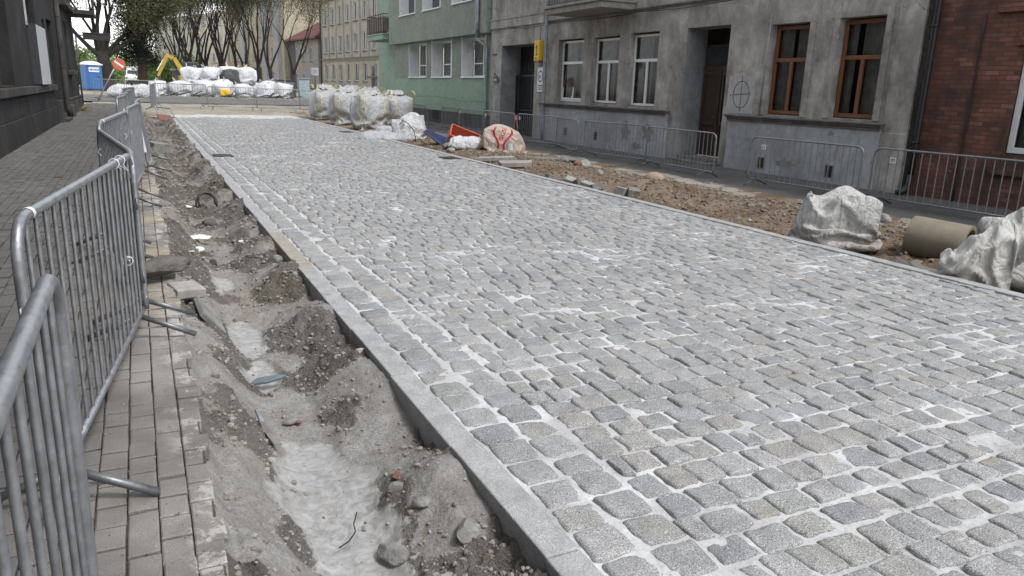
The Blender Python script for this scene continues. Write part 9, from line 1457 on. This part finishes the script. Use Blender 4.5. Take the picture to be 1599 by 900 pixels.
b = MB(); b.box(-.02, .02, -.14, .14, 0, .008); o = b.build('wood_strip', CONCD); o.location = (.50, 3.98, zt(.5, 4.)+.02); o.rotation_euler = (.06, .1, .18); tag(o, 'narrow grey strip stuck in the ground left of the big puddle', 'strip')
b = MB(); b.box(-.012, .012, -.07, .07, 0, .012); o = b.build('plastic_strip', ZINC); o.location = (.46, 4.06, zt(.46, 4.06)+.03); o.rotation_euler = (.1, .5, .1); tag(o, 'short bluish strip beside the narrow grey strip', 'strip')
for i, (x, y, s_, m_, lab) in enumerate([(1.02, 2.9, .05, ROCKG, 'rough grey stone right of the big puddle'), (1.0, 3.25, .032, ROCKR, 'small brown stone on the bank below the kerb'), (.82, 2.72, .075, ROCKG, 'larger clod of soil at the near end of the big puddle'), (.96, 3.12, .045, ROCKG, 'rounded stone on the bank between two others'), (.50, 6.9, .07, ROCKL, 'pale stone in the middle of the trench beyond the slab'), (1.18, 8.1, .10, ROCKG, 'big grey stone tucked under the tan kerb stone'), (.95, 2.45, .06, ROCKL, 'pale stone at the near end of the trench'), (1.12, 2.62, .07, ROCKG, 'soil-coloured stone against the kerb at the bottom of the photo'), (.6, 8.6, .06, ROCKD, 'dark lump in the trench left of the tan kerb stone'), (.75, 10.9, .11, ROCKD, 'dark lump halfway along the trench')]):
    rock('stone', x, y, zt(x, y)+s_*.25, s_*1.1, s_*.8, s_*.65, i, m_, lab, seed=i+20)
WRAP = simple('white_wrapper', (.6, .62, .62), .5, .15, 9, .003, 40)
for i, (x, y, s_, lab) in enumerate([(.50, 9.6, .14, 'crumpled white bag in the trench left of the tan kerb stone'), (.45, 8.95, .07, 'small white wrapper with a green speck'), (1.0, 9.6, .04, 'tiny white scrap near the kerb'), (.55, 12.2, .05, 'white scrap beside the black hose loop'), (.35, 7.9, .03, 'tiny pale scrap at the pavement edge')]):
    V, F = sack_mesh(s_*2, s_*1.4, s_*.6, 50.+i, .3, 7, s_*.25, .3); o = mk('litter', V, F, WRAP); o.location = (x, y, zt(x, y)); o.rotation_euler = (0, 0, i*.8); tag(o, lab, 'litter')
b = MB()
for r_, dz in ((.16, 0), (.13, .03)): b.tube([(r_*math.cos(t), r_*.8*math.sin(t), dz+.10+.10*math.sin(t)) for t in np.linspace(-.4, 3.6, 18)], .016, 8)
o = b.build('hose_loop', DARK, None, True); o.location = (.82, 12.6, zt(.82, 12.6)); o.rotation_euler = (.5, 0, .3); tag(o, 'loop of black hose lying in the trench', 'hose')
b = MB(); b.tube([(0, 0, 0), (.05, .02, .01), (.09, .07, .015), (.10, .14, .01), (.13, .2, .03)], .003, 6); o = b.build('twig', BARK, None, True); o.location = (.62, 2.85, zt(.62, 2.85)+.03); tag(o, 'thin twig at the near edge of the big puddle', 'twig')
# grating lying by the road's far left corner
b = MB(); 
for q in ((-.35, -.3, .35, -.3), (-.35, .3, .35, .3), (-.35, -.3, -.35, .3), (.35, -.3, .35, .3)): b.bar((q[0], q[1], 0), (q[2], q[3], 0), .05)
b.bar((0, -.3, 0), (0, .3, 0), .03); o = b.build('steel_frame', GALV); o.location = (1.05, 38.2, .28); o.rotation_euler = (.7, .1, .4); tag(o, 'small steel frame lying tilted at the far left end of the trench', 'frame')
slab('rusty_plate', 1.0, 36.6, .08, .6, .8, .03, (.3, .1, .2), ROCKR, 'rusty brown plate in the trench before the steel frame', 'plate', seed=9)
# road drains
for x, y, lab in ((1.72, 19.4, 'dark drain grate beside the left kerb'), (7.12, 18.3, 'dark drain grate beside the right kerb'), (7.05, 29.0, 'far dark drain grate beside the right kerb')):
    root = empty('drain_grate', (x, y, 0)); b = MB(); b.box(-.22, .22, -.3, .3, -.03, .012); b.build('frame', ROOM, root, False, .006); b = MB()
    for k in range(7): b.box(-.18, .18, -.26+k*.08, -.22+k*.08, .0125, .020)
    b.build('grate_bars', DMET, root); tag(root, lab, 'drain')
# right verge
PAVB = simple('concrete_setts_loose', (.25, .25, .238), .9, .25, 7, .004, 70)
slab('paving_slab', 8.25, 17.9, -.04, 1.0, .42, .1, (.0, -.06, -.5), CONC, 'long loose kerb slab pointing at the road below the pink sack', 'slab', seed=12)
slab('paving_slab', 8.35, 16.9, -.08, .85, .42, .12, (.05, -.04, -.35), CONC, 'shorter loose slab in front of the long one below the pink sack', 'slab', seed=13)
slab('paving_slab', 10.3, 18.2, zr(10.3, 18.2)+.02, 1.5, .8, .05, (0, 0, -.3), CONCD, 'thin flat slab lying behind the pink sack', 'slab', seed=15)
blks = [(7.85, 14.2, 'bluish flat block by the kerb, leftmost of the loose blocks'), (7.98, 13.6, 'second loose block by the kerb'), (8.1, 13.35, 'third loose block, turned aslant'), (8.0, 12.95, 'fourth loose block by the kerb'), (8.05, 12.6, 'fifth loose block by the kerb'), (8.18, 11.95, 'sixth loose block, apart from the others'), (8.3, 11.75, 'rightmost loose block by the kerb')]
for i, (x, y, lab) in enumerate(blks):
    slab('loose_block', x, y, zr(x, y)-.0, .24, .22, .14, (.25*math.sin(i*2.), .25*math.cos(i*3.), i*.7), (ROCKG, PAVB)[i % 2], lab, 'block', 'loose blocks by the right kerb', seed=30+i)
for i, (x, y, s_, m_, lab) in enumerate([(10.05, 13.45, .22, ROCKT, 'round tan boulder in the soil below the brown door'), (9.6, 16.0, .13, ROCKR, 'reddish stone in the brown soil'), (9.2, 14.4, .10, ROCKL, 'small pale block in the brown soil'), (10.2, 16.6, .20, ROCKL, 'pale angular stone before the first white windows'), (10.5, 17.3, .17, ROCKG, 'grey angular stone beside the pale one'), (10.1, 17.6, .15, ROCKG, 'small grey stone by the thin flat slab'), (10.6, 8.1, .13, ROCKL, 'pale stone behind the slumped sack'), (10.15, 7.2, .12, ROCKL, 'pale stone above the concrete pipe'), (8.55, 8.9, .05, ROCKL, 'pebble on the sand left of the slumped sack'), (9.3, 9.7, .06, ROCKG, 'small stone on the soil bank'), (8.6, 22.2, .22, ROCKG, 'grey stone among the litter by the kerb'), (8.35, 21.4, .16, ROCKL, 'pale stone right of the litter'), (8.2, 6.0, .28, ROCKD, 'dark crumbled lump at the kerb left of the concrete ring'), (8.9, 7.6, .17, ROCKT, 'tan stone left of the concrete pipe')]):
    rock('stone', x, y, zr(x, y)+s_*.35, s_*1.1, s_*.85, s_*.7, i*1.3, m_, lab, seed=i+60, ang=0 if i == 0 else 1, smooth=(i == 0))
# litter heap: crate, blue sheet, small white bag
cr = empty('plastic_crate', (9.3, 22.9, -.02), -.3); tag(cr, 'orange-red plastic crate lying on its side between the sacks', 'crate'); cr.rotation_euler = (.5, .35, -.3)
b = MB(); b.box(-.5, .5, -.35, -.31, 0, .42); b.box(-.5, .5, .31, .35, 0, .42); b.box(-.5, -.46, -.309, .309, 0, .42); b.box(.46, .5, -.309, .309, 0, .42); b.box(-.459, .459, -.309, .309, 0, .03); b.build('crate_shell', ORNG, cr, False, .01)
b = MB()
for k in range(9): b.box(-.44+k*.11, -.40+k*.11, -.362, -.351, .04, .36)
for z in (.05, .2, .37): b.box(-.5, .5, -.366, -.352, z, z+.03)
b.build('crate_ribs', ORNG, cr)
b = MB(); b.prism([(-.5, -.2), (.3, -.3), (.5, .1), (.1, .35), (-.45, .15)], 0, .05); o = b.build('navy_sheet', NAVY, None, False, .02); o.location = (8.75, 23.6, .12); o.rotation_euler = (.3, .55, -.5); tag(o, 'navy blue curved sheet left of the orange crate', 'plastic sheet')
b = MB(); b.prism([(-.2, -.15), (.25, -.1), (.2, .2), (-.15, .15)], 0, .1); o = b.build('blue_box', BLUEP, None, False, .02); o.location = (9.1, 24.0, .10); o.rotation_euler = (.2, .2, .3); tag(o, 'small blue plastic piece behind the navy sheet', 'plastic piece')
V, F = sack_mesh(.85, .6, .38, 71., .35, 16, .07, .3); o = mk('plastic_bag', V, F, BAGW); o.location = (8.95, 21.6, -.1); o.rotation_euler = (0, 0, -.4); tag(o, 'small white plastic bag in front of the orange crate', 'bag')
b = MB(); b.tube([(0, 0, 0), (.05, -.05, .15), (.12, -.08, .28)], [.05, .07, .02], 5); b.tube([(.1, 0, 0), (.14, -.05, .12), (.16, -.08, .24)], [.05, .06, .02], 5); o = b.build('yellow_strap', YSTR, None, True); o.location = (8.55, 21.7, -.1); tag(o, 'yellow strap end sticking up beside the small white plastic bag', 'strap')
V, F = sack_mesh(.75, .6, .42, 73., .4, 14, .07, .2); o = mk('plastic_bag', V, F, BAGG); o.location = (8.1, 27.2, -.17); tag(o, 'small grey-white bag at the kerb left of the half empty sack', 'bag')
b = MB(); b.tube([(0, 0, 0), (.55, .25, .12)], .018, 6); o = b.build('wooden_stake', CREAM); o.location = (9.0, 20.3, -.02); tag(o, 'thin pale stake lying left of the pink sack', 'stake')
# crumbs and gravel
def gravel(name, n, fx, fz, mats, szr, seed, label):
    rnd = random.Random(seed); base = [rock_mesh(s_, 1, 1) for s_ in range(6)]; b = MB()
    for k in range(n):
        x, y = fx(rnd); V, F = base[k % 6]; s_ = szr(rnd, y); a = rnd.uniform(0, 6.28); c, sn = math.cos(a)*s_, math.sin(a)*s_; z = fz(x, y)+s_*.25; fl = rnd.uniform(.5, .9); st = rnd.uniform(.6, 1)
        b.add([(x+p*c-q*st*sn, y+p*sn+q*st*c, z+r_*s_*fl) for p, q, r_ in V], F)
    return tag(b.build(name, mats), label, kind='stuff')
def m_grav(name, cols):
    t = NT(name); i = t.island(); n = len(cols)
    return t.fin(t.ramp(i, [(k/(n-1), c) for k, c in enumerate(cols)]), .92, t.bump(t.noise(t.pos(), 90, 3), .002))
GR1 = m_grav('gravel_mix', [(.16, .145, .125), (.24, .225, .205), (.20, .19, .178), (.14, .12, .10), (.29, .28, .265), (.2, .17, .14), (.18, .172, .168)])
GR2 = m_grav('soil_crumbs', [(.10, .07, .048), (.17, .125, .088), (.135, .10, .066), (.23, .2, .165), (.12, .09, .065)])
def ftr(rnd):
    while True:
        y = 2.+rnd.random()**2.2*24; x = rnd.uniform(.17, 1.24)
        if pud(x, y) > .4 and rnd.random() < .93: continue
        if N3(x*2.2+3, y*1.5, 2.)+.2*N3(x*7, y*7) > -.12 or rnd.random() < .22: return x, y
gravel('trench_gravel', 7000, ftr, zt, GR1, lambda r_, y: .0035+.015*r_.random()**4*(1+.06*y)+.0006*y, 1, 'loose crumbs and gravel on the trench floor')
gravel('trench_rubble', 130, ftr, zt, GR1, lambda r_, y: .014+.03*r_.random()**2, 5, 'larger rubble on the trench floor')
gravel('pavement_grit', 1500, lambda r_: (r_.uniform(-.45, .14), 1.8+r_.random()**2*14), lambda x, y: zs(y)+.001, GR1, lambda r_, y: .0015+.005*r_.random()**4, 2, 'grit scattered on the dusty pavers')
gravel('verge_crumbs', 9000, lambda r_: (r_.uniform(7.6, 10.7), 3+r_.random()**1.4*26), zr, GR2, lambda r_, y: .008+.035*r_.random()**4+.0008*y, 3, 'crumbs of soil on the right verge')
gravel('verge_rubble', 500, lambda r_: (r_.gauss(9.9, .7), 5+r_.random()**1.2*24), zr, GR1, lambda r_, y: .02+.06*r_.random()**3, 4, 'rubble along the right verge')

gravel('road_grit', 2600, lambda r_: (r_.uniform(KX1, 5.5), 1.8+r_.random()**1.6*6), lambda x, y: .0, GR1, lambda r_, y: .0012+.0035*r_.random()**4, 8, 'fine grit on the setts')
